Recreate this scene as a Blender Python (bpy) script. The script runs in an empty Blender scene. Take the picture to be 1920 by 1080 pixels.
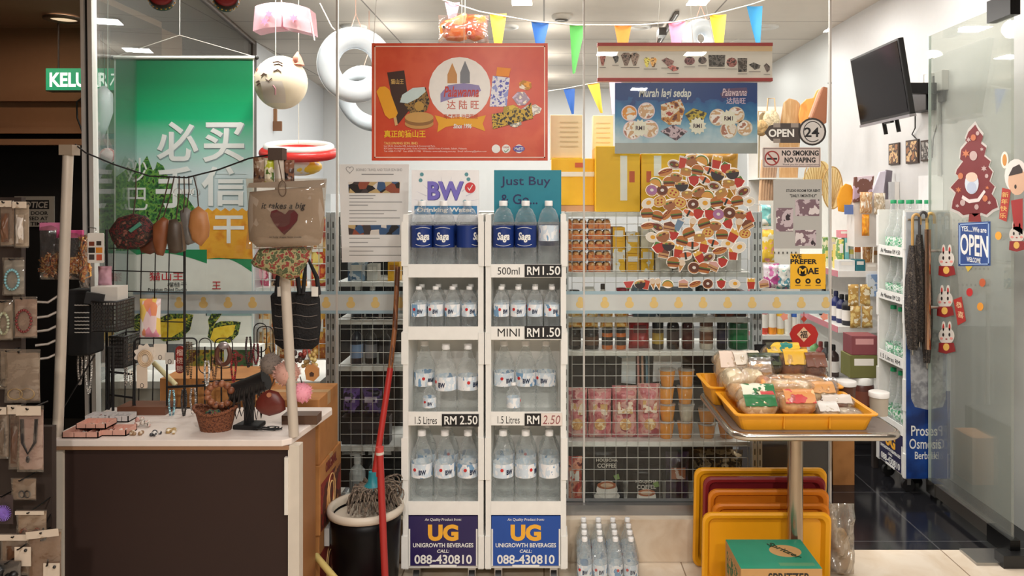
import bpy, math, random, bmesh
from mathutils import Vector, Matrix, Euler, noise
S = bpy.context.scene
COL = S.collection
RND = random.Random(11)
PI = math.pi
# ---------------------------------------------------------------- camera: eye 1.6 m up, level, looking along +Y (lens shift keeps verticals upright)
F, CX, CY, EYE = 1450.0, 1020.0, 370.0, 1.6
cam = bpy.data.objects.new('camera', bpy.data.cameras.new('camera'))
COL.objects.link(cam)
cam.location = (0, 0, EYE)
cam.rotation_euler = (PI / 2, 0, 0)
cam.data.sensor_width = 36
cam.data.lens = F / 1920 * 36
cam.data.shift_x = (960 - CX) / 1920
cam.data.shift_y = (CY - 540) / 1920
cam.data.clip_start = 0.05
S.camera = cam
# ---------------------------------------------------------------- world, exposure
S.view_settings.view_transform = 'Standard'
S.view_settings.look = 'None'
S.view_settings.gamma = 1
S.view_settings.use_curve_mapping = False
S.view_settings.exposure = 0.0
wd = bpy.data.worlds.new('world')
S.world = wd
wd.use_nodes = True
wd.node_tree.nodes['Background'].inputs[0].default_value = (0.55, 0.45, 0.36, 1)
wd.node_tree.nodes['Background'].inputs[1].default_value = 0.035
S.cycles.transparent_max_bounces = 48
S.cycles.max_bounces = 8
S.cycles.glossy_bounces = 4
S.cycles.transmission_bounces = 6
S.cycles.sample_clamp_indirect = 4
S.cycles.caustics_reflective = False
S.cycles.caustics_refractive = False

def area(name, loc, size, power, col=(1, 1, 1), rot=(0, 0, 0), spread=PI):
    l = bpy.data.lights.new(name, 'AREA')
    l.shape = 'RECTANGLE'
    l.size, l.size_y = size
    l.energy, l.color, l.spread = power, col, spread
    o = bpy.data.objects.new(name, l)
    COL.objects.link(o)
    o.location, o.rotation_euler = loc, rot
    return o

WARM, COOL = (1.0, 0.84, 0.68), (1.0, 0.97, 0.93)
# shop ceiling downlights (they shine down from just under the tiles)
SHOP_LAMPS = [(x, y) for y in (4.1, 5.05, 6.1, 7.3, 8.6) for x in (-1.5, -0.3, 0.75, 1.75)]
for (x, y) in SHOP_LAMPS:
    area('shop_light', (x, y, 2.925), (0.2, 0.2), 11 if x < 1.7 else 6, COOL)
    if y > 4.5 and x < 1.7:      # unseen point lights added to brighten the ceiling
        l = bpy.data.lights.new('ceiling_fill', 'POINT'); l.energy = 4.5; l.color = (1.0, 0.93, 0.85); l.shadow_soft_size = 0.06
        o = bpy.data.objects.new('ceiling_fill', l); COL.objects.link(o); o.location = (x + .3, y, 2.7)
for x in (-1.55, -1.1, -0.4, 0.3, 0.9, 1.6):
    area('banner_goods_fill', (x, 3.6, 2.925), (0.2, 0.12), 14 if x < -1 else 7, COOL)  # unseen row added to light the banner and the shelf goods
# mall corridor downlights in front of the shop and further down the passage, plus one added wall fill
for x, e in ((-0.13, 5), (0.9, 6)):
    area('corridor_light', (x, 2.42, 2.74), (0.12, 0.12), e, (1.0, 0.95, 0.88))
for x, y, e in ((-0.45, 0.8, 16), (0.5, 0.8, 18), (1.2, 0.8, 18), (-0.35, -1.2, 84), (1.0, -1.2, 74), (2.0, 1.7, 16)):  # last lamp is added, to brighten the wall by the glass door
    area('corridor_light', (x, y, 2.74), (0.16, 0.16), e, (1.0, 0.95, 0.88))
area('passage_light', (-3.35, 4.55, 2.72), (0.18, 0.18), 5, (1.0, 0.72, 0.48))

def X(px, Y): return (px - CX) * Y / F
def Z(py, Y): return EYE - (py - CY) * Y / F
def W(d, Y): return d * Y / F

# ---------------------------------------------------------------- materials (all node based)
def lin(c):
    out = []
    for v in c[:3]:
        v = v / 255.0
        out.append(v / 12.92 if v <= 0.04045 else ((v + 0.055) / 1.055) ** 2.4)
    return (*out, 1.0)

MATS = {}
def newmat(key):
    m = bpy.data.materials.new('m_' + str(len(MATS)))
    m.use_nodes = True
    MATS[key] = m
    nt = m.node_tree
    nt.nodes.clear()
    out = nt.nodes.new('ShaderNodeOutputMaterial')
    return m, nt, out

def mat(col, rough=0.5, metal=0.0, var=0.07, scale=25.0, bump=0.0, emit=0.0, spec=0.5, coat=0.0):
    """one colour with a slight procedural mottling (and bump)"""
    key = ('mat', tuple(col), rough, metal, var, scale, bump, emit, spec, coat)
    if key in MATS: return MATS[key]
    m, nt, out = newmat(key)
    N, L = nt.nodes, nt.links
    p = N.new('ShaderNodeBsdfPrincipled')
    c = lin(col)
    tc = N.new('ShaderNodeTexCoord')
    nz = N.new('ShaderNodeTexNoise')
    nz.inputs['Scale'].default_value = scale
    nz.inputs['Detail'].default_value = 4
    L.new(tc.outputs['Object'], nz.inputs['Vector'])
    mx = N.new('ShaderNodeMix')
    mx.data_type = 'RGBA'
    mx.inputs[6].default_value = (*[max(0, v * (1 - var)) for v in c[:3]], 1)
    mx.inputs[7].default_value = (*[min(1, v * (1 + var)) for v in c[:3]], 1)
    L.new(nz.outputs['Fac'], mx.inputs[0])
    L.new(mx.outputs[2], p.inputs['Base Color'])
    p.inputs['Roughness'].default_value = rough
    p.inputs['Metallic'].default_value = metal
    p.inputs['Specular IOR Level'].default_value = spec
    p.inputs['Coat Weight'].default_value = coat
    if emit:
        p.inputs['Emission Color'].default_value = c
        p.inputs['Emission Strength'].default_value = emit
    if bump:
        b = N.new('ShaderNodeBump')
        b.inputs['Strength'].default_value = bump
        b.inputs['Distance'].default_value = 0.01
        L.new(nz.outputs['Fac'], b.inputs['Height'])
        L.new(b.outputs[0], p.inputs['Normal'])
    L.new(p.outputs[0], out.inputs[0])
    return m

def blotch(cols, scale=20.0, rough=0.4, metal=0.0, bump=0.0, stretch=(1, 1, 1), vor=False, rand=True, coat=0.0, soft=False):
    """patches of several colours: printed packaging, photographs, patterned cloth, marble"""
    key = ('blotch', tuple(map(tuple, cols)), scale, rough, metal, bump, stretch, vor, rand, coat, soft)
    if key in MATS: return MATS[key]
    m, nt, out = newmat(key)
    N, L = nt.nodes, nt.links
    p = N.new('ShaderNodeBsdfPrincipled')
    tc = N.new('ShaderNodeTexCoord')
    mp = N.new('ShaderNodeMapping')
    mp.inputs['Scale'].default_value = stretch
    L.new(tc.outputs['Object'], mp.inputs[0])
    if rand:
        oi = N.new('ShaderNodeObjectInfo')
        ml = N.new('ShaderNodeMath'); ml.operation = 'MULTIPLY'; ml.inputs[1].default_value = 37.0
        L.new(oi.outputs['Random'], ml.inputs[0])
        cb = N.new('ShaderNodeCombineXYZ')
        for i in range(3): L.new(ml.outputs[0], cb.inputs[i])
        L.new(cb.outputs[0], mp.inputs['Location'])
    if vor:
        t = N.new('ShaderNodeTexVoronoi')
        t.inputs['Scale'].default_value = scale
        L.new(mp.outputs[0], t.inputs['Vector'])
        sp = N.new('ShaderNodeSeparateColor')
        L.new(t.outputs['Color'], sp.inputs[0])
        fac = sp.outputs[0]
    else:
        t = N.new('ShaderNodeTexNoise')
        t.inputs['Scale'].default_value = scale
        t.inputs['Detail'].default_value = 5
        L.new(mp.outputs[0], t.inputs['Vector'])
        mr = N.new('ShaderNodeMapRange')
        mr.inputs[1].default_value, mr.inputs[2].default_value = 0.3, 0.7
        L.new(t.outputs['Fac'], mr.inputs[0])
        fac = mr.outputs[0]
    r = N.new('ShaderNodeValToRGB')
    r.color_ramp.interpolation = 'EASE' if soft else 'CONSTANT'
    n = len(cols)
    el = r.color_ramp.elements
    while len(el) < n: el.new(0.5)
    for i, c in enumerate(cols):
        el[i].position = i / n if not soft else i / max(1, n - 1)
        el[i].color = lin(c)
    L.new(fac, r.inputs[0])
    L.new(r.outputs[0], p.inputs['Base Color'])
    p.inputs['Roughness'].default_value = rough
    p.inputs['Metallic'].default_value = metal
    p.inputs['Coat Weight'].default_value = coat
    if bump:
        b = N.new('ShaderNodeBump')
        b.inputs['Strength'].default_value = bump
        b.inputs['Distance'].default_value = 0.01
        L.new(t.outputs[0], b.inputs['Height'])
        L.new(b.outputs[0], p.inputs['Normal'])
    L.new(p.outputs[0], out.inputs[0])
    return m

def clear(tint=(245, 250, 252), milk=0.08, gloss=0.12, rough=0.08, bump=0.0, bscale=60.0, bstretch=(1, 1, 1), edge=0.75):
    """thin clear plastic or glass: see-through, a little milky, reflecting more at grazing angles"""
    key = ('clear', tuple(tint), milk, gloss, rough, bump, bscale, bstretch, edge)
    if key in MATS: return MATS[key]
    m, nt, out = newmat(key)
    N, L = nt.nodes, nt.links
    tr = N.new('ShaderNodeBsdfTransparent'); tr.inputs[0].default_value = lin(tint)
    df = N.new('ShaderNodeBsdfDiffuse'); df.inputs[0].default_value = lin(tint)
    gl = N.new('ShaderNodeBsdfGlossy'); gl.inputs['Roughness'].default_value = rough
    m1 = N.new('ShaderNodeMixShader'); m1.inputs[0].default_value = milk
    L.new(tr.outputs[0], m1.inputs[1]); L.new(df.outputs[0], m1.inputs[2])
    lw = N.new('ShaderNodeLayerWeight'); lw.inputs[0].default_value = 0.25
    ma = N.new('ShaderNodeMath'); ma.operation = 'MULTIPLY_ADD'
    ma.inputs[1].default_value = edge; ma.inputs[2].default_value = gloss
    L.new(lw.outputs['Facing'], ma.inputs[0])
    m2 = N.new('ShaderNodeMixShader')
    L.new(ma.outputs[0], m2.inputs[0]); L.new(m1.outputs[0], m2.inputs[1]); L.new(gl.outputs[0], m2.inputs[2])
    if bump:
        tc = N.new('ShaderNodeTexCoord')
        mp = N.new('ShaderNodeMapping'); mp.inputs['Scale'].default_value = bstretch
        nz = N.new('ShaderNodeTexNoise'); nz.inputs['Scale'].default_value = bscale; nz.inputs['Detail'].default_value = 3
        L.new(tc.outputs['Object'], mp.inputs[0]); L.new(mp.outputs[0], nz.inputs['Vector'])
        b = N.new('ShaderNodeBump'); b.inputs['Strength'].default_value = bump; b.inputs['Distance'].default_value = 0.01
        L.new(nz.outputs['Fac'], b.inputs['Height'])
        L.new(b.outputs[0], gl.inputs['Normal']); L.new(b.outputs[0], lw.inputs['Normal'])
    L.new(m2.outputs[0], out.inputs[0])
    return m

def watery(tint, edge=.5, milk=.1, bump=1.0):  # whitish edges in the mix imitate light refracted by bottle and water
    key = ('watery', tint, edge, milk, bump)
    if key in MATS: return MATS[key]
    m, nt, out = newmat(key)
    N, L = nt.nodes, nt.links
    tr = N.new('ShaderNodeBsdfTransparent'); tr.inputs[0].default_value = lin((250, 252, 252))
    df = N.new('ShaderNodeBsdfDiffuse'); df.inputs[0].default_value = lin(tint)
    tl = N.new('ShaderNodeBsdfTranslucent'); tl.inputs[0].default_value = lin(tint)
    ad = N.new('ShaderNodeMixShader'); ad.inputs[0].default_value = .4
    L.new(df.outputs[0], ad.inputs[1]); L.new(tl.outputs[0], ad.inputs[2])
    tc = N.new('ShaderNodeTexCoord'); mp = N.new('ShaderNodeMapping'); mp.inputs['Scale'].default_value = (1, 1, 2.4)
    nz = N.new('ShaderNodeTexNoise'); nz.inputs['Scale'].default_value = 34; nz.inputs['Detail'].default_value = 3
    L.new(tc.outputs['Object'], mp.inputs[0]); L.new(mp.outputs[0], nz.inputs['Vector'])
    b = N.new('ShaderNodeBump'); b.inputs['Strength'].default_value = bump; b.inputs['Distance'].default_value = 0.01
    L.new(nz.outputs['Fac'], b.inputs['Height'])
    lw = N.new('ShaderNodeLayerWeight'); lw.inputs[0].default_value = .35
    L.new(b.outputs[0], lw.inputs['Normal'])
    ma = N.new('ShaderNodeMath'); ma.operation = 'MULTIPLY_ADD'; ma.inputs[1].default_value = edge; ma.inputs[2].default_value = milk
    L.new(lw.outputs['Facing'], ma.inputs[0])
    m1 = N.new('ShaderNodeMixShader')
    L.new(ma.outputs[0], m1.inputs[0]); L.new(tr.outputs[0], m1.inputs[1]); L.new(ad.outputs[0], m1.inputs[2])
    gl = N.new('ShaderNodeBsdfGlossy'); gl.inputs['Roughness'].default_value = .1
    L.new(b.outputs[0], gl.inputs['Normal'])
    m2 = N.new('ShaderNodeMixShader'); m2.inputs[0].default_value = .035
    L.new(m1.outputs[0], m2.inputs[1]); L.new(gl.outputs[0], m2.inputs[2])
    L.new(m2.outputs[0], out.inputs[0])
    return m

WHITE = mat((236, 236, 232), 0.45)
OFFW = mat((214, 208, 198), 0.5)
INK = mat((22, 20, 22), 0.5)
BLACK = mat((14, 13, 14), 0.45)
STEEL = mat((190, 188, 184), 0.28, 1.0)
DARKM = mat((30, 28, 28), 0.4, 0.6)
RED = mat((196, 40, 40), 0.45)
YEL = mat((236, 178, 30), 0.5)
CARD = mat((176, 128, 78), 0.8, var=0.15)
FILM = clear((250, 250, 250), 0.10, 0.10, 0.12, 0.6, 22.0)

# ---------------------------------------------------------------- mesh builder
class B:
    def __init__(s):
        s.v, s.f, s.sm, s.M = [], [], [], None
    def add(s, vs, fs, smooth=False):
        n = len(s.v)
        if s.M is not None: vs = [s.M @ Vector(v) for v in vs]
        s.v.extend(tuple(v) for v in vs)
        s.f.extend(tuple(i + n for i in f) for f in fs)
        s.sm.extend([smooth] * len(fs))
        return s
    def box(s, x0, x1, y0, y1, z0, z1):
        return s.add([(x0, y0, z0), (x1, y0, z0), (x1, y1, z0), (x0, y1, z0), (x0, y0, z1), (x1, y0, z1), (x1, y1, z1), (x0, y1, z1)],
                     [(0, 3, 2, 1), (4, 5, 6, 7), (0, 1, 5, 4), (1, 2, 6, 5), (2, 3, 7, 6), (3, 0, 4, 7)])
    def cbox(s, c, sz, rot=None):
        h = [v / 2 for v in sz]
        vs = [Vector((x, y, z)) for z in (-h[2], h[2]) for (x, y) in ((-h[0], -h[1]), (h[0], -h[1]), (h[0], h[1]), (-h[0], h[1]))]
        if rot is not None: vs = [Euler(rot).to_matrix() @ v for v in vs]
        return s.add([v + Vector(c) for v in vs], [(0, 3, 2, 1), (4, 5, 6, 7), (0, 1, 5, 4), (1, 2, 6, 5), (2, 3, 7, 6), (3, 0, 4, 7)])
    def prism(s, pts, y0, y1, smooth=False):
        """an outline of (x, z) points extruded from y0 (front) to y1"""
        n = len(pts)
        a = sum(pts[i][0] * pts[(i + 1) % n][1] - pts[(i + 1) % n][0] * pts[i][1] for i in range(n))
        if a < 0: pts = pts[::-1]
        vs = [(p[0], y0, p[1]) for p in pts] + [(p[0], y1, p[1]) for p in pts]
        fs = [tuple(range(n)), tuple(range(2 * n - 1, n - 1, -1))]
        s.add(vs, fs)
        return s.add(vs, [((i + 1) % n, i, i + n, (i + 1) % n + n) for i in range(n)], smooth)
    def zprism(s, pts, z0, z1):
        n = len(pts)
        a = sum(pts[i][0] * pts[(i + 1) % n][1] - pts[(i + 1) % n][0] * pts[i][1] for i in range(n))
        if a < 0: pts = pts[::-1]
        vs = [(p[0], p[1], z0) for p in pts] + [(p[0], p[1], z1) for p in pts]
        return s.add(vs, [tuple(range(n - 1, -1, -1)), tuple(range(n, 2 * n))] + [(i, (i + 1) % n, (i + 1) % n + n, i + n) for i in range(n)])
    def cyl(s, p0, p1, r0, r1=None, n=12, caps=True, smooth=True):
        r1 = r0 if r1 is None else r1
        p0, p1 = Vector(p0), Vector(p1)
        d = (p1 - p0).normalized()
        a = d.orthogonal().normalized(); b = d.cross(a)
        vs = [p + (a * math.cos(t) + b * math.sin(t)) * r for p, r in ((p0, r0), (p1, r1)) for t in [2 * PI * i / n for i in range(n)]]
        s.add(vs, [(i, (i + 1) % n, (i + 1) % n + n, i + n) for i in range(n)], smooth)
        if caps:
            s.add(vs, [tuple(range(n - 1, -1, -1)), tuple(range(n, 2 * n))])
        return s
    def lathe(s, prof, c=(0, 0, 0), n=20, smooth=True, axis='z', ang=2 * PI, caps=True):
        vs = []
        for r, z in prof:
            for i in range(n):
                t = ang * i / n
                p = (r * math.cos(t), r * math.sin(t), z)
                if axis == 'y': p = (p[0], p[2], p[1])
                elif axis == 'x': p = (p[2], p[0], p[1])
                vs.append((p[0] + c[0], p[1] + c[1], p[2] + c[2]))
        k = len(prof)
        fs = [(j * n + i, j * n + (i + 1) % n, (j + 1) * n + (i + 1) % n, (j + 1) * n + i) for j in range(k - 1) for i in range(n)]
        s.add(vs, fs, smooth)
        if not caps: return s
        if prof[0][0] > 1e-6: s.add(vs[:n], [tuple(range(n - 1, -1, -1))])
        if prof[-1][0] > 1e-6: s.add(vs[-n:], [tuple(range(n))])
        return s
    def tube(s, pts, r, n=6, closed=False, smooth=True):
        pts = [Vector(p) for p in pts]
        k = len(pts)
        vs = []
        ref = None
        for i, p in enumerate(pts):
            d = (pts[(i + 1) % k] - pts[i - 1]) if closed or 0 < i < k - 1 else (pts[1] - pts[0] if i == 0 else pts[-1] - pts[-2])
            if d.length < 1e-9: d = Vector((0, 0, 1))
            d.normalize()
            if ref is None: ref = d.orthogonal().normalized()
            ref = ref - d * ref.dot(d)
            if ref.length < 1e-6: ref = d.orthogonal()
            ref.normalize()
            b = d.cross(ref)
            rr = r[i] if isinstance(r, (list, tuple)) else r
            vs += [p + (ref * math.cos(2 * PI * j / n) + b * math.sin(2 * PI * j / n)) * rr for j in range(n)]
        fs = [(i * n + j, i * n + (j + 1) % n, ((i + 1) % k) * n + (j + 1) % n, ((i + 1) % k) * n + j) for i in range(k if closed else k - 1) for j in range(n)]
        s.add(vs, fs, smooth)
        if not closed:
            s.add(vs, [tuple(range(n - 1, -1, -1)), tuple(range((k - 1) * n, k * n))])
        return s
    def sph(s, c, r, nu=14, nv=9):
        if not isinstance(r, (tuple, list)): r = (r, r, r)
        vs = [(c[0], c[1], c[2] - r[2])]
        for j in range(1, nv):
            ph = -PI / 2 + PI * j / nv
            vs += [(c[0] + r[0] * math.cos(ph) * math.cos(2 * PI * i / nu), c[1] + r[1] * math.cos(ph) * math.sin(2 * PI * i / nu), c[2] + r[2] * math.sin(ph)) for i in range(nu)]
        vs.append((c[0], c[1], c[2] + r[2]))
        fs = [(0, 1 + (i + 1) % nu, 1 + i) for i in range(nu)]
        fs += [(1 + j * nu + i, 1 + j * nu + (i + 1) % nu, 1 + (j + 1) * nu + (i + 1) % nu, 1 + (j + 1) * nu + i) for j in range(nv - 2) for i in range(nu)]
        e = len(vs) - 1
        fs += [(e, e - nu + i, e - nu + (i + 1) % nu) for i in range(nu)]
        return s.add(vs, fs, True)
    def grid(s, fn, nu, nv, smooth=True, thick=0.0, dirn=(0, 1, 0)):
        vs = [Vector(fn(i / nu, j / nv)) for j in range(nv + 1) for i in range(nu + 1)]
        w = nu + 1
        fs = [(j * w + i, j * w + i + 1, (j + 1) * w + i + 1, (j + 1) * w + i) for j in range(nv) for i in range(nu)]
        s.add(vs, fs, smooth)
        if thick:
            d = Vector(dirn) * thick
            v2 = [v + d for v in vs]
            s.add(v2, [f[::-1] for f in fs], smooth)
            rim = [i for i in range(w)] + [j * w + nu for j in range(1, nv + 1)] + [nv * w + i for i in range(nu - 1, -1, -1)] + [j * w for j in range(nv - 1, 0, -1)]
            n = len(rim)
            s.add([vs[i] for i in rim] + [v2[i] for i in rim], [((i + 1) % n, i, i + n, (i + 1) % n + n) for i in range(n)], False)
        return s
    def pillow(s, w, h, t, c=(0, 0, 0), crimp=0.12, wr=0.15, seed=0, nu=10, nv=14):
        """a sealed bag standing in the x-z plane: puffed middle, flat crimped ends"""
        sd = seed * 7.3
        def prof(u, v):
            a = max(0.0, 1 - abs(2 * u - 1) ** 2.6)
            b = min(v, 1 - v) / max(crimp, 1e-3) - 0.35
            b = max(0.0, min(1.0, b)) ** 0.6
            return a ** 0.6 * b
        def side(sg):
            def fn(u, v):
                n1 = noise.noise(Vector((u * 4 + sd, v * 5, sg * 3.1)))
                th = prof(u, v) * t / 2 * (1 + wr * 2.2 * n1) + 0.0008
                pin = 1 - 0.06 * (1 - abs(2 * v - 1)) ** 1
                return (c[0] + (u - 0.5) * w * pin, c[1] + sg * th + 0.1 * wr * t * noise.noise(Vector((u * 7, v * 7 + sd, 0))), c[2] + v * h)
            return fn
        s.grid(side(-1), nu, nv)
        n = len(s.v)
        s.grid(side(1), nu, nv)
        return s
    def make(s, name, m, parent=None, label=None, cat=None, group=None, kind=None, bevel=0.0, sub=0, cen=True):
        me = bpy.data.meshes.new(name)
        me.from_pydata(s.v, [], s.f)
        me.polygons.foreach_set('use_smooth', s.sm)
        if bevel or sub:
            bm = bmesh.new(); bm.from_mesh(me)
            bmesh.ops.remove_doubles(bm, verts=bm.verts, dist=1e-6)
            if bevel:
                es = [e for e in bm.edges if len(e.link_faces) == 2 and e.calc_face_angle(0) > 0.6]
                bmesh.ops.bevel(bm, geom=es, offset=bevel, segments=2, profile=0.5, affect='EDGES')
            bm.to_mesh(me); bm.free()
        return finish(me, name, m, parent, label, cat, group, kind, cen)

ROOTLOC = {}
def top(o):
    while o.parent is not None: o = o.parent
    return o
def finish(me, name, m, parent=None, label=None, cat=None, group=None, kind=None, cen=True):
    o = bpy.data.objects.new(name, me)
    COL.objects.link(o)
    if m is not None: me.materials.append(m)
    if parent is not None:
        o.parent = parent
        off = ROOTLOC.get(top(parent).name)
        if off is not None and off.length > 0:
            me.transform(Matrix.Translation(-off))
        if label: o['label'] = label
    else:
        if cen and len(me.vertices):
            xs = [v.co for v in me.vertices]
            c = Vector(((min(p.x for p in xs) + max(p.x for p in xs)) / 2, (min(p.y for p in xs) + max(p.y for p in xs)) / 2, min(p.z for p in xs)))
            me.transform(Matrix.Translation(-c))
            o.location = c
            ROOTLOC[o.name] = c
        if kind: o['kind'] = kind
        tag(o, label, cat, group)
    me.update()
    return o
def tag(o, label=None, cat=None, group=None):
    if label: o['label'] = label
    if cat: o['category'] = cat
    if group: o['group'] = group
def thing(name, label, cat, loc=(0, 0, 0), group=None):
    o = bpy.data.objects.new(name, None)
    o.empty_display_size = 0.05
    COL.objects.link(o)
    o.location = loc
    ROOTLOC[o.name] = Vector(loc)
    tag(o, label, cat, group)
    return o
def struct(name, b, m, bevel=0.0):
    return b.make(name, m, kind='structure', bevel=bevel)
def dup(src, loc, label=None, rot=None, group=None, scale=None):
    def cp(o, parent):
        c = o.copy()
        COL.objects.link(c)
        if parent is not None: c.parent = parent
        for ch in list(o.children):
            if ch.name not in skip: cp(ch, c)
        return c
    skip = set()
    r = cp(src, None)
    r.location = loc
    if rot is not None: r.rotation_euler = rot
    if scale is not None: r.scale = scale if isinstance(scale, (tuple, list)) else (scale,) * 3
    tag(r, label, None, group)
    ROOTLOC[r.name] = Vector(loc)
    return r
def drop(src):
    for ch in list(src.children): drop(ch)
    bpy.data.objects.remove(src)

# lettering: real text turned into a mesh; fits the rectangle x0..x1, z0..z1 on a plane facing -Y at y (or placed with matrix mt)
TXT = {}
def text_mesh(txt, bold, shear, extr):
    cu = bpy.data.curves.new('lettering', 'FONT')
    cu.body = txt
    cu.size = 1.0
    cu.offset = bold
    cu.shear = shear
    cu.extrude = extr
    cu.resolution_u = 3
    cu.space_line = 0.95
    cu.align_x = 'CENTER'
    o = bpy.data.objects.new('lettering', cu)
    COL.objects.link(o)
    dg = bpy.context.evaluated_depsgraph_get()
    me = bpy.data.meshes.new_from_object(o.evaluated_get(dg))
    bpy.data.objects.remove(o)
    bpy.data.curves.remove(cu)
    return me
def text(txt, x0, x1, z0, z1, y, m, parent, bold=0.0, shear=0.0, th=0.0006, mt=None, name='lettering', label=None, keep=False):
    me = text_mesh(txt, bold, shear, 0.5)
    if not len(me.vertices): return None
    me.materials.clear()
    xs = [v.co.x for v in me.vertices]; ys = [v.co.y for v in me.vertices]
    ax, bx, ay, by = min(xs), max(xs), min(ys), max(ys)
    sx, sy = (x1 - x0) / max(bx - ax, 1e-6), (z1 - z0) / max(by - ay, 1e-6)
    if keep:
        sx = sy = min(sx, sy)
    cx, cz = (x0 + x1) / 2, (z0 + z1) / 2
    for v in me.vertices:
        p = Vector(((v.co.x - (ax + bx) / 2) * sx + cx, y - th * (v.co.z + 0.5), (v.co.y - (ay + by) / 2) * sy + cz))
        v.co = mt @ p if mt is not None else p
    return finish(me, name, m, parent, label)
# pixel helpers: an outline read off the photograph, stood at its own depth Y with its own thickness
def ptext(txt, px0, px1, py0, py1, Y, m, parent, **k):
    return text(txt, X(px0, Y), X(px1, Y), Z(py1, Y), Z(py0, Y), Y, m, parent, **k)
def outline(pts, Y): return [(X(a, Y), Z(b, Y)) for a, b in pts]
def pbox(b, px0, px1, py0, py1, Y, d=0.01):
    return b.box(X(px0, Y), X(px1, Y), Y, Y + d, Z(py1, Y), Z(py0, Y))
def disc(cx, cz, rx, rz=None, n=20, a0=0.0):
    rz = rx if rz is None else rz
    return [(cx + rx * math.cos(a0 + 2 * PI * i / n), cz + rz * math.sin(a0 + 2 * PI * i / n)) for i in range(n)]
def rrect(x0, x1, z0, z1, r, n=4):
    out = []
    for cx, cz, a in ((x1 - r, z1 - r, 0), (x0 + r, z1 - r, PI / 2), (x0 + r, z0 + r, PI), (x1 - r, z0 + r, 1.5 * PI)):
        out += [(cx + r * math.cos(a + PI / 2 * i / n), cz + r * math.sin(a + PI / 2 * i / n)) for i in range(n + 1)]
    return out
ORD = 'first second third fourth fifth sixth seventh eighth ninth tenth eleventh twelfth thirteenth fourteenth fifteenth sixteenth seventeenth eighteenth nineteenth twentieth'.split()
# ================================================================= the setting
def tiles(cols, w, h, mortar, mcol, rough, axis='xy', bump=0.2, veins=None, coat=0.0):
    m, nt, out = newmat(('tiles', str(cols), w, h, axis, rough))
    N, L = nt.nodes, nt.links
    p = N.new('ShaderNodeBsdfPrincipled')
    g = N.new('ShaderNodeNewGeometry')
    sp = N.new('ShaderNodeSeparateXYZ'); cb = N.new('ShaderNodeCombineXYZ')
    L.new(g.outputs['Position'], sp.inputs[0])
    L.new(sp.outputs['XYZ'.index(axis[0].upper())], cb.inputs[0]); L.new(sp.outputs['XYZ'.index(axis[1].upper())], cb.inputs[1])
    t = N.new('ShaderNodeTexBrick')
    t.offset = 0.0
    t.inputs['Scale'].default_value = 1.0
    t.inputs['Brick Width'].default_value, t.inputs['Row Height'].default_value = w, h
    t.inputs['Mortar Size'].default_value = mortar
    t.inputs['Mortar Smooth'].default_value = 0.1
    t.inputs['Color1'].default_value, t.inputs['Color2'].default_value = lin(cols[0]), lin(cols[1])
    t.inputs['Mortar'].default_value = lin(mcol)
    L.new(cb.outputs[0], t.inputs['Vector'])
    nz = N.new('ShaderNodeTexNoise'); nz.inputs['Scale'].default_value = 5; nz.inputs['Detail'].default_value = 8; nz.inputs['Distortion'].default_value = 1.6
    L.new(g.outputs['Position'], nz.inputs['Vector'])
    mx = N.new('ShaderNodeMix'); mx.data_type = 'RGBA'; mx.blend_type = 'MULTIPLY'; mx.inputs[0].default_value = 0.5 if veins else 0.15
    rp = N.new('ShaderNodeValToRGB')
    rp.color_ramp.elements[0].position, rp.color_ramp.elements[1].position = 0.35, 0.65
    rp.color_ramp.elements[0].color = lin(veins or (225, 225, 225)); rp.color_ramp.elements[1].color = (1, 1, 1, 1)
    L.new(nz.outputs['Fac'], rp.inputs[0])
    L.new(t.outputs['Color'], mx.inputs[6]); L.new(rp.outputs[0], mx.inputs[7])
    L.new(mx.outputs[2], p.inputs['Base Color'])
    p.inputs['Roughness'].default_value = rough
    p.inputs['Coat Weight'].default_value = coat
    b = N.new('ShaderNodeBump'); b.inputs['Strength'].default_value = bump; b.inputs['Distance'].default_value = 0.002; b.invert = True
    L.new(t.outputs['Fac'], b.inputs['Height']); L.new(b.outputs[0], p.inputs['Normal'])
    L.new(p.outputs[0], out.inputs[0])
    return m

GY = 3.47                      # the shop front's glass
CZ = 2.95                      # shop ceiling
RX = 2.3                       # right wall
marble = tiles([(228, 216, 198), (222, 209, 190)], 0.6, 0.6, 0.003, (150, 132, 112), 0.25, veins=(228, 214, 196))
struct('floor', B().box(-5, 4, -2.5, 3.51, -0.05, 0), marble)
struct('floor', B().box(-3.2, 4, 3.51, 9.8, -0.05, -0.001), tiles([(30, 30, 33), (24, 24, 27)], 0.6, 0.6, 0.004, (70, 70, 72), 0.12))
struct('floor', B().box(-5, -3.2, 3.51, 9.8, -0.05, -0.001), mat((40, 34, 30), 0.4))
struct('ceiling', B().box(-3.2, 3, 3.5, 9.8, CZ, CZ + 0.05), tiles([(228, 218, 206), (222, 212, 200)], 1.25, 0.66, 0.006, (140, 132, 124), 0.7))
lower = mat((150, 112, 84), 0.7)
struct('ceiling', B().box(-5, 3, -2.5, 3.42, 2.76, 2.8).box(-5, -2.62, 3.42, 5.3, 2.76, 2.8), lower)
struct('wall_right', B().box(RX, RX + 0.1, 2.6, 9.8, 0, CZ), mat((206, 206, 205), 0.4, var=0.03))
struct('wall_back', B().box(-3.2, 3, 9.6, 9.7, 0, CZ), mat((216, 216, 216), 0.5, var=0.03))
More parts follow.
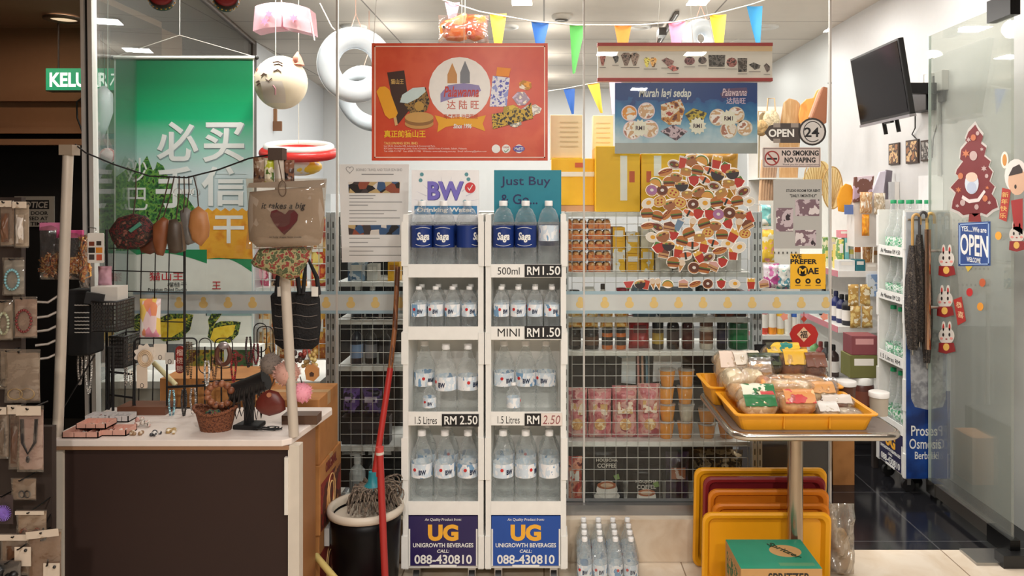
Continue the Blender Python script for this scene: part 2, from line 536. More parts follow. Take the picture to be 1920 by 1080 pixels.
b = B().add([(-2.5, 6.7, 0), (-2.74, 9.6, 0), (-2.84, 9.6, 0), (-2.6, 6.7, 0), (-2.5, 6.7, CZ), (-2.74, 9.6, CZ), (-2.84, 9.6, CZ), (-2.6, 6.7, CZ)],
            [(0, 3, 2, 1), (4, 5, 6, 7), (0, 1, 5, 4), (1, 2, 6, 5), (2, 3, 7, 6), (3, 0, 4, 7)])
struct('wall_left', b, mat((214, 216, 220), 0.45, var=0.03))
struct('trim_1', B().box(-2.53, -2.49, 6.62, 6.7, 0, CZ), mat((60, 52, 48), 0.4))
b = B()
b.tube([(-2.06, 3.6, CZ - 0.02), (-2.5, 6.66, CZ - 0.02)], 0.02, 4)
struct('trim_2', b, mat((96, 84, 76), 0.4))
struct('wall_front', B().box(-2.1, RX, 3.43, 3.53, 2.74, CZ), mat((190, 170, 150), 0.6))
# the glass front: five panes in an aluminium channel on a marble plinth
glass = clear((250, 252, 251), 0.003, 0.012, 0.01, edge=0.4)
edges = [X(184, GY), X(632, GY), X(1095, GY), X(1557, GY)]
for i in range(3):
    struct('window_%d' % (i + 1), B().box(edges[i] + 0.002, edges[i + 1] - 0.002, GY, GY + 0.01, 0.2, 2.74), glass)
b = B().add([(-2.03, GY + .02, .2), (-2.50, 6.62, .2), (-2.51, 6.62, .2), (-2.04, GY + .02, .2), (-2.03, GY + .02, CZ), (-2.50, 6.62, CZ), (-2.51, 6.62, CZ), (-2.04, GY + .02, CZ)],
            [(0, 3, 2, 1), (4, 5, 6, 7), (0, 1, 5, 4), (1, 2, 6, 5), (2, 3, 7, 6), (3, 0, 4, 7)])
struct('window_4', b, clear((246, 249, 248), 0.02, 0.06, 0.01, edge=0.4))
joint = mat((196, 192, 186), 0.4)
for n, e in enumerate(edges[1:]):
    struct('trim_%d' % (n + 3), B().box(e - 0.004, e + 0.004, GY - 0.004, GY + 0.014, 0.2, 2.74), joint)
struct('trim_6', B().box(-2.02, edges[3], 3.39, 3.56, 0, 0.187), tiles([(222, 208, 188), (216, 200, 178)], 0.9, 0.6, 0.002, (160, 142, 122), 0.3, 'xz', veins=(205, 180, 150)))
struct('trim_7', B().box(-2.02, edges[3], GY - 0.035, GY + 0.045, 0.187, 0.212).box(-2.02, edges[3], GY - 0.035, GY - 0.002, 0.212, 0.232).box(-2.02, edges[3], GY + 0.012, GY + 0.045, 0.212, 0.232), mat((150, 150, 150), 0.35, 0.8))
b = B()
def lean(px0, px1, y0, y1, k):
    b.add([(X(px0 + 7, GY), y0, 0), (X(px1 + 7, GY), y0, 0), (X(px1 + 7, GY), y1, 0), (X(px0 + 7, GY), y1, 0),
           (X(px0 - 8, GY), y0, CZ), (X(px1 - 8, GY), y0, CZ), (X(px1 - 8, GY), y1, CZ), (X(px0 - 8, GY), y1, CZ)],
          [(0, 3, 2, 1), (4, 5, 6, 7), (0, 1, 5, 4), (1, 2, 6, 5), (2, 3, 7, 6), (3, 0, 4, 7)])
lean(163, 169, 3.44, 3.48, 0); struct('trim_8', b, mat((212, 210, 206), 0.3))
b = B(); lean(169, 176, 3.452, 3.5, 0); struct('trim_9', b, mat((20, 18, 18), 0.5))
b = B(); lean(176, 184, 3.44, 3.48, 0); struct('trim_10', b, mat((205, 203, 198), 0.3))
# passage on the left: dark doorway under a stepped brown bulkhead
bulk = mat((132, 94, 66), 0.7, var=0.05)
struct('wall_passage', B().box(-5, -2.62, 5.3, 5.6, 2.26, 2.76).box(-5, -2.62, 5.36, 5.6, 2.06, 2.26).box(-5, -2.62, 5.32, 5.36, 2.04, 2.08).box(-5, -2.62, 5.3, 5.4, 1.96, 2.0), bulk)
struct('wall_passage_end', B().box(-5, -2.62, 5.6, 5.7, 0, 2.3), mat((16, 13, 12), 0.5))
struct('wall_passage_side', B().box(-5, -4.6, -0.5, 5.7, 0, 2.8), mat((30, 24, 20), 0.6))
b = B().lathe([(0.0, 0.0), (0.085, 0.0), (0.1, 0.012), (0.115, 0.015), (0.115, 0.0)], (0, 0, 0), 20)
dl = thing('downlight', 'round recessed downlight in the brown passage ceiling', 'downlight', (X(120, 4.95), 4.95, 2.745))
B().lathe([(0.118, 0.0), (0.118, -0.012), (0.085, -0.016), (0.078, 0.0)], dl.location, 22, caps=False).make('rim', mat((120, 100, 84), 0.35, 0.6), dl)
B().lathe([(0.0, -0.004), (0.078, -0.004), (0.078, 0.01)], dl.location, 20).make('diffuser', mat((255, 225, 185), 0.5, emit=0.8), dl)
# glass door, standing open at right angles to the front
dx, dy0, dy1 = 2.06, 3.40, 4.13
dr = thing('glass_door', 'frameless glass door standing open beside the white wall', 'door', (dx, dy0, 0.1))
dr['kind'] = 'structure'
dr.name = 'door_1'; ROOTLOC['door_1'] = Vector((dx, dy0, 0.1))
B().box(dx - 0.006, dx + 0.006, dy0, dy1, 0.1, 2.46).make('pane', clear((238, 241, 236), 0.10, 0.035, 0.02, edge=0.35), dr)  # milky share stands in for bright reflections hazing the pane
B().box(dx - 0.007, dx + 0.007, dy1 - 0.003, dy1 + 0.001, 0.1, 2.46).make('pane_edge', mat((190, 206, 200), 0.2), dr)
for z0, z1 in ((0.02, 0.1), (2.40, 2.5)):
    B().box(dx - 0.022, dx + 0.022, dy0 - 0.02, dy0 + 0.16, z0, z1).make('corner_fitting', mat((30, 30, 30), 0.3, 0.8), dr)
B().box(dx - 0.02, dx + 0.02, dy0 + 0.16, dy1, 0.04, 0.1).make('bottom_rail', mat((110, 106, 100), 0.35, 0.8), dr)
B().box(dx - 0.024, dx + 0.024, dy1 - 0.1, dy1 - 0.01, 0.035, 0.105).make('lock', mat((170, 166, 160), 0.2, 1.0), dr)
hx = dx - 0.06
B().cyl((hx, dy1 - 0.1, Z(655, 4.03)), (hx, dy1 - 0.1, Z(430, 4.03)), 0.016, n=14).make('pull_handle', mat((196, 160, 136), 0.18, 1.0), dr)
for py in (470, 576):
    B().cyl((hx, dy1 - 0.1, Z(py, 4.03)), (dx + 0.03, dy1 - 0.1, Z(py, 4.03)), 0.009, n=10).make('handle_standoff', STEEL, dr)
B().box(RX - 0.42, RX - 0.02, 3.36, 3.5, 0.0, 0.012).make('floor_plate', mat((170, 168, 164), 0.3, 0.9), label='steel cover plate set in the tiles at the doorway', cat='floor plate')
B().box(1.98, 2.12, 3.33, 3.40, 0.0, 0.055).make('door_pivot_block', mat((24, 24, 24), 0.4), label='black pivot block at the foot of the open glass door', cat='door pivot')
for k, (x, y) in enumerate(SHOP_LAMPS):
    if k == 0:
        lamp0 = thing('ceiling_lamp', 'round ceiling downlight of the shop, one of a grid', 'lamp', (x, y, CZ), 'ceiling downlights of the shop')
        B().lathe([(0.1, 0.0), (0.1, -0.012), (0.07, -0.018), (0.06, 0.0)], (x, y, CZ), 20, caps=False).make('rim', mat((230, 228, 224), 0.4), lamp0)
    elif y > 5: dup(lamp0, (x, y, CZ))
# ================================================================= signs and prints on or behind the glass
# frosted band with gold motifs along the glass
bd = thing('glass_band', 'long frosted band with gold gourd motifs across the shop glass', 'decal', (X(700, GY), GY - 0.001, Z(585, GY)))
fr = clear((222, 226, 224), 0.68, 0.02, 0.4, edge=0.05)
def band_piece(p0, p1):
    B().box(X(p0, GY), X(p1, GY), GY - 0.0025, GY - 0.0005, Z(582, GY), Z(552, GY)).make('frosted_strip', fr, bd)
for a, c in ((250, 762), (1058, 1556)): band_piece(a, c)
blue = mat((150, 176, 188), 0.5)
for a, c in ((250, 762), (1058, 1556)):
    for y in (546, 582):
        B().box(X(a, GY), X(c, GY), GY - 0.003, GY - 0.0005, Z(y + 6, GY), Z(y, GY)).make('border_line', blue, bd)
gold = mat((214, 186, 120), 0.5)
for px in list(range(290, 762, 46)) + list(range(1088, 1550, 46)):
    b = B()
    c = (X(px, GY), Z(568, GY))
    b.prism(disc(c[0], c[1] - 0.006, 0.02, 0.017, 14), GY - 0.0036, GY - 0.0026)
    b.prism(disc(c[0], c[1] + 0.016, 0.012, 0.012, 12), GY - 0.0037, GY - 0.0027)
    b.make('gold_motif', gold, bd)
# big red ice cream poster hung on the glass
PY = GY - 0.02
po = thing('poster', 'large red ice cream poster with a white round emblem hung on the glass', 'poster', (X(862, PY), PY, Z(301, PY)))
b = B(); pbox(b, 697, 1027, 81, 301, PY, 0.012); b.make('board', blotch([(206, 70, 46), (214, 80, 50), (222, 96, 62), (208, 74, 48)], 4, 0.3, soft=True, rand=False), po)
b = B()
for r in ((702, 1022, 86, 88), (702, 1022, 294, 296), (702, 704, 86, 296), (1020, 1022, 86, 296)): pbox(b, *r, PY - 0.001, 0.001)
b.make('border', mat((250, 214, 196), 0.4), po)
def pic(parent, pts, Y, col, name='printed_picture', th=0.001, m=None, lab=None):
    return B().prism(outline(pts, Y), Y - th, Y).make(name, m or mat(col, 0.4), parent, lab)
def pdisc(parent, cx, cy, r, Y, col, name='printed_disc', th=0.001, ry=None, m=None):
    return pic(parent, [(cx + r * math.cos(t), cy + (ry or r) * math.sin(t)) for t in [2 * PI * i / 24 for i in range(24)]], Y, col, name, th, m)
pdisc(po, 862, 165, 58, PY - .0002, (246, 244, 240), 'emblem_disc', .001)
for (x0, y0) in ((848, 128), (872, 124)):                 # two small towers of the emblem
    pic(po, [(x0 - 9, 156), (x0 - 9, y0 + 12), (x0, y0 - 10), (x0 + 9, y0 + 12), (x0 + 9, 156)], PY - .0012, (206, 150, 90) if x0 < 860 else (128, 132, 140))
pic(po, [(826, 176), (840, 160), (870, 156), (898, 160), (902, 170), (886, 180), (850, 184), (826, 192)], PY - .0013, (150, 140, 190))
ptext('Palawanna', 832, 898, 162, 182, PY - .0024, mat((200, 60, 50), .4), po, shear=0.25, bold=.02)
ptext('达 陆 旺', 838, 898, 188, 205, PY - .0014, mat((206, 110, 96), .4), po, bold=.01)
pic(po, [(815, 216), (838, 222), (862, 219), (886, 222), (911, 216), (905, 232), (910, 246), (888, 238), (862, 234), (836, 238), (820, 248), (822, 232)], PY - .0015, (238, 172, 34), 'ribbon')
ptext('马来西亚 沙巴亚庇', 832, 896, 214, 223, PY - .0026, mat((206, 90, 40), .4), po, bold=.015)
ptext('Since 1996', 850, 884, 232, 241, PY - .0026, WHITE, po, shear=.2, bold=.03)
ptext('真正的猫山王', 720, 798, 244, 258, PY - .0012, mat((250, 200, 40), .4), po, bold=.02)
ptext('TALLUWANG SDN. BHD.', 720, 784, 266, 271, PY - .0012, mat((252, 206, 120), .4), po, bold=.02)
for k, (w, t) in enumerate(((816, 'Lot 24-26, Grandiw HSL Industries & Commercial Park,'), (876, 'KM Jalan Penampang Lama, Kota Kinabalu, 88300 Kota Kinabalu, Sabah, Malaysia.'), (912, 'Tel: 6088-711787   Fax: 6088-711788   Website: www.talluwang.com.my   Email: talluwang@yahoo.com'))):
    ptext(t, 720, w, 272 + k * 5, 276 + k * 5, PY - .0012, mat((250, 226, 214), .4), po)
pic(po, [(706, 172), (712, 163), (722, 162), (730, 168), (746, 212), (742, 220), (730, 223), (722, 216)], PY - .0022, (242, 170, 38), 'ice_lolly_picture')
pic(po, [(738, 221), (743, 219), (746, 234), (741, 236)], PY - .0018, (222, 180, 120), 'lolly_stick_picture')
pic(po, [(726, 136), (758, 132), (768, 206), (744, 236), (738, 200)], PY - .0012, (66, 40, 30), 'carton_picture')
ptext('猫山王', 733, 757, 148, 158, PY - .0022, mat((230, 190, 110), .4), po, bold=.01)
pic(po, [(750, 184), (798, 164), (806, 190), (800, 208), (772, 216)], PY - .0024, (70, 52, 30), 'tub_picture', m=blotch([(60, 44, 26), (150, 116, 60), (40, 30, 20)], 60, .4))
pic(po, [(750, 192), (754, 178), (774, 165), (796, 163), (798, 172), (784, 184), (764, 194)], PY - .0034, (206, 226, 226), 'tub_lid_picture')
pdisc(po, 786, 199, 9, PY - .0036, (190, 150, 70))
for k in range(3): pdisc(po, 786, 220 + k * 6, 27, PY - .0030 + .0003 * k, ((206, 160, 90), (150, 106, 56), (200, 150, 84))[k], 'tin_picture', ry=10)
pic(po, [(924, 142), (956, 146), (950, 200), (918, 200)], PY - .0012, (104, 112, 196), 'ice_bar_picture', m=blotch([(96, 100, 190), (236, 236, 244), (150, 160, 220)], 50, .4))
pic(po, [(932, 126), (958, 128), (954, 144), (930, 142)], PY - .0022, (244, 150, 40))
for k, (cx, cy, r, c) in enumerate(((985, 160, 13, (246, 170, 60)), (977, 185, 17, (220, 200, 224)), (958, 212, 20, (226, 190, 70)), (990, 210, 17, (236, 236, 230)), (938, 224, 16, (110, 100, 80)), (1004, 205, 12, (250, 244, 238)), (966, 228, 14, (200, 200, 190)))):
    a = k * .7
    pic(po, [(cx + r * math.cos(a + t), cy + r * .8 * math.sin(a + t)) for t in (0.4, 1.2, 2.6, 3.6, 4.4, 5.7)], PY - .0012 - k * .0003, c, 'ice_cream_picture', m=blotch([c, tuple(int(v * .8) for v in c), (250, 240, 220)], 40, .4))
pic(po, [(922, 214), (985, 204), (996, 192), (1000, 222), (924, 242)], PY - .0032, (60, 50, 40), 'ice_cream_picture', m=blotch([(70, 60, 40), (206, 170, 60), (40, 34, 30)], 60, .4))
for cx in (930, 949, 973): pdisc(po, cx, 279, 8, PY - .0012, (246, 244, 240), 'certificate_mark')
ptext('HALAL', 944, 955, 274, 278, PY - .0024, mat((180, 60, 50), .4), po); ptext('✓', 945, 954, 279, 286, PY - .0024, mat((60, 130, 60), .4), po)
pdisc(po, 973, 279, 11, PY - .0014, (96, 84, 170), 'certificate_mark', ry=6); ptext('MeSTI', 965, 981, 276, 282, PY - .0026, WHITE, po, bold=.02)
for px in (700, 870): B().tube([(X(px, PY), PY + .004, Z(82, PY)), (X(px + (12 if px < 800 else 0), PY), PY + .004, 2.745)], 0.0015, 4).make('hanging_cord', OFFW, po)
# hanging light box strip with ice cream pictures, and the blue freezer poster under it
LY = GY + 0.16
lb = thing('menu_strip', 'long white menu strip with red edges and a row of ice cream pictures', 'sign', (X(1284, LY), LY, Z(152, LY)))
b = B(); pbox(b, 1121, 1448, 96, 147, LY, 0.03); b.make('panel', mat((226, 216, 206), .4), lb)
b = B(); pbox(b, 1120, 1449, 80, 86, LY - .004, 0.04); pbox(b, 1120, 1449, 146, 152, LY - .004, 0.04); b.make('red_edge', mat((160, 44, 40), .4), lb)
b = B(); pbox(b, 1121, 1448, 86, 96, LY - .002, 0.03); b.make('cream_strip', mat((226, 190, 146), .4), lb)
ic = [(1130, 112, 6, 11, (120, 50, 40)), (1154, 109, 6, 10, (30, 26, 26)), (1174, 111, 10, 12, (84, 60, 50)), (1190, 111, 9, 12, (110, 84, 70)), (1213, 117, 6, 9, (214, 180, 60)), (1225, 117, 7, 9, (226, 140, 60)), (1252, 116, 12, 8, (96, 50, 44)), (1262, 128, 11, 6, (150, 60, 50)),
      (1293, 114, 10, 8, (84, 30, 30)), (1317, 113, 8, 7, (60, 40, 36)), (1344, 114, 16, 11, (50, 40, 34)), (1372, 117, 10, 9, (110, 44, 36)), (1392, 122, 9, 13, (56, 44, 36)), (1415, 124, 11, 7, (40, 34, 30)), (1438, 127, 6, 9, (60, 44, 40))]
for k, (cx, cy, w, h, c) in enumerate(ic):
    Yk = LY - .0001
    shape = [(cx - w, cy - h * .6), (cx - w * .5, cy - h), (cx + w * .5, cy - h), (cx + w, cy - h * .6), (cx + w * .3, cy + h), (cx - w * .3, cy + h)] if k in (0, 2, 3, 4, 5) else \
        [(cx - w, cy - h), (cx + w, cy - h), (cx + w * .9, cy + h), (cx - w * .9, cy + h)] if k in (10, 12) else \
        [(cx - w, cy - h * .4), (cx - w * .2, cy - h), (cx + w, cy - h * .2), (cx + w * .8, cy + h * .6), (cx, cy + h)] if k in (1, 6, 7, 13, 14) else \
        [(cx + w * math.cos(t * .5236), cy + h * math.sin(t * .5236)) for t in range(12)]
    pic(lb, shape, Yk, c, 'ice_cream_picture', m=blotch([c, tuple(min(255, v + 60) for v in c), tuple(v // 2 for v in c)], 70, .4))
    B().prism(outline([(cx - w, cy + h + 3), (cx + w, cy + h + 3), (cx + w, cy + h + 4), (cx - w, cy + h + 4)], Yk), Yk - .0008, Yk).make('caption_line', mat((120, 110, 106), .5), lb)
b = B()
for px in (1232, 1300, 1340): b.tube([(X(1285 if px != 1232 else 1250, LY), LY + .01, CZ), (X(px, LY), LY + .01, Z(80, LY))], 0.0015, 4)
b.make('hanging_cord', OFFW, lb)
BY = LY + .01
bp = thing('poster', 'blue frozen treats poster with round pictures under the menu strip', 'poster', (X(1286, BY), BY, Z(287, BY)))
m_, nt_, out_ = newmat('bluegrad')
p_ = nt_.nodes.new('ShaderNodeBsdfPrincipled'); tc_ = nt_.nodes.new('ShaderNodeTexCoord'); sp_ = nt_.nodes.new('ShaderNodeSeparateXYZ'); rp_ = nt_.nodes.new('ShaderNodeValToRGB'); nz_ = nt_.nodes.new('ShaderNodeTexNoise'); ad_ = nt_.nodes.new('ShaderNodeMath')
ad_.operation = 'MULTIPLY_ADD'; ad_.inputs[1].default_value = .5; nz_.inputs['Scale'].default_value = 14; nz_.inputs['Detail'].default_value = 6
L_ = nt_.links.new
L_(tc_.outputs['Generated'], sp_.inputs[0]); L_(tc_.outputs['Object'], nz_.inputs[0]); L_(nz_.outputs['Fac'], ad_.inputs[0]); L_(sp_.outputs[2], ad_.inputs[2]); L_(ad_.outputs[0], rp_.inputs[0]); L_(rp_.outputs[0], p_.inputs['Base Color']); L_(p_.outputs[0], out_.inputs[0])
e_ = rp_.color_ramp.elements
while len(e_) < 6: e_.new(.5)
for i, (q, c) in enumerate(((0, (190, 206, 216)), (.42, (196, 214, 224)), (.60, (140, 182, 206)), (.78, (60, 130, 180)), (1.0, (26, 84, 150)), (1.0, (20, 60, 130)))): e_[i].position = q; e_[i].color = lin(c)
p_.inputs['Roughness'].default_value = .35
b = B(); pbox(b, 1153, 1420, 155, 288, BY, .006); b.make('board', m_, bp)
b = B(); pbox(b, 1153, 1420, 268, 288, BY - .001, .001); b.make('grey_strip', mat((170, 172, 170), .4), bp)
ptext('Murah lagi sedap', 1198, 1296, 166, 187, BY - .0003, WHITE, bp, shear=.2, bold=.02)
pic(bp, [(1350, 176), (1362, 166), (1400, 164), (1402, 174), (1386, 180), (1354, 184)], BY - .0002, (96, 70, 110))
ptext('Palawanna', 1354, 1400, 166, 180, BY - .0014, mat((236, 210, 220), .4), bp, shear=.25, bold=.01)
ptext('达陆旺', 1362, 1398, 183, 195, BY - .0004, mat((214, 190, 214), .4), bp, bold=.015)
for k, (cx, cy, r) in enumerate(((1180, 212, 15), (1212, 208, 16), (1186, 244, 18), (1218, 242, 17), (1346, 220, 16), (1380, 216, 16), (1366, 244, 16), (1396, 240, 15))):
    pdisc(bp, cx, cy, r, BY - .0003, (238, 214, 222) if k < 4 else (226, 210, 190), 'picture_rim', ry=r)
    pdisc(bp, cx, cy, r - 2, BY - .0013, 0, 'mochi_picture', m=blotch([(240, 226, 214), (214, 170, 130), (250, 240, 236), (180, 120, 100)] if k != 0 else [(240, 226, 214), (230, 150, 60), (250, 240, 236)], 22, .4), th=.0006)
def star(cx, cy, r0, r1, n): return [(cx + (r0 if i % 2 else r1) * math.cos(PI * i / n), cy + (r0 if i % 2 else r1) * math.sin(PI * i / n)) for i in range(2 * n)]
for cx, cy, t in ((1200, 240, 'RM1'), (1308, 236, 'RM1'), (1366, 222, 'RM1')):
    pic(bp, star(cx, cy, 17, 13, 12), BY - .0022, (240, 234, 216), 'price_star')
    ptext(t, cx - 8, cx + 8, cy - 4, cy + 4, BY - .0034, mat((90, 70, 80), .4), bp, bold=.02)
pic(bp, [(1239, 196), (1276, 186), (1284, 204), (1276, 234), (1254, 234), (1240, 224)], BY - .0012, 0, 'fries_box_picture', m=blotch([(176, 60, 50), (236, 220, 200), (196, 130, 60), (110, 50, 40)], 34, .4))
pic(bp, [(1238, 246), (1262, 234), (1290, 246), (1268, 264)], BY - .0018, 0, 'packet_picture', m=blotch([(96, 70, 84), (206, 180, 190), (60, 40, 50)], 40, .4))
pic(bp, [(1284, 214), (1300, 203), (1326, 212), (1318, 226), (1296, 232)], BY - .0014, 0, 'packet_picture', m=blotch([(70, 60, 40), (196, 170, 60), (40, 34, 30)], 40, .4))
# green hanging banner
NY = 4.0
gb = thing('hanging_banner', 'tall green hanging banner with big white Chinese characters and durian packs', 'banner', (X(345, NY), NY, Z(645, NY)))
m_, nt_, out_ = newmat('greengrad')
p_ = nt_.nodes.new('ShaderNodeBsdfPrincipled'); tc_ = nt_.nodes.new('ShaderNodeTexCoord'); sp_ = nt_.nodes.new('ShaderNodeSeparateXYZ'); rp_ = nt_.nodes.new('ShaderNodeValToRGB')
L_ = nt_.links.new
L_(tc_.outputs['Generated'], sp_.inputs[0]); L_(sp_.outputs[2], rp_.inputs[0]); L_(rp_.outputs[0], p_.inputs['Base Color']); L_(p_.outputs[0], out_.inputs[0])
e_ = rp_.color_ramp.elements
while len(e_) < 8: e_.new(.5)
for i, (q, c) in enumerate(((0, (206, 220, 216)), (.45, (200, 216, 222)), (.60, (206, 222, 226)), (.69, (150, 206, 190)), (.79, (28, 172, 116)), (.85, (22, 150, 96)), (.92, (16, 116, 74)), (1.0, (14, 96, 62)))): e_[i].position = q; e_[i].color = lin(c)
p_.inputs['Roughness'].default_value = .4
b = B(); pbox(b, 217, 474, 111, 645, NY, .002); b.make('sheet', m_, gb)
b = B(); pbox(b, 214, 217, 111, 645, NY, .002); pbox(b, 474, 476, 111, 645, NY, .002); b.make('edge_strip', WHITE, gb)
B().cyl((X(212, NY), NY, Z(108, NY)), (X(480, NY), NY, Z(108, NY)), 0.009, n=10).make('top_rail', WHITE, gb)
for px in (211, 481): B().sph((X(px, NY), NY, Z(108, NY)), 0.012, 10, 7).make('rail_cap', BLACK, gb)
B().tube([(X(216, NY), NY, Z(106, NY)), (X(337, NY), NY, Z(66, NY)), (X(476, NY), NY, Z(106, NY))], .0022, 4).make('hanging_cord', OFFW, gb)
B().tube([(X(337, NY), NY, Z(66, NY)), (X(337, NY), NY, CZ)], .0022, 4).make('hanging_cord', OFFW, gb)
WG = mat((238, 240, 238), .4)
sh = mat((150, 172, 176), .5)
for t, a, c, d, e in (('必', 294, 372, 228, 302), ('买', 380, 458, 229, 304), ('手', 292, 364, 312, 390), ('信', 378, 462, 312, 386), ('干', 400, 458, 404, 456)):
    ptext(t, a + 2, c + 2, d + 2, e + 2, NY - .0001, sh, gb, bold=.018)
    ptext(t, a, c, d, e, NY - .0012, WG, gb, bold=.018)
ptext('沙', 238, 276, 296, 342, NY - .0012, WG, gb, bold=.0)
ptext('巴', 240, 277, 352, 394, NY - .0012, WG, gb, bold=.0)
leafm = blotch([(30, 70, 36), (60, 120, 60), (110, 160, 70), (24, 52, 30)], 40, .5, rand=False)
pts = [(218, 470)] + [(218 + 8 * i + RND.uniform(-5, 5), 330 - 26 * math.sin(i / 12 * PI) + RND.uniform(-14, 14)) for i in range(15)] + [(352, 372), (372, 400), (300, 470)]
pic(gb, pts, NY - .0001, 0, 'leaf_picture', .0007, m=leafm)
pic(gb, [(368, 398)] + [(374 + i * 8, 392 + (4 if i % 2 else -2)) for i in range(13)] + [(474, 486), (376, 486)], NY - .0002, 0, 'fruit_picture', .0006, m=blotch([(226, 150, 40), (236, 172, 54), (214, 130, 30)], 12, .5, rand=False, soft=True))
husk = blotch([(36, 56, 28), (90, 120, 50), (170, 170, 60), (24, 36, 22)], 130, .6, vor=True)
for (x0, x1, y0, dx_, xt) in ((242, 388, 468, 0, 1), (386, 472, 486, 0, 0)):
    Yk = NY - .0016 if xt else NY - .0012
    pic(gb, [(x0, y0), (x1, y0), (x1, 645), (x0, 645)], Yk, (236, 236, 228), 'pack_picture', .0008)
    arc = [(x0, y0), (x1, y0)] + [(x1 - (x1 - x0) * i / 10, y0 + (26 if xt else 24) - 12 * math.sin(i / 10 * PI) - (14 * i / 10 if xt else 24 * i / 10)) for i in range(10)]
    pic(gb, arc, Yk - .0006, (36, 140, 88), 'green_arc', .0006)
    pic(gb, [(x0, y0 + 88), (x1, y0 + 88), (x1, y0 + 106), (x0, y0 + 106)], Yk - .0006, (150, 178, 176), 'tinted_strip', .0006)
    w = x1 - x0
    cx, cy = (x0 + w * .58, 612) if xt else (x0 + w * .42, 622)
    s_ = 1.0 if xt else .82
    pic(gb, [(cx - 40 * s_, cy + 12 * s_), (cx - 36 * s_, cy - 12 * s_), (cx - 10 * s_, cy - 24 * s_), (cx + 20 * s_, cy - 24 * s_), (cx + 36 * s_, cy - 22 * s_), (cx + 30 * s_, cy + 6 * s_), (cx + 10 * s_, cy + 26 * s_), (cx - 20 * s_, cy + 28 * s_)], Yk - .0012, 0, 'durian_husk_picture', .0005, m=husk)
    pic(gb, [(cx - 34 * s_, cy + 16 * s_), (cx - 26 * s_, cy - 8 * s_), (cx, cy - 14 * s_), (cx + 24 * s_, cy - 16 * s_), (cx + 18 * s_, cy + 6 * s_), (cx - 4 * s_, cy + 20 * s_), (cx - 24 * s_, cy + 24 * s_)], Yk - .0018, 0, 'durian_flesh_picture', .0005, m=blotch([(236, 196, 40), (246, 214, 70), (220, 170, 30)], 20, .5, soft=True))
    pic(gb, [(x0 + 4, 600), (x0 + w * .2, 575), (x0 + w * .42, 580), (x0 + w * .22, 604), (x0 + w * .1, 630)], Yk - .0014, 0, 'durian_husk_picture', .0005, m=husk)
    rm = mat((196, 50, 60), .5)
    if xt:
        ptext('猫山王', 280, 344, 510, 526, Yk - .0016, rm, gb, bold=.01)
        ptext('榴梿干', 314, 350, 529, 538, Yk - .0016, INK, gb)
        ptext('Premium Dried Durian', 278, 350, 540, 546, Yk - .0016, INK, gb)
    else:
        ptext('王', 398, 414, 528, 542, Yk - .0016, rm, gb, bold=.01)
        ptext('榴梿干', 388, 418, 546, 555, Yk - .0016, INK, gb)
# exit sign of the passage
EY = 5.0
ex = thing('exit_sign', 'lit green exit sign with white letters hanging in the passage', 'sign', (X(150, EY), EY, Z(168, EY)))
b = B(); pbox(b, 86, 222, 128, 169, EY, .06); b.make('box', mat((40, 150, 108), .4, emit=.55), ex)
ptext('KELUAR', 93, 203, 136, 163, EY - .0005, mat((240, 250, 244), .4, emit=1.0), ex, bold=.03)
ptext('↗', 206, 219, 138, 161, EY - .0005, mat((240, 250, 244), .4, emit=.9), ex)
B().box(X(86, EY), X(222, EY), EY - .002, EY + .062, Z(171, EY), Z(169, EY)).make('trim_edge', mat((30, 60, 46), .5), ex)
for px in (104, 200): B().cyl((X(px, EY), EY + .03, Z(128, EY)), (X(px, EY), EY + .03, 2.76), .006, n=8).make('hanging_rod', mat((60, 44, 34), .5), ex)
B().tube([(X(150, 5.25), 5.29, Z(180, 5.25)), (X(137, 5.25), 5.29, Z(190, 5.25)), (X(138, 5.25), 5.29, Z(220, 5.25)), (X(148, 5.25), 5.29, Z(246, 5.25))], .006, 6).make('cable', BLACK, label='black cable running down the brown bulkhead under the exit sign', cat='cable')
NY2 = 5.585
ns = thing('notice_sign', 'small grey safety notice on the dark passage door', 'sign', (X(63, NY2), NY2, Z(424, NY2)))
b = B(); pbox(b, 27, 101, 368, 425, NY2, .012); b.make('plate', mat((150, 142, 132), .5), ns)
b = B(); pbox(b, 31, 92, 375, 392, NY2 - .001, .001); b.make('black_panel', INK, ns)
ptext('NOTICE', 34, 90, 378, 390, NY2 - .0015, mat((170, 160, 150), .5), ns, bold=.02, shear=.15)
for k, t in enumerate(('KEEP DOOR', 'CLOSED AT', 'ALL TIMES')): ptext(t, 32, 90, 396 + k * 10, 403 + k * 10, NY2 - .0005, INK, ns, bold=.02)
# white information poster on the glass
WY = GY - .004
wp = thing('poster', 'white information sheet with two strips of photographs on the glass', 'poster', (X(702, WY), WY, Z(490, WY)))
b = B(); b.prism(outline([(636, 308), (767, 308), (764, 490), (641, 492)], WY), WY, WY + .002); b.make('paper', mat((232, 232, 230), .5, var=.02), wp)
for y0, y1 in ((341, 362), (422, 440)):
    pic(wp, [(653, y0), (750, y0), (749, y1), (654, y1)], WY, 0, 'photo_strip', m=blotch([(70, 60, 60), (196, 170, 120), (60, 90, 130), (220, 214, 206), (150, 80, 60), (40, 36, 36)], 30, .4, vor=True))
grey = mat((150, 150, 150), .5)
for k, (y, x1) in enumerate(((366, 704), (371, 700), (378, 754), (384, 690), (394, 744), (400, 720), (408, 750), (414, 706), (446, 712), (454, 690), (462, 752), (470, 700), (478, 752))):
    pic(wp, [(655, y), (x1, y), (x1, y + 1.4), (655, y + 1.4)], WY, 0, 'text_line', m=grey)
ptext('BORNEO TRAVEL AND TOUR SDN BHD', 668, 754, 316, 321, WY, grey, wp); pic(wp, [(678, 326), (738, 326), (738, 328), (678, 328)], WY, 0, 'text_line', m=grey)
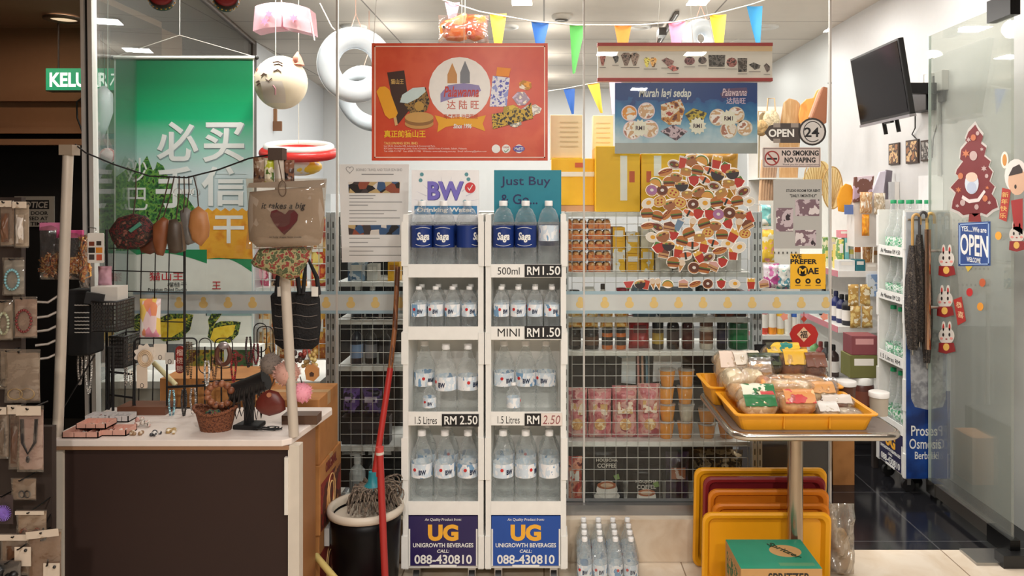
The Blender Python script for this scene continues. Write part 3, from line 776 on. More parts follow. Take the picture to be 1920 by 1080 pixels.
B().tube([(X(656 + 7 * (16 * math.sin(t) ** 3) / 16, WY), WY - .001, Z(318 - 7 * (13 * math.cos(t) - 5 * math.cos(2 * t) - 2 * math.cos(3 * t) - math.cos(4 * t)) / 16, WY)) for t in [2 * PI * i / 24 for i in range(24)]], .0012, 4, True).make('heart_mark', grey, wp)
# signs on the right-hand pane
SY = GY - .004
s1 = thing('open_sign', 'dark open sign with a round twenty four hour dial on the glass', 'sign', (X(1492, SY), SY, Z(274, SY)))
pic(s1, [(1433, 249), (1442, 236), (1458, 231), (1500, 231), (1500, 268), (1462, 268), (1446, 264)], SY, (74, 66, 62), 'plate', .002)
for a, c, d, e in ((1450, 1463, 231, 239), (1483, 1497, 231, 239), (1450, 1463, 260, 268)): pic(s1, [(a, d), (c, d), (c, e), (a, e)], SY - .002, (150, 140, 132), 'checker_patch', .0006)
pdisc(s1, 1523, 247, 26, SY - .002, (50, 44, 42), 'dial_rim', .002); pdisc(s1, 1523, 247, 22.5, SY - .004, (206, 202, 198), 'dial', .001)
B().tube([(X(1523 + 17 * math.cos(t), SY), SY - .0054, Z(247 + 19 * math.sin(t), SY)) for t in [.9 + 5 * i / 20 for i in range(21)]], .002, 5).make('dial_arrow', INK, s1)
ptext('OPEN', 1441, 1489, 242, 257, SY - .0024, WHITE, s1, bold=.03); ptext('24', 1508, 1536, 239, 257, SY - .0052, INK, s1, bold=.02)
s2 = thing('no_smoking_sign', 'grey no smoking and no vaping sign with a red prohibition ring', 'sign', (X(1484, SY), SY, Z(314, SY)))
b = B(); b.prism(rrect(X(1430, SY), X(1539, SY), Z(314, SY), Z(276, SY), .006), SY, SY + .003); b.make('plate', mat((206, 192, 186), .5), s2)
b = B()
for r in ((1432, 1537, 278, 279.3), (1432, 1537, 311, 312.3), (1432, 1433.2, 278, 312), (1535.8, 1537, 278, 312)): pbox(b, *r, SY - .0008, .0008)
b.make('border', mat((130, 110, 106), .5), s2)
rr = mat((150, 50, 46), .5)
B().lathe([(.0335, .0), (.0335, -.001), (.0275, -.001), (.0275, .0)], (X(1447.5, SY), SY, Z(296.5, SY)), 28, False, 'y', caps=False).make('prohibition_ring', rr, s2)
pic(s2, [(1437, 287), (1439, 285), (1458, 306), (1456, 308)], SY - .0002, 0, 'ring_bar', m=rr)
pic(s2, [(1438, 296), (1457, 296), (1457, 299.5), (1438, 299.5)], SY, 0, 'cigarette_picture', m=INK)
ptext('NO SMOKING', 1466, 1535, 282, 292, SY, INK, s2, bold=.035); ptext('NO VAPING', 1471, 1529, 295, 305, SY, INK, s2, bold=.035); ptext('Thank you for your cooperation', 1467, 1536, 307, 310.5, SY, INK, s2)
s3 = thing('notice_sheet', 'grey rental notice with four room photographs on the glass', 'poster', (X(1496, SY), SY, Z(466, SY)))
b = B(); b.prism(outline([(1450, 337), (1541, 336), (1541, 466), (1451, 466)], SY), SY, SY + .002); b.make('paper', mat((176, 176, 172), .6, var=.03), s3)
ptext('STUDIO ROOM FOR RENT', 1474, 1538, 355, 360, SY, INK, s3, bold=.02); ptext('"DAILY / MONTHLY"', 1481, 1531, 364, 370, SY, INK, s3, bold=.02)
for k, r in enumerate(((1455, 1487, 390, 434), (1491, 1536, 374, 405), (1491, 1530, 431, 461))):
    pic(s3, [(r[0], r[2]), (r[1], r[2]), (r[1], r[3]), (r[0], r[3])], SY, 0, 'room_photo', m=blotch([(50, 40, 46), (190, 176, 182), (120, 96, 106), (214, 206, 206)], 14, .5))
s4 = thing('payment_sign', 'yellow payment sign with three round icons on the glass', 'sign', (X(1514, SY), SY, Z(541, SY)))
b = B(); pbox(b, 1482, 1548, 476, 542, SY, .002); b.make('plate', mat((238, 182, 40), .5), s4)
ptext('WE', 1483, 1503, 477, 485, SY, INK, s4, bold=.035); ptext('PREFER', 1482, 1532, 486, 495, SY, INK, s4, bold=.035)
pdisc(s4, 1505, 508, 10, SY - .0001, (20, 20, 22), 'logo_disc'); ptext('M', 1498, 1512, 502, 514, SY - .0012, mat((238, 182, 40), .5), s4, bold=.03); ptext('AE', 1514, 1535, 502, 514, SY, INK, s4, bold=.035)
for cx in (1496, 1515, 1534):
    pdisc(s4, cx, 527, 5, SY - .0001, (40, 36, 30), 'icon_disc'); pdisc(s4, cx, 527, 2, SY - .0012, (238, 182, 40), 'icon_dot')
    pic(s4, [(cx - 5, 534), (cx + 5, 534), (cx + 5, 536), (cx - 5, 536)], SY, 0, 'caption_line', m=mat((150, 110, 40), .5))
s5 = thing('red_ornament', 'red round new year ornament with a gold diamond and tassel on the glass', 'ornament', (X(1507, SY), SY, Z(650, SY)))
pic(s5, [(1480, 626), (1487, 612), (1496, 607), (1520, 607), (1528, 613), (1534, 626), (1529, 642), (1517, 650), (1498, 650), (1486, 642)], SY - .001, (186, 44, 40), 'disc', .004)
pic(s5, [(1507, 613), (1520, 627), (1507, 641), (1494, 627)], SY - .005, (236, 196, 160), 'diamond', .001); ptext('福', 1500, 1514, 620, 634, SY - .0062, INK, s5, bold=.01)
pic(s5, [(1507, 592), (1513, 598), (1507, 604), (1501, 598)], SY - .001, (176, 60, 46), 'knot', .003)
B().cyl((X(1507, SY), SY - .002, Z(650, SY)), (X(1507, SY), SY - .002, Z(668, SY)), .012, .02, n=10).make('tassel', mat((206, 150, 70), .6), s5)
B().tube([(X(1507, SY), SY - .002, Z(610, SY)), (X(1507, SY), SY - .002, Z(585, SY))], .0015, 5).make('cord', mat((176, 60, 46), .5), s5)
for k, px in enumerate((1471, 1546)):
    b = B(); Yk = SY - .001
    b.prism(outline([(px + 8 * math.cos(t * PI / 5) * (1 if t % 2 else .7), 594 + 8 * math.sin(t * PI / 5) * (1 if t % 2 else .7)) for t in range(10)], Yk), Yk, Yk + .003)
    b.make('flower_decal', mat((226, 150, 130), .5), label='small pink blossom decal on the glass %s the red ornament' % ('left of' if k == 0 else 'right of'), cat='decal', group='blossom decals by the red ornament')
# ================================================================= bottles and the white display stands
WATER = watery((254, 254, 255), .40, .05)
WATER2 = watery((253, 254, 255), .36, .04)
LBL = blotch([(232, 236, 240), (206, 220, 232), (236, 238, 240), (120, 160, 196)], 26, 0.35, stretch=(1, 1, .6))
LBLUE = mat((28, 52, 118), 0.35)
CAPW = mat((240, 240, 240), 0.4)
CAPG = mat((24, 150, 96), 0.4)
def wraptext(txt, w, z0, z1, r, m, parent, bold=.02, shear=0, phi=0.0):
    o = text(txt, -w / 2, w / 2, z0, z1, 0, m, parent, bold=bold, shear=shear, th=.0005)
    for v in o.data.vertices:
        x, y, z = v.co
        q = r + .0006 - y
        a = x / r + phi
        v.co = (q * math.sin(a), -q * math.cos(a), z)
    return o
def bottle(name, h, r, label, lab=(.34, .62), kind='bw', cap=CAPW, body=WATER, detail=True):
    t = thing(name, label, 'bottle')
    p = [(r * .82, 0), (r * .98, h * .02)]
    k = 7
    for i in range(k):
        z = h * (.06 + (lab[0] - .1) * i / (k - 1)) if lab[0] > .2 else h * (.04 + .1 * i / k)
        p.append((r * (.96 if i % 2 else 1.0), z))
    p += [(r * .97, h * (lab[0] - .01)), (r * .965, h * lab[0]), (r * .965, h * lab[1]), (r, h * (lab[1] + .015)), (r * .98, h * (lab[1] + .06)), (r * .86, h * (lab[1] + .14)), (r * .6, h * (lab[1] + .22)), (r * .36, h * .905), (r * .33, h * .92), (r * .36, h * .925), (r * .33, h * .94)]
    p = sorted(p, key=lambda q: q[1])
    B().lathe(p, n=22).make('bottle_body', body, t)
    rc = r * .38
    B().lathe([(rc, h * .93), (rc, h * .99), (rc * .92, h), (0, h)], n=16).make('cap', cap, t)
    l = B().lathe([(r * .985, h * lab[0]), (r * .985, h * lab[1])], n=24)
    l.f = [f for f in l.f if len(f) == 4]; l.sm = l.sm[:len(l.f)]
    zc, lh = h * (lab[0] + lab[1]) / 2, h * (lab[1] - lab[0])
    if kind == 'saga':
        lo = l.make('label', LBLUE, t)
        wraptext('Saga', r * 1.15, zc - lh * .26, zc + lh * .2, r * .985, WHITE, lo, .03, .2)
        for s_ in (-1, 1):
            B().tube([(s_ * 0 + r * .99 * math.sin(a), -r * .99 * math.cos(a), zc + s_ * lh * (.34 + .08 * math.cos(a * 2))) for a in [-.7 + .14 * i for i in range(11)]], .0012, 4).make('label_swirl', WHITE, lo)
    elif kind == 'bw':
        lo = l.make('label', LBL, t)
        wraptext('BW', r * .66, zc - lh * .26, zc + lh * .1, r * .985, mat((24, 40, 74), .4), lo, .04)
        B().prism(disc(0, zc + lh * .1, lh * .12, n=10), -r * .985 - .002, -r * .985 + .002).make('red_mark', RED, lo).data.transform(Matrix.Rotation(-.75, 4, 'Z'))
    elif kind == 'green':
        l.make('label', blotch([(226, 236, 230), (120, 190, 150), (236, 240, 236), (60, 150, 100)], 40, .35), t)
    return t
b_saga = bottle('water_bottle', .30, .046, '', (.36, .66), 'saga')
b_big = bottle('water_bottle', .31, .045, '', (.40, .58), 'bw', body=WATER2)
b_mini = bottle('water_bottle', .19, .033, '', (.36, .62), 'bw')
b_tiny = bottle('water_bottle', .155, .029, '', (.36, .62), 'bw')
b_pack = bottle('water_bottle', .215, .031, '', (.30, .52), 'bw')
b_green = bottle('water_bottle', .30, .044, '', (.12, .30), 'green', cap=CAPG)
b_plain = bottle('water_bottle', .30, .044, '', (.45, .66), 'bw')
U = 3.15 / F
def z_(py): return EYE - (py - CY) * U
def stand(name, label, head, pane, w=.328):
    t = thing(name, label, 'display stand')
    h = w / 2
    WM = mat((232, 232, 228), .4)
    b = B()
    for s in (-1, 1):
        x0, x1 = sorted((s * h, s * (h - .022)))
        b.box(x0, x1, 0, .24, .085, 1.53)
        x0, x1 = sorted((s * (h + .006), s * (h - .02)))
        for a, c in ((.09, .22), (.45, .62), (.92, 1.05), (1.32, 1.5)): b.box(x0, x1, -.004, .1, a, c)
    b.make('side_panel', WM, t)
    B().box(-h + .022, h - .022, .23, .24, .1, 1.53).make('back_panel', mat((240, 237, 231), .5), t)
    for z, l0, l1 in ((1.285, 1.274, 1.328), (1.042, 1.02, 1.074), (.682, .672, .727), (.325, .307, .362)):
        s_ = B().box(-h + .022, h - .022, .003, .23, z - .012, z).make('shelf', WM, t)
        B().box(-h + .022, h - .022, -.002, .003, l0, l1).make('front_lip', mat((236, 236, 232), .4), s_)
    b = B().box(-h + .022, h - .022, .01, .24, .085, .1)
    b.make('bottom_plate', WM, t)
    pn = B().box(-h + .024, h - .024, -.001, .012, .1, .302).make('base_sign', pane, t)
    yl = mat((240, 176, 52), .4)
    a = -.0015
    text('An Quality Product from:', -.075, .075, z_(978), z_(971), a, WHITE, pn, shear=.15)
    text('UG', -.062, .062, z_(1014), z_(983), a, yl, pn, bold=.05)
    text('UNIGROWTH BEVERAGES', -.123, .123, z_(1026), z_(1018), a, WHITE, pn, bold=.02)
    text('CALL:', -.025, .025, z_(1036), z_(1030), a, WHITE, pn, bold=.02, shear=.15)
    text('088-430810', -.117, .117, z_(1057), z_(1040), a, WHITE, pn, bold=.02)
    b = B()
    for s in (-1, 1):
        b.box(*sorted((s * (h - .024), s * (h - .03))), -.004, .002, .1, .25)
    b.box(-.055, .055, -.004, .002, .094, .104)
    b.make('sign_clip', WM, t)
    for s in (-1, 1):
        for y in (.04, .2):
            c = B().cyl((s * (h - .05) - .012, y, .035), (s * (h - .05) + .012, y, .035), .034, n=14).make('caster', BLACK, t)
            B().box(s * (h - .05) - .016, s * (h - .05) + .016, y - .01, y + .01, .04, .086).make('caster_fork', STEEL, c)
    return t
def pricetag(t, y0, y1, s1, s2, hand=False):
    """black price tag and size wording on a shelf lip (px offsets measured on the stand's own front plane)"""
    z0, z1 = z_(y1), z_(y0)
    tag_ = B().box(-.005, .145, -.0045, -.002, z0, z1).make('price_tag', INK, t)
    text(s1, -.115, -.025, z0 + .009, z1 - .011, -.002, INK, tag_)
    text('RM', .005, .055, z0 + .008, z1 - .008, -.0046, WHITE, tag_, bold=.02)
    if hand: B().box(.062, .148, -.0075, -.0046, z0 + .002, z1 + .002).make('paper_slip', mat((226, 214, 206), .6), tag_)
    text(s2, .068, .14, z0 + .008, z1 - .006, -.0077 if hand else -.0046, mat((150, 90, 90), .5) if hand else WHITE, tag_, bold=0 if hand else .012, shear=.2 if hand else 0)
BWB = mat((120, 110, 196), .4)
stA = stand('display_stand', 'white bottle stand with a white header and a purple base sign, beside the mop bin', None, mat((38, 28, 84), .4))
h_ = B().box(-.142, .132, .006, .016, 1.5, 1.711).make('header_board', mat((240, 240, 242), .35), stA)
text('BW', -.075, .072, z_(376), z_(341), .0055, mat((70, 64, 140), .4), h_, bold=.055)
text('BW', -.077, .070, z_(375), z_(340), .0046, BWB, h_, bold=.035)
text('Drinking Water', -.118, .11, z_(400), z_(389), .0042, WHITE, h_, bold=.03)
B().prism([(-.13, z_(402)), (.125, z_(402)), (.125, z_(386)), (-.13, z_(386))], .0044, .006).make('blue_strip', mat((60, 130, 178), .4), h_)
B().prism(disc(.097, z_(352), .022, n=20), .0044, .006).make('red_seal', mat((206, 60, 64), .4), h_)
text('✓', .086, .108, z_(358), z_(346), .0042, WHITE, h_)
for k in range(10):
    a = PI * (k + .5) / 10
    B().prism([(.09 * math.cos(a - .03), z_(382) + .07 * math.sin(a - .03)), (.14 * math.cos(a), z_(382) + .115 * math.sin(a)), (.09 * math.cos(a + .03), z_(382) + .07 * math.sin(a + .03))], .0052, .006).make('burst_ray', mat((212, 212, 222), .4), h_)
for x, y in ((-.1, 327), (-.105, 338), (.082, 327), (.09, 336), (-.1, 378), (.075, 378)):
    B().prism(disc(x, z_(y), .008, n=10), .0048, .006).make('water_drop', mat((90, 150, 160), .4), h_)
stB = stand('display_stand', 'white bottle stand with a teal header and a bright blue base sign', None, mat((22, 74, 160), .4))
h_ = B().box(-.132, .142, .006, .016, 1.5, 1.711).make('header_board', mat((22, 126, 146), .4), stB)
dk = mat((24, 34, 84), .4)
text('Just Buy', -.105, .098, z_(352), z_(331), .0055, dk, h_, bold=.008)
text('& Go...', -.105, .045, z_(383), z_(364), .0055, dk, h_, bold=.008)
pricetag(stB, 496, 519, '500ml', '1.50'); pricetag(stB, 611, 635, 'MINI', '1.50')
pricetag(stA, 776, 799, '1.5 Litres', '2.50'); pricetag(stB, 775, 798, '1.5 Litres', '2.50', True)
SAX, SBX, SY0 = X(831, 3.15), X(986, 3.15), 3.15
def setback(o, k=3.252 / 3.15):
    for v in o.data.vertices:
        v.co = (v.co.x * k, v.co.y + .097, EYE + (v.co.z - EYE) * k)
    for c in o.children: setback(c, k)
for t in (stA, stB): setback([c for c in t.children if c.name.startswith('header')][0])
for t, x in ((stA, SAX), (stB, SBX)): t.location = (x, SY0, 0); ROOTLOC[t.name] = Vector(t.location)
def put(src, px, zb, dy, label, group, rot=0.0, Y=SY0, lean=0):
    Yb = Y + dy
    sc = SAX if px < 908 else SBX
    r = max(v.co.x for v in src.children[0].data.vertices)
    x = sc + max(-.1405 + r, min(.1405 - r, X(px, Y) - sc))
    return dup(src, (x, Yb, zb), label, (lean, 0, rot), group)
for nm, off, hd in (('white-headed', 0, 'purple'), ('teal-headed', 153, 'blue')):
    A = off == 0
    g = 'bottles on the %s stand' % nm
    side = ('leftmost', 'middle', 'rightmost')
    for i, px in enumerate((785, 829, 874) if A else (940, 985, 1029)):
        put(b_saga if not (not A and i == 2) else b_plain, px, 1.286, .055, '%s of three large water bottles on the top shelf of the %s stand' % (side[i], nm), g, rot=(.25, 0, 1.2)[i] if A else (.05, -.1, 2.5)[i])
        put(b_saga, px, 1.286, .175, 'large water bottle behind the %s one on the top shelf of the %s stand' % (side[i], nm), g, 2 + i)
    four = ('first', 'second', 'third', 'fourth')
    for i, px in enumerate((782, 814, 846, 878) if A else (939, 971, 1003, 1035)):
        put(b_mini, px, 1.043, .045, '%s small water bottle from the left, second shelf, %s stand' % (four[i], nm), g, (.3, .1, -.1, .5)[i] if A else (.6, .2, 0, .5)[i])
        put(b_mini, px, 1.043, .125, 'small back row water bottle behind the %s one, second shelf, %s stand' % (four[i], nm), g, 1 + i)
    for i, px in enumerate((787, 833, 876) if A else (940, 984, 1024)):
        put(b_big, px, .683, (.13, .055, .06)[i] if A else .13, '%s of three large water bottles on the third shelf of the %s stand' % (side[i], nm), g, (.8, -.3, .9)[i] if A else (.6, .1, -.2)[i])
    put(b_tiny, 803 if A else 962, .683, .035, 'little water bottle before the large ones, third shelf, %s stand' % nm, g, (.2 if A else 2.4))
    for i, px in enumerate((787, 831, 875) if A else (940, 985, 1030)):
        put(b_big, px, .326, .055, '%s of three large water bottles on the lowest shelf of the %s stand' % (side[i], nm), g, (.2, .5, .6)[i] if A else (.7, 1.3, 2.6)[i])
        put(b_big, px, .326, .17, 'large water bottle behind the %s one on the lowest shelf of the %s stand' % (side[i], nm), g, 3 + i)
# water pack on the floor: four by four bottles under film
xs = (1097, 1125, 1153, 1183)
rows = ('front', 'second', 'third', 'back')
for j in range(4):
    for i in range(4):
        dup(b_pack, (X(1096 + 29 * i, 3.15) + .002 * j, 3.15 + .0635 * j, 0.001), '%s bottle from the left in the %s row of the wrapped water pack' % (four[i], rows[j]), (0, 0, RND.uniform(-.5, .5) + (1.0 if i == 2 else 0)), 'bottles in the shrink-wrapped water pack')
x0, x1 = X(1096, 3.15) - .034, X(1183, 3.15) + .036
def film(u, v):
    a = 2 * PI * u
    cx, cy = (x0 + x1) / 2, 3.15 + .095
    ex = lambda q: math.copysign(abs(q) ** .35, q)
    k = 1.0 if v < .75 else 1 - .10 * (v - .75) / .25
    return (cx + (x1 - x0) / 2 * ex(math.cos(a)) * k, cy + .132 * ex(math.sin(a)) * k, .004 + .175 * v + .003 * noise.noise(Vector((u * 30, v * 8, 2))))
B().grid(film, 48, 8).make('shrink_film', clear((250, 252, 253), .05, .06, .1, .8, 24, edge=.35), label='clear shrink film wrapped round the water pack on the floor', cat='plastic film')
for s in (b_saga, b_big, b_mini, b_tiny, b_pack, b_plain): drop(s)
# ---------------------------------------------------------------- bin with a mop, dustpan handle, carton stack, broom stick
bx, by = X(686, 3.09), 3.09
bn = thing('bin', 'round black bin with a cream rim standing beside the bottle stand', 'bin', (bx, by, 0))
B().lathe([(.108, 0), (.125, .02), (.138, .30), (.139, .352), (.132, .352), (.13, .30), (.115, .03), (0, .03)], (bx, by, 0), 32).make('bin_body', mat((9, 8, 10), .4, spec=.2), bn)
B().lathe([(.136, .345), (.149, .347), (.152, .36), (.148, .374), (.138, .376), (.128, .366), (.128, .345)], (bx, by, 0), 36, caps=False).make('rim', mat((206, 196, 180), .4), bn)
B().lathe([(0, .30), (.06, .30), (.128, .335)], (bx, by, 0), 28).make('inner_basin', mat((206, 196, 180), .5), bn)
B().box(bx - .158, bx - .138, by - .03, by + .03, .22, .29).make('side_grip', mat((190, 190, 188), .4), bn)
MY = 3.10
mp = thing('mop', 'wet string mop with teal socket and long red and wooden handle in the bin', 'mop', (X(700, MY), MY, .32))
def PT(px, py, Y): return Vector((X(px, Y), Y, Z(py, Y)))
B().cyl(PT(702, 893, MY), PT(732, 690, MY + .1), .0125, n=12).make('red_handle', mat((176, 46, 42), .4), mp)
B().tube([PT(731, 696, MY + .1), PT(740, 620, MY + .14), PT(743, 560, MY + .17), PT(746, 500, MY + .2)], .0105, 10).make('wooden_handle', blotch([(120, 72, 40), (150, 94, 54), (96, 56, 32)], 8, .5, stretch=(6, 6, 1)), mp)
B().lathe([(.016, .07), (.02, .03), (.036, .012), (.046, .0)], tuple(PT(699, 917, MY)), 18).make('socket', mat((40, 136, 150), .4), mp)
b = B()
base = PT(699, 914, MY)
for k in range(90):
    a = RND.uniform(0, 2 * PI); q = RND.uniform(.6, 1.15)
    p0 = base + Vector((.03 * math.cos(a), .03 * math.sin(a), .005))
    rr_ = (.10 if math.cos(a) < 0 else .105) * q
    pts = [p0, p0 + Vector((.45 * rr_ * math.cos(a), .45 * rr_ * math.sin(a), .012 * RND.random())), base + Vector((.8 * rr_ * math.cos(a + RND.uniform(-.3, .3)), .8 * rr_ * math.sin(a), -.02 + .025 * RND.random())), base + Vector((rr_ * math.cos(a), min(.1, rr_ * math.sin(a)), -.05 - .03 * RND.random()))]
    b.tube(pts, .0035, 4)
for k in range(14):
    a = RND.uniform(0, 6.3)
    c = PT(738, 915, MY) + Vector((RND.uniform(-.03, .025), RND.uniform(-.04, .03), RND.uniform(-.02, .02)))
    b.tube([c + Vector((.028 * math.cos(a + t), .02 * math.sin(t * 1.3), .03 * math.sin(a + t))) for t in [.5 * i for i in range(9)]], .003, 4)
b.make('mop_threads', blotch([(96, 84, 74), (126, 112, 98), (70, 60, 54)], 60, .9), mp)
DY = 2.93
dp = thing('dustpan', 'red upright dustpan handle rising in front of the black bin', 'dustpan', (X(722, DY), DY, 0))
B().cyl(PT(712, 846, DY), (X(724, DY), DY, .06), .0135, n=14).make('handle', mat((168, 44, 42), .35), dp)
B().cyl(PT(711.8, 838, DY), PT(712, 850, DY), .0155, n=14).make('end_cap', mat((196, 70, 66), .35), dp)
B().cyl(PT(712.1, 847, DY), PT(712.3, 852, DY), .016, n=14).make('collar', mat((206, 196, 186), .4), dp)
b = B().box(X(724, DY) - .12, X(724, DY) + .12, DY - .2, DY + .02, 0.0, .008).box(X(724, DY) - .12, X(724, DY) + .12, DY, DY + .02, .008, .09)
for s in (-1, 1): b.box(*sorted((X(724, DY) + s * .12, X(724, DY) + s * .11)), DY - .2, DY + .02, .008, .07)
b.make('pan', mat((168, 44, 42), .4), dp)
BRY = 2.9
B().cyl(PT(592, 1042, BRY + .06), PT(660, 1122, BRY - .12), .0125, n=12).make('broom_stick', mat((206, 186, 116), .5), label='pale yellow broom stick leaning across the foot of the cartons', cat='broom')
cart = blotch([(168, 112, 60), (186, 128, 72), (156, 102, 52)], 5, .8, soft=True)
dark = blotch([(120, 34, 30), (140, 44, 34), (90, 40, 26), (176, 116, 64)], 9, .7)
def carton(x0, x1, y0, y1, z0, z1, label, side=None, rot=0.0, txt=None):
    c = thing('carton', label, 'cardboard box', ((x0 + x1) / 2, (y0 + y1) / 2, z0), 'cartons stacked beside the desk')
    B().box(x0, x1, y0, y1, z0, z1).make('box_body', cart, c, bevel=.003)
    ym = (y0 + y1) / 2
    B().box(x0, x1, ym - .022, ym + .022, z1, z1 + .0008).box(x1, x1 + .0008, ym - .022, ym + .022, z1 - .05, z1).make('packing_tape', mat((190, 150, 100), .3), c)
    if side:
        pr = B().box(x1, x1 + .001, y0 + .01, y1 - .01, z0 + .01, z0 + (z1 - z0) * .72).make('side_print', dark, c)
        mt = Matrix.Translation((x1 + .0015, (y0 + y1) / 2, 0)) @ Matrix.Rotation(PI / 2, 4, 'Z')
        for k in range(2):
            B().tube([Vector((x1 + .002, ym + (.035 + .02 * k) * math.cos(t), z0 + (z1 - z0) * .4 + (.05 + .03 * k) * math.sin(t))) for t in [2 * PI * i / 16 for i in range(16)]], .003, 4, True).make('print_ring', mat((226, 180, 120), .6), pr)
        text(side, -.08, .08, z0 + (z1 - z0) * .8, z0 + (z1 - z0) * .95, 0, mat((120, 34, 30), .6), c, bold=.03, mt=mt)
    c.rotation_euler.z = rot
    return c
carton(-1.21, -.872, 3.0, 3.27, .56, .815, 'plain brown carton on top of the stack behind the desk', None)
carton(-1.2, -.866, 2.99, 3.3, .29, .56, 'brown carton with a red printed side, middle of the stack', 'ORIGINAL')
carton(-1.2, -.872, 3.0, 3.3, 0, .29, 'brown carton with dark red print at the bottom of the stack', 'FRESH')
# ================================================================= the accessory desk on the left
DT, DF, DB = .80, 2.55, 2.95
DX0, DX1 = X(82, DF), X(546, DF)
dk_ = thing('desk', 'brown fronted stall desk with a white top and bare poles at its corners', 'desk', ((DX0 + DX1) / 2, 2.75, 0))
B().zprism([(x, y) for x, y in ((DX0, DF + .01), (DX0 + .02, DF), (DX1 - .03, DF), (DX1 - .005, DF + .02), (-.80, DB - .03), (-.81, DB), (DX0, DB))], DT - .022, DT).make('desk_top', mat((226, 214, 206), .4), dk_, bevel=.003)
B().box(DX0 + .005, DX1 - .01, DF + .003, DF + .02, DT - .034, DT - .022).make('top_edge_strip', mat((150, 112, 84), .5), dk_)
B().box(X(118, 2.57), X(541, 2.57), 2.57, 2.585, .02, DT - .022).make('front_panel', mat((45, 25, 18), .75, var=.12, scale=4), dk_)
for a, c in ((86, 118), (540, 561)):
    B().box(X(a, 2.56), X(c, 2.56), 2.56, 2.6, 0, DT - .022).make('leg', mat((206, 196, 182), .5), dk_)
B().box(X(534, 2.56), X(541, 2.56), 2.555, 2.575, .55, .74).make('hinge_strip', mat((220, 214, 204), .5), dk_)
B().add([(-.832, 2.6, .02), (-.866, 2.93, .02), (-.876, 2.93, .02), (-.842, 2.6, .02), (-.832, 2.6, .778), (-.866, 2.93, .778), (-.876, 2.93, .778), (-.842, 2.6, .778)], [(0, 3, 2, 1), (4, 5, 6, 7), (0, 1, 5, 4), (1, 2, 6, 5), (2, 3, 7, 6), (3, 0, 4, 7)]).make('side_panel', mat((156, 106, 64), .5, var=.12, scale=6), dk_)
B().box(DX0 + .02, DX0 + .035, 2.6, 2.93, .02, .778).make('side_panel', mat((120, 90, 64), .5), dk_)
polem = mat((196, 184, 170), .35, 0.2)
for k, (p0, p1, cap) in enumerate((((108, 806), (128, 284), (117, 142, 272, 291)), ((551, 790), (522, 292), (506, 533, 278, 300)))):
    Y0 = 2.57 + .02
    pl = B().cyl((X(p0[0], Y0), Y0, DT), PT(*p1, Y0), .0165, n=16).make('pole', polem, dk_)
    b = B(); b.box(X(cap[0], Y0) , X(cap[1], Y0), Y0 - .02, Y0 + .025, Z(cap[3], Y0), Z(cap[2], Y0)); b.make('pole_cap', mat((150, 134, 116) if k == 0 else (70, 54, 44), .5), pl)
b = B()
b.tube([PT(141, 271, 2.6), PT(160, 286, 2.6), PT(213, 308, 2.62), PT(280, 330, 2.64), PT(350, 333, 2.64), PT(410, 318, 2.62), PT(467, 297, 2.6), PT(507, 290, 2.59)], .0028, 5)
b.make('strung_wire', INK, dk_)
# wire grid standing behind the desk
wg = thing('wire_grid', 'thin dark wire grid rising behind the accessory desk', 'wire grid', (X(270, 2.97), 2.97, DT))
b = B()
for y in (465, 507, 545, 600): b.cyl(PT(205, y, 2.97), PT(345, y + 4, 2.97), .0022, n=5)
for px in (214, 240, 266, 292, 318): b.cyl(PT(px, 440, 2.97), (X(px - 8, 2.97), 2.97, DT - .2), .0022, n=5)
b.make('wire_mesh', INK, wg)
b = B()
for px in (200, 346): b.cyl(PT(px, 430, 2.97), (X(px, 2.97), 2.97, 0), .005, n=8)
b.make('upright_wire', INK, wg)
# ---- bags hung on the wire between the poles
batik = blotch([(40, 16, 18), (90, 28, 26), (20, 14, 14), (60, 40, 30), (120, 70, 60)], 60, .7)
def pouch(name, label, pts, Y, d, m, cat='pouch', seed=0, group=None, hang=None, parent=None):
    """a soft bag whose outline is puffed in depth"""
    o2 = outline(pts, Y)
    cx, cz = sum(p[0] for p in o2) / len(o2), sum(p[1] for p in o2) / len(o2)
    b = B()
    vs, fs = [], []
    n = len(o2)
    rings = ((1.0, 0), (.93, .5), (.72, .86), (.38, 1.0))
    for s in (-1, 1):
        k0 = len(vs)
        for q, t in rings:
            for x, z in o2:
                nn = noise.noise(Vector((x * 22 + seed, z * 22, s)))
                vs.append((cx + (x - cx) * q, Y + s * d / 2 * t * (1 + .35 * nn), cz + (z - cz) * q))
        vs.append((cx, Y + s * d / 2, cz))
        for j in range(3):
            for i in range(n):
                f = (k0 + j * n + i, k0 + j * n + (i + 1) % n, k0 + (j + 1) * n + (i + 1) % n, k0 + (j + 1) * n + i)
                fs.append(f if s > 0 else f[::-1])
        for i in range(n):
            f = (k0 + 3 * n + i, k0 + 3 * n + (i + 1) % n, k0 + 4 * n)
            fs.append(f if s > 0 else f[::-1])
    b.add(vs, fs, True)
    if parent is not None: return b.make(name, m, parent)
    t = thing(name, label, cat, (cx, Y, min(p[1] for p in o2)), group)
    b.make('bag_body', m, t)
    if hang:
        x0, y0 = hang
        tx, tz = max(o2, key=lambda p: p[1])
        B().tube([(tx, Y, tz - .004), ((tx + X(x0, Y)) / 2 + .006, Y - .003, (tz + Z(y0, Y)) / 2), (X(x0, Y), Y, Z(y0, Y))], .0022, 5).make('loop', mat((60, 40, 30), .6), t)
    return t
HY = 2.66
bk = pouch('batik_pouch', 'dark patterned pouch with a green tag hung on the stall wire', [(205, 432), (222, 408), (250, 400), (274, 405), (290, 424), (288, 446), (270, 462), (245, 468), (222, 466), (212, 450)], HY, .06, batik, hang=(255, 330))
pic(bk, [(241, 432), (262, 416), (266, 422), (246, 436)], HY - .034, (70, 130, 110), 'green_tag', .002)
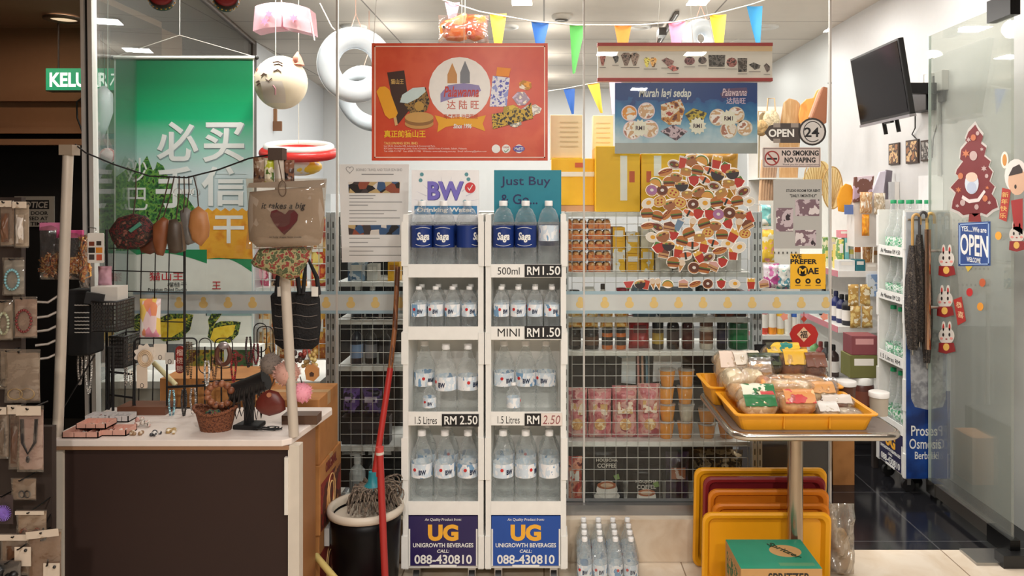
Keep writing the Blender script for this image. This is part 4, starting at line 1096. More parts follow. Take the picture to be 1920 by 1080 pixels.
purses = [([(258, 455), (270, 432), (292, 420), (300, 440), (298, 470), (282, 477), (266, 474)], (86, 44, 26), 'dark brown', 'folded'), ([(288, 420), (306, 406), (316, 412), (315, 450), (306, 480), (294, 478), (288, 455)], (122, 70, 40), 'mid brown', 'narrow'),
          ([(318, 412), (330, 410), (338, 420), (342, 470), (330, 476), (318, 474), (314, 450)], (70, 58, 48), 'grey brown', 'slim'), ([(330, 418), (342, 414), (348, 440), (348, 470), (338, 474)], (110, 92, 76), 'taupe', 'thin'),
          ([(338, 395), (350, 388), (358, 395), (362, 440), (366, 455), (352, 460), (342, 440)], (110, 106, 102), 'grey', 'slender'), ([(358, 396), (372, 386), (388, 398), (393, 425), (391, 445), (377, 462), (362, 452), (354, 425)], (166, 112, 66), 'tan', 'wide hexagonal')]
for k, (pts, c, cn, w_) in enumerate(purses):
    pouch('coin_purse', '%s %s leather coin purse hung in the cluster on the stall wire' % (w_, cn), pts, HY + (.03, -.01, -.02, .02, .03, .0)[k], .035, mat(c, .45, var=.2), 'purse', k * 3, 'leather purses on the stall wire', (318 + k * 9, 330))
ring = B()
for px in (335, 368): ring.lathe([(.0155, -.001), (.0145, -.001), (.0145, .001), (.0155, .001)], (X(px, HY), HY - .005, Z(361, HY)), 18, True, 'y', caps=False)
ring.tube([PT(335, 330, HY), PT(336, 352, HY)], .0012, 4).tube([PT(367, 328, HY), PT(368, 352, HY)], .0012, 4)
ring.make('key_ring_loop', STEEL, label='two bare steel split rings dangling above the leather purses', cat='key ring')
CYY = 2.5
cp = pouch('canvas_pouch', 'grey beige canvas pouch with a dark red heart, wrapped in clear film', [(468, 360), (540, 353), (604, 350), (609, 400), (606, 440), (598, 460), (540, 463), (482, 463), (467, 450), (464, 400)], CYY, .05, mat((146, 130, 114), .8, var=.1, scale=90))
pic(cp, [(533, 440), (515, 420), (507, 405), (509, 396), (518, 393), (530, 399), (535, 402), (542, 394), (552, 394), (559, 402), (557, 414), (546, 428)], CYY - .028, (84, 32, 34), 'heart_print', .002)
ptext('it takes a big', 490, 573, 380, 395, CYY - .028, mat((30, 26, 26), .6), cp, bold=.01, shear=.25)
ptext('to help shape little minds', 505, 565, 443, 447, CYY - .026, mat((60, 50, 46), .6), cp)
B().pillow(.262, .228, .062, (X(537, CYY), CYY, Z(467, CYY)), .1, .12, 3).make('clear_bag', clear((246, 240, 232), .03, .05, .08, 1.0, 12, edge=.22), cp)
b = B(); b.prism(outline([(463, 352), (468, 343), (612, 337), (609, 352)], CYY), CYY - .004, CYY + .002); b.make('bag_header', mat((150, 140, 130), .5), cp)
b = B(); c0 = PT(533, 350, CYY)
b.tube([c0 + Vector((.012 * math.cos(t), -.02, .022 * math.sin(t) - .002 * t)) for t in [.5 * i for i in range(15)]], .0018, 5).tube([c0 + Vector((0, -.02, .02)), PT(522, 300, 2.57)], .0018, 5); b.make('hanging_string', mat((90, 70, 54), .6), cp)
pouch('floral_pouch', 'green and red flower patterned pouch hung beneath the canvas pouch', [(470, 492), (486, 466), (540, 462), (587, 463), (578, 490), (562, 518), (545, 526), (510, 512), (490, 505), (476, 500)], CYY + .02, .04, blotch([(96, 98, 66), (130, 50, 44), (150, 140, 100), (70, 80, 50), (110, 104, 74)], 50, .8), hang=(525, 460))
TY = 2.72
tb = pouch('tote_bag', 'black woven tote bag with handles hung behind the bare pole', [(507, 555), (512, 549), (595, 546), (600, 560), (602, 610), (598, 645), (585, 655), (530, 655), (516, 645), (510, 600)], TY, .06, mat((20, 18, 20), .85, var=.3, scale=140, bump=.8), hang=None)
for a, c in ((518, 562), (568, 598)):
    B().tube([PT(a, 552, TY - .02), PT(a + 3, 520, TY), PT((a + c) / 2 - (8 if a > 540 else 2), 480, TY), PT(c - 4, 520, TY), PT(c, 552, TY - .02)], .008, 6).make('handle', mat((22, 20, 22), .8), tb)
for k in range(4): B().tube([PT(515 + i * 8, 570 + k * 22 + 2 * math.sin(i), TY - .03) for i in range(11)], .0014, 4).make('dotted_stitch_line', mat((120, 110, 104), .7), tb)
for px in (526, 590): b = B(); pbox(b, px - 6, px + 6, 538, 556, TY - .034, .003); b.make('white_tag', mat((220, 216, 208), .6), tb)
# snack packs on the right pole top
for k, (x0, x1, y0, y1, cols, lab) in enumerate(((475, 496, 295, 345, [(60, 40, 34), (110, 80, 60), (150, 130, 110)], 'brown snack packet hung on the bare pole under its dark cap'), (494, 514, 296, 344, [(190, 196, 60), (230, 220, 190), (90, 120, 50)], 'yellow green snack packet hung beside the dark pole cap'), (532, 552, 300, 345, [(70, 46, 40), (130, 90, 70), (40, 30, 30)], 'dark snack packet hung to the right of the dark pole cap'))):
    Yk = 2.57 + k * .02
    B().pillow(W(x1 - x0, Yk), W(y1 - y0, Yk), .02, (X((x0 + x1) / 2, Yk), Yk, Z(y1, Yk)), .1, .2, k).make('snack_packet', blotch(cols, 26, .3), label=lab, cat='snack packet')
# ---- things standing on the desk
def on(px, py, z=DT):
    """the point on a level z seen at a pixel"""
    Y = (EYE - z) * F / (py - CY)
    return Vector((X(px, Y), Y, z))
pinkm, greym = mat((206, 156, 140), .5), mat((196, 190, 188), .5)
def tray_box(label, px, py, w, d, h, m, z=DT, nx=3):
    c = on(px, py, z)
    t = thing('jewellery_tray', label, 'jewellery tray', tuple(c), 'jewellery trays on the desk')
    x0, x1, y0, y1 = c.x - w / 2, c.x + w / 2, c.y, c.y + d
    b = B().box(x0, x1, y0, y1, z, z + .004)
    b.box(x0, x1, y0, y0 + .003, z, z + h).box(x0, x1, y1 - .003, y1, z, z + h).box(x0, x0 + .003, y0, y1, z, z + h).box(x1 - .003, x1, y0, y1, z, z + h)
    b.make('tray_shell', m, t)
    b = B()
    for i in range(1, nx): b.box(x0 + w * i / nx - .001, x0 + w * i / nx + .001, y0, y1, z + .003, z + h * .9)
    b.make('divider_slat', m, t)
    b = B()
    for i in range(14):
        b.sph((RND.uniform(x0 + .01, x1 - .01), RND.uniform(y0 + .01, y1 - .01), z + .007), .005, 6, 4)
    o = b.make('trinket_heap', blotch([(120, 70, 60), (200, 190, 180), (60, 50, 50)], 60, .4), t); o['kind'] = 'stuff'
tray_box('pink tray at the front corner of the desk by the pole', 150, 822, .12, .09, .02, pinkm)
tray_box('pink tray stacked across the two front pink ones', 170, 805, .1, .07, .018, pinkm, DT + .022)
tray_box('pink tray right of the front corner one', 211, 818, .09, .07, .02, pinkm, nx=2)
tray_box('grey white tray at the back of the tray group', 184, 790, .1, .06, .018, greym, DT, nx=4)
tray_box('grey tray right behind the small pink tray', 222, 792, .07, .06, .022, greym, DT)
# wicker basket
wb = on(393, 814)
wk = thing('wicker_basket', 'small brown wicker basket holding blue green trinkets on the desk', 'basket', tuple(wb + Vector((0, .05, 0))))
wm = blotch([(110, 62, 40), (140, 84, 54), (86, 46, 32)], 160, .75, bump=1.0, rand=False)
def bsk(u, v):
    a = 2 * PI * u; q = .72 + .28 * v
    return (wb.x + .072 * q * math.cos(a), wb.y + .05 + .05 * q * math.sin(a), DT + .062 * v + .018 * v * math.cos(a) ** 2 + .0012 * math.sin(u * 120) * math.cos(v * 26))
B().grid(bsk, 60, 14).make('woven_side', wm, wk)
B().tube([(wb.x + .073 * math.cos(a), wb.y + .05 + .051 * math.sin(a), DT + .063 + .018 * math.cos(a) ** 2 + .002 * math.sin(a * 22)) for a in [2 * PI * i / 60 for i in range(60)]], .006, 6, True).make('braided_rim', wm, wk)
B().zprism([(wb.x + .05 * math.cos(a), wb.y + .05 + .035 * math.sin(a)) for a in [.4 * i for i in range(16)]], DT + .001, DT + .006).make('basket_floor', wm, wk)
b = B()
for i in range(16): b.sph((wb.x + RND.uniform(-.035, .035), wb.y + .05 + RND.uniform(-.022, .022), DT + .035 + RND.uniform(0, .02)), .014, 8, 6)
o = b.make('trinket_heap', blotch([(30, 90, 100), (24, 60, 80), (90, 110, 70), (120, 60, 50), (30, 40, 40)], 40, .5), label='blue, green and brown trinkets heaped inside the wicker basket', cat='trinkets', kind='stuff')
# black T-shaped jewellery stand with cords
jb = on(460, 806)
js = thing('jewellery_stand', 'black padded jewellery stand hung with dark cord necklaces', 'jewellery stand', tuple(jb + Vector((0, .03, 0))))
blk = mat((14, 12, 13), .7)
B().zprism([(jb.x - .045, jb.y + .0), (jb.x + .045, jb.y - .01), (jb.x + .05, jb.y + .06), (jb.x - .03, jb.y + .07)], DT, DT + .016).make('base', blk, js, bevel=.004)
B().box(jb.x - .013, jb.x + .013, jb.y + .02, jb.y + .045, DT + .012, DT + .13).make('post', blk, js)
B().cyl((jb.x - .058, jb.y + .035, DT + .115), (jb.x + .062, jb.y + .03, DT + .165), .034, n=18).make('padded_bar', mat((20, 17, 17), .5, var=.4, scale=70), js)
for k in range(7):
    x = jb.x - .05 + .017 * k; z = DT + .11 + .006 * k
    B().tube([(x, jb.y - .002, z + .02), (x - .008, jb.y - .004, z - .03), (x + .004, jb.y - .004, DT + .03 + RND.uniform(0, .02)), (x + .016, jb.y - .002, z - .04), (x + .012, jb.y, z + .02)], .0024, 5).make('cord_necklace', mat((30, 22, 20), .6), js)
b = B()
for k in range(5):
    b.tube([(jb.x + .05 + .03 * math.cos(t + k) + .01 * t, jb.y + .0 + .02 * math.sin(t + k) * .8, DT + .004 + .001 * k) for t in [.5 * i for i in range(11)]], .002, 4)
b.make('loose_cord', blk, label='loose black cords lying on the desk by the jewellery stand', cat='cord')
# wooden block and pole at the back right
B().box(X(528, 2.72), X(594, 2.72), 2.72, 2.78, DT, DT + .032).make('wooden_block', mat((86, 60, 42), .5), label='dark wooden block lying at the back corner of the desk', cat='block')
# round leather purse, pompoms, key rings: the cluster hung at the right pole
YP = 2.6
lp = pouch('leather_purse', 'round dark red leather purse hung at the bare pole above the desk', [(480, 752), (490, 738), (505, 730), (522, 735), (534, 752), (536, 768), (524, 775), (506, 780), (490, 775), (480, 765)], YP, .035, mat((96, 36, 28), .4, var=.15), hang=(515, 700))
B().prism(disc(X(508, YP), Z(738, YP), .008, n=12), YP - .02, YP - .016).make('snap_button', mat((170, 110, 80), .4), lp)
def pompom(label, px, py, Y, r, c):
    t = thing('pompom', label, 'pompom', (X(px, Y), Y, Z(py, Y) - r), 'fluffy pompoms hung at the bare pole')
    b = B()
    for k in range(260):
        u = RND.uniform(-1, 1); a = RND.uniform(0, 2 * PI); s = math.sqrt(1 - u * u)
        d = Vector((s * math.cos(a), s * math.sin(a), u))
        p = Vector((X(px, Y), Y, Z(py, Y)))
        q = d.orthogonal().normalized() * r * .09
        e = p + d * r * RND.uniform(.9, 1.12)
        b.add([p + d * r * .7 + q, p + d * r * .7 - q, e], [(0, 1, 2)])
    b.sph((X(px, Y), Y, Z(py, Y)), r * .88, 16, 10)
    b.make('fur_fluff', mat(c, .9, var=.15), t)
    B().tube([(X(px, Y), Y, Z(py, Y) + r * .9), (X(px, Y) - .006, Y, Z(py, Y) + r * 1.5)], .002, 5).make('strap', mat((60, 44, 36), .5), t)
pompom('rose grey fluffy pompom above the two others at the bare pole', 508, 682, YP + .03, .04, (120, 108, 100))
pompom('dusty pink fluffy pompom beside the bare pole', 538, 700, YP + .01, .046, (196, 150, 136))
pompom('bright pink fluffy pompom lowest beside the bare pole', 566, 736, YP + .02, .036, (226, 150, 166))
kh = thing('wooden_keychain', 'hexagonal wooden keychain hung right of the bare pole', 'keychain', (X(584, YP), YP, Z(715, YP)))
b = B(); b.prism(outline([(571, 695), (574, 686), (586, 682), (597, 692), (597, 706), (588, 715), (574, 712)], YP), YP, YP + .012); b.make('wood_plate', mat((170, 116, 66), .5), kh)
pic(kh, [(580, 700), (584, 697), (589, 700), (588, 706), (581, 706)], YP, (60, 36, 26), 'dark_inlay')
B().tube([PT(584, 684, YP), PT(578, 668, YP), PT(575, 655, YP)], .0018, 5).make('chain', STEEL, kh)
for k, (px, py, c) in enumerate(((567, 662, (110, 40, 36)), (576, 656, (140, 60, 50)), (586, 664, (170, 140, 80)), (562, 676, (80, 60, 50)), (590, 678, (190, 170, 110)), (574, 680, (150, 120, 70)), (556, 668, (60, 40, 36)))):
    b = B(); p = PT(px, py, YP + .03)
    for i in range(5): b.sph(p + Vector((RND.uniform(-.01, .01), RND.uniform(-.01, .01), RND.uniform(-.014, .012))), .0075, 8, 6)
    b.make('bead_charm', mat(c, .4), label='%s bead charm of the bunch hung right of the bare pole' % ('dark red', 'red brown', 'brass', 'dark brown', 'pale gold', 'ochre', 'blackish')[k], cat='charm', group='bead charms hung by the pole')
# ---- black wire display racks
def wrect(b, px0, px1, py0, py1, Y, r=.003, rad=8):
    pts = rrect(X(px0, Y), X(px1, Y), Z(py1, Y), Z(py0, Y), W(rad, Y))
    b.tube([(x, Y, z) for x, z in pts], r, 6, True)
RY = 2.86
rk = thing('jewellery_rack', 'black wire jewellery rack standing on the desk behind the trays', 'display rack', (X(300, RY), RY, DT))
b = B(); wrect(b, 253, 369, 634, 765, RY); b.make('wire_frame', BLACK, rk)
b = B(); b.cyl(PT(253, 640, RY), (X(250, RY), RY, DT), .0045, n=8).cyl(PT(313, 640, RY), (X(313, RY), RY, DT + .0), .0035, n=8); b.make('upright_wire', BLACK, rk)
b = B(); b.cyl(PT(313, 726, RY), PT(400, 722, RY), .005, n=8).cyl(PT(204, 650, RY + .02), PT(204, 768, RY + .02), .005, n=8).cyl(PT(212, 650, RY), PT(212, 770, RY), .005, n=8).cyl(PT(204, 697, RY + .02), PT(250, 702, RY), .004, n=8).cyl(PT(206, 740, RY + .02), PT(250, 746, RY), .004, n=8); b.make('cross_wire', BLACK, rk)
B().box(X(225, RY), X(315, RY), RY - .02, RY + .07, DT, DT + .03).make('wooden_foot', mat((104, 64, 44), .5), rk)
R2 = 2.84
r2 = thing('jewellery_rack', 'second black wire rack with looped frame in the middle of the desk', 'display rack', (X(415, R2), R2, DT))
for q in ((373, 396, 634, 700), (403, 436, 634, 690), (476, 500, 606, 660), (482, 512, 612, 670)): b = B(); wrect(b, *q, R2, .002, 11); b.make('wire_loop', BLACK, r2)
b = B()
for px in (384, 415, 490): b.cyl(PT(px, 650, R2), (X(px, R2), R2, DT), .003, n=8)
b.cyl(PT(380, 716, R2), PT(500, 708, R2), .003, n=8); b.make('upright_wire', BLACK, r2)
# hung pieces on the racks
def scallop(cx, cy, r, n, k=.12): return [(cx + r * (1 + k * math.cos(n * t)) * math.cos(t), cy + r * (1 + k * math.cos(n * t)) * math.sin(t)) for t in [2 * PI * i / 60 for i in range(60)]]
b = B(); b.prism(outline(scallop(272, 665, 19, 9), RY - .02), RY - .022, RY - .02)
er = b.make('earring_card', mat((226, 214, 200), .6), label='scalloped cream card with a coiled ring hung on the wire rack', cat='earring card')
er = thing('shell_bracelet', 'coiled cream shell bracelet on the scalloped card', 'bracelet', tuple(PT(272, 672, RY - .03)))
b = B()
for q in (.030, .024, .018): b.tube([PT(272, 672, RY - .03) + Vector((q * .85 * math.cos(t), 0, q * math.sin(t))) for t in [2 * PI * i / 24 for i in range(24)]], .003, 5, True)
b.make('coil', mat((206, 180, 150), .5), er)
hung = ((300, 660, 24, 30, (220, 210, 196), 'cream', 'earring card'), (318, 672, 16, 22, (196, 190, 180), 'pale grey', 'earring card'), (266, 706, 20, 44, (214, 196, 176), 'long beige', 'necklace card'), (352, 672, 6, 60, (110, 84, 50), 'brown beaded', 'necklace'), (358, 676, 5, 66, (90, 66, 40), 'dark beaded', 'necklace'),
        (388, 700, 12, 44, (236, 230, 224), 'white dotted', 'bracelet'), (402, 690, 10, 40, (150, 110, 76), 'tan beaded', 'bracelet'), (438, 690, 12, 50, (170, 40, 40), 'bright red', 'necklace'), (466, 660, 14, 54, (60, 40, 40), 'dark maroon', 'necklace'), (480, 664, 14, 36, (120, 40, 50), 'wine red', 'necklace'),
        (322, 760, 14, 54, (150, 196, 210), 'light blue', 'bracelet'), (345, 755, 12, 46, (60, 56, 54), 'black and white', 'bracelet'), (362, 752, 14, 44, (190, 180, 172), 'pearl grey', 'bracelet'), (166, 700, 16, 74, (206, 200, 192), 'pearl white', 'necklace'), (150, 690, 10, 60, (180, 170, 160), 'silver grey', 'necklace'), (236, 706, 6, 30, (150, 140, 130), 'thin silver', 'earring'), (246, 710, 6, 28, (190, 180, 166), 'small pale', 'earring'))
for k, (px, py, w, h, c, cn, kind) in enumerate(hung):
    Yk = (RY if px < 370 else R2) - .018 - .006 * (k % 3)
    if kind.endswith('card'):
        b = B(); b.prism(rrect(X(px - w / 2, Yk), X(px + w / 2, Yk), Z(py + h / 2, Yk), Z(py - h / 2, Yk), .004), Yk, Yk + .002)
        t = b.make('earring_card', mat(c, .6), label='%s %s hung on the black wire rack' % (cn, kind), cat=kind)
        B().tube([(0 + .006 * math.cos(a), -.004, W(h, Yk) * .5 + .008 * math.sin(a)) for a in [2 * PI * i / 14 for i in range(14)]], .0018, 5, True).make('trinket', mat((60, 40, 34), .4), None).parent = t
    else:
        b = B()
        n = max(4, int(h / 3.2))
        for i in range(n + 1):
            z = Z(py - h / 2 + h * i / n, Yk)
            for s in (-1, 1):
                b.sph((X(px, Yk) + s * W(w, Yk) * .32 * math.sin(PI * (.15 + .85 * i / n) * .9 + .2), Yk + .002 * s, z), max(.0026, W(min(w, 8), Yk) * .27), 7, 5)
        b.make('bead_string', blotch([c, tuple(int(v * .6) for v in c), tuple(min(255, int(v * 1.25)) for v in c)], 120, .4), label='%s %s hanging from the black wire rack' % (cn, kind), cat=kind)
for o in list(COL.objects):
    if o.name.startswith('trinket') and o.parent and o.parent.name.startswith('earring_card'): o.matrix_parent_inverse = Matrix.Identity(4); o.location = (0, 0, 0)
# donut-shaped charm hung on the middle rack
dn = thing('ring_charm', 'brown ring charm with a silver top hung on the middle wire rack', 'charm', tuple(PT(419, 690, R2 - .03)))
B().tube([PT(419, 665, R2 - .03) + Vector((.024 * math.cos(t), 0, .036 * math.sin(t))) for t in [2 * PI * i / 28 for i in range(28)]], .0085, 8, True).make('ring', mat((96, 58, 46), .35), dn)
B().sph(PT(419, 648, R2 - .035), (.02, .012, .014), 12, 8).make('silver_cap', mat((170, 160, 160), .3, .6), dn)
bw_ = thing('bead_bracelet', 'chunky brown wooden bead bracelet leaning on the jewellery stand', 'bracelet', tuple(PT(405, 740, 2.66)))
b = B()
for i in range(11):
    a = .4 + 5.0 * i / 10
    b.sph(PT(412, 740, 2.66) + Vector((.042 * math.cos(a), 0, .038 * math.sin(a))), .0125, 10, 7)
b.make('wooden_bead_rope', blotch([(120, 70, 46), (150, 96, 66), (96, 54, 38)], 20, .45), bw_)
for k, (px, py, c, lab) in enumerate(((270, 800, [(60, 50, 48), (206, 196, 186), (190, 140, 130)], 'little heap of shell trinkets on the white desk top behind the trays'), (258, 815, [(206, 190, 170), (150, 120, 90)], 'cream card of small earrings lying flat on the desk top'), (320, 812, [(170, 140, 90), (220, 210, 190)], 'brass brooch lying flat on the desk before the basket'), (295, 816, [(60, 60, 64), (214, 210, 206)], 'black and silver brooch lying flat on the white desk top'))):
    c0 = on(px, py); b = B()
    for i in range(9 if k == 0 else 6):
        b.sph(c0 + Vector((RND.uniform(-.025, .025), RND.uniform(-.015, .015), .006 + (RND.uniform(0, .02) if k == 0 else 0))), RND.uniform(.006, .01), 8, 5)
    b.make('trinket_heap' if k == 0 else 'brooch', blotch(c, 50, .4), label=lab, cat='trinkets' if k == 0 else 'brooch', kind='stuff' if k == 0 else None)
# red upright name plate and low carton behind the racks
b = B(); b.prism(rrect(X(329, 3.0), X(345, 3.0), Z(700, 3.0), Z(649, 3.0), .015), 3.0, 3.006)
rp = b.make('name_plate', mat((150, 44, 40), .4), label='red rounded upright name plate with pale characters behind the rack', cat='name plate')

for k, ch in enumerate('榴梿糖'):
    o = ptext(ch, 331, 343, 655 + k * 15, 667 + k * 15, 2.9995, mat((236, 206, 190), .5), rp)
B().box(X(300, 3.03), X(480, 3.03), 3.03, 3.25, .70, DT + .09).make('carton', cart, label='low open brown carton behind the desk racks', cat='cardboard box')
B().cyl(PT(288, 680, 2.95), PT(330, 722, 2.93), .009, n=10).make('rolled_paper_tube', mat((206, 196, 150), .5), label='pale rolled paper tube leaning behind the wire rack', cat='paper tube')
# ---- baskets, boxes and packs on the left of the desk
def perf_basket(label, px0, px1, py0, py1, Y, dside):
    t = thing('wire_basket', label, 'basket', (X((px0 + px1) / 2, Y), Y, Z(py1, Y)), 'black perforated baskets by the pole')
    x0, x1, z0, z1 = X(px0, Y), X(px1, Y), Z(py1, Y), Z(py0, Y)
    b = B()
    nx, nz = 9, 8
    for i in range(nx + 1):
        x = x0 + (x1 - x0) * i / nx; b.box(x - .0018, x + .0018, Y, Y + .002, z0, z1)
    for j in range(nz + 1):
        z = z0 + (z1 - z0) * j / nz; b.box(x0, x1, Y, Y + .002, z - .0018, z + .0018)
    ny = 12
    for i in range(ny + 1):
        y = Y + dside * i / ny; b.box(x1 - .002, x1, y - .002, y + .002, z0, z1); b.box(x0, x0 + .002, y - .002, y + .002, z0, z1)
    for j in range(nz + 1):
        z = z0 + (z1 - z0) * j / nz; b.box(x1 - .002, x1, Y, Y + dside, z - .002, z + .002); b.box(x0, x0 + .002, Y, Y + dside, z - .002, z + .002)
    b.box(x0, x1, Y, Y + dside, z0, z0 + .003)
    b.make('lattice_side', mat((56, 52, 50), .5), t)
    B().tube([(x0, Y, z1), (x1, Y, z1), (x1, Y + dside, z1), (x0, Y + dside, z1)], .004, 6, True).make('rim', mat((40, 38, 38), .5), t)
perf_basket('upper black perforated basket right of the leaning bare pole', 172, 218, 566, 622, 2.75, .12)
perf_basket('lower black perforated basket beneath the other basket', 205, 232, 632, 690, 2.95, .12)
B().box(X(176, 2.8), X(226, 2.8), 2.78, 2.85, Z(570, 2.8), Z(537, 2.8)).make('white_carton', mat((206, 200, 192), .6), label='plain white little carton standing inside the upper perforated basket', cat='box')
B().cbox(PT(178, 560, 2.77), (.06, .02, .04), (0, .2, .3)).make('dark_card', INK, label='dark card leaning in the upper perforated basket', cat='card')
cb_ = thing('black_bag', 'black fabric bag with rows of white studs behind the leaning pole', 'bag', (X(148, 2.8), 2.8, Z(690, 2.8)))
B().box(X(124, 2.8), X(168, 2.8), 2.8, 2.9, Z(668, 2.8), Z(543, 2.8)).make('black_fabric', mat((16, 14, 15), .8), cb_, bevel=.01)
for k, y in enumerate((572, 586, 595, 602, 609, 616, 623)):
    B().tube([PT(140 + 3 * i, y + .5 * (i % 2), 2.797) for i in range(10)], .0022, 5).make('stud_line', mat((210, 206, 200), .5), cb_)
for k in range(5):
    B().tube([PT(66, 570 + k * 26 - (0 if k else 4), 2.7), PT(90, 567 + k * 26, 2.72), PT(113, 552 + k * 26 + (4 if k else 0), 2.75)], .0045, 6).make('bracket_arm', mat((190, 182, 174), .4, .4), label='%s pale display arm from the top between hanging packs and pole' % ORD[k], cat='display arm', group='pale display arms by the pole')
# snack bags with pink tops on the dark side
def header_bag(label, x0, x1, y0, y1, Y, cols, head, hh=12, group=None, fill=.45):
    t = thing('snack_bag', label, 'snack bag', (X((x0 + x1) / 2, Y), Y, Z(y1, Y)), group)
    w, h = W(x1 - x0, Y), W(y1 - y0, Y)
    B().pillow(w, h, .04, (X((x0 + x1) / 2, Y), Y, Z(y1, Y)), .1, .2, x0).make('clear_bag', clear((236, 232, 230), .05, .07, .1, 1.0, 20), t)
    if head is not None:
        b = B(); pbox(b, x0, x1, y0 - hh * .2, y0 + hh, Y - .006, .012); b.make('header_card', mat(head, .5), t)
    b = B()
    for i in range(22):
        b.tube([Vector((X(x0, Y) + w * RND.uniform(.12, .88), Y + RND.uniform(-.008, .008), Z(y1, Y) + h * fill * RND.uniform(.1, 1))) + Vector((.011 * math.cos(a), .004 * math.sin(a * 2), .011 * math.sin(a))) for a in [0, 1, 2, 3, 4]], .0035, 5)
    o = b.make('snack_heap', blotch(cols, 60, .6), t); o['kind'] = 'stuff'
OR_ = [(226, 140, 50), (240, 190, 110), (206, 110, 40), (240, 220, 190)]
header_bag('clear bag of orange and white snacks with a small pink header', 74, 112, 420, 524, 2.8, OR_, (226, 130, 170))
header_bag('wider clear bag of orange snacks with a bright pink header', 106, 154, 434, 524, 2.78, OR_, (226, 90, 150))
header_bag('narrow clear bag of twisted orange snack rings', 150, 168, 440, 540, 2.76, OR_, None, fill=.95)
pk = thing('spice_card', 'small white card with food pictures hung beside the glass post', 'card', tuple(PT(180, 492, 2.74)))
b = B(); b.prism(rrect(X(164, 2.74), X(195, 2.74), Z(493, 2.74), Z(437, 2.74), .005), 2.74, 2.742); b.make('card', mat((226, 220, 212), .5), pk)
for k, r in enumerate(((167, 177, 453, 461), (181, 190, 452, 460), (166, 178, 464, 474), (180, 192, 464, 474), (167, 177, 477, 487), (181, 191, 477, 488))):
    pic(pk, [(r[0], r[2]), (r[1], r[2]), (r[1], r[3]), (r[0], r[3])], 2.74, 0, 'food_picture', m=mat(((120, 60, 40), (60, 50, 44), (40, 36, 34), (220, 140, 50), (70, 60, 56), (200, 90, 60))[k], .5))
B().tube([PT(180, 437, 2.74), PT(180, 428, 2.76), PT(165, 426, 2.8)], .0015, 4).make('hook', STEEL, pk)
B().pillow(W(26, 2.85), W(36, 2.85), .02, (X(197, 2.85), 2.85, Z(535, 2.85)), .1, .3, 4).make('snack_bag', mat((206, 160, 176), .4), label='little pink and white bag above the perforated basket', cat='snack bag')
vt = thing('snack_pack', 'clear upright pack of pink, yellow and orange jellies before the banner', 'snack pack', tuple(PT(282, 632, 2.9)))
B().pillow(W(40, 2.9), W(72, 2.9), .03, tuple(PT(282, 632, 2.9)), .08, .1, 9).make('pack_body', blotch([(236, 210, 210), (236, 150, 110), (240, 206, 110), (226, 150, 170), (244, 236, 230)], 42, .3, stretch=(1.2, 1, .5), vor=True), vt)
B().cyl(PT(90, 812, 2.7), PT(178, 665, 2.7), .003, n=6).make('wire_prop', BLACK, label='thin black wire prop leaning by the leaning pole', cat='wire prop')
# ================================================================= hanging packs at the far left, close to the camera
bd_ = thing('pegboard', 'dark display panel edge with peg hooks carrying small hanging packs', 'display panel', (-1.75, 2.35, 0))
B().box(-2.3, X(40, 2.36), 2.36, 2.38, .9, 1.6).box(-2.3, X(98, 2.36), 2.36, 2.38, 0.0, .9).make('panel', mat((52, 40, 34), .7), bd_)
packs = [  # px0 px1 py0 py1, Y, backing colour, item colour, shape, label
    (-2, 26, 376, 462, 2.25, (150, 130, 114), (110, 76, 56), 'bar', 'top pack at the picture edge holding a brown hair clip'),
    (26, 54, 378, 465, 2.22, (176, 164, 150), (196, 186, 176), 'bar', 'top pack holding a pale hair clip, nearest the notice sign'),
    (4, 46, 483, 554, 2.25, (150, 150, 148), (120, 170, 180), 'ring', 'clear pack of a pale blue bead bracelet under the hair clips'),
    (-6, 24, 562, 638, 2.25, (150, 138, 124), (170, 176, 150), 'ring', 'pack of a pale green bracelet cut by the picture edge'),
    (24, 70, 556, 634, 2.22, (158, 134, 122), (112, 40, 38), 'ring', 'pack holding a dark red bead bracelet'),
    (-2, 40, 654, 730, 2.2, (140, 128, 116), (90, 80, 70), 'loop', 'wide clear pack with a thin bangle at the picture edge'),
    (8, 76, 655, 755, 2.16, (150, 136, 124), (150, 124, 84), 'loop', 'wide clear pack with two crossed gold bangles'),
    (-4, 16, 762, 860, 2.18, (130, 114, 100), (96, 80, 66), 'bar', 'narrow pack of small hoops at the picture edge'),
    (16, 44, 758, 880, 2.2, (120, 96, 80), (96, 70, 56), 'bar', 'long brown pack left of the black cord necklace card'),
    (32, 82, 760, 885, 2.12, (176, 150, 146), (40, 34, 34), 'cord', 'pink grey card with a black cord necklace'),
    (20, 68, 896, 938, 2.1, (136, 116, 98), (40, 34, 30), 'pair', 'pack of two small dark earrings below the necklace card'),
    (-4, 24, 925, 985, 2.08, (70, 56, 54), (130, 100, 190), 'star', 'pack holding a purple starburst ornament'),
    (30, 88, 956, 1006, 2.06, (166, 144, 122), (110, 60, 40), 'chain', 'pack with a pale header and a brown bead chain'),
    (0, 60, 1000, 1078, 2.04, (140, 116, 92), (90, 60, 40), 'bar', 'large tan pack lying across the foot of the display'),
    (50, 116, 992, 1090, 2.02, (132, 100, 72), (30, 26, 26), 'hook', 'broad brown pack with a white strip and a black hook'),
    (24, 58, 1024, 1064, 1.99, (206, 190, 172), (30, 28, 28), 'dot', 'white hang tag card with one black stud'),
    (78, 112, 1054, 1100, 1.98, (206, 190, 172), (30, 28, 28), 'dot', 'white hang tag card with a black stud at the bottom edge'),
    (-4, 40, 1050, 1100, 1.97, (60, 50, 46), (16, 15, 16), 'blob', 'black scrunchie pack at the bottom corner')]
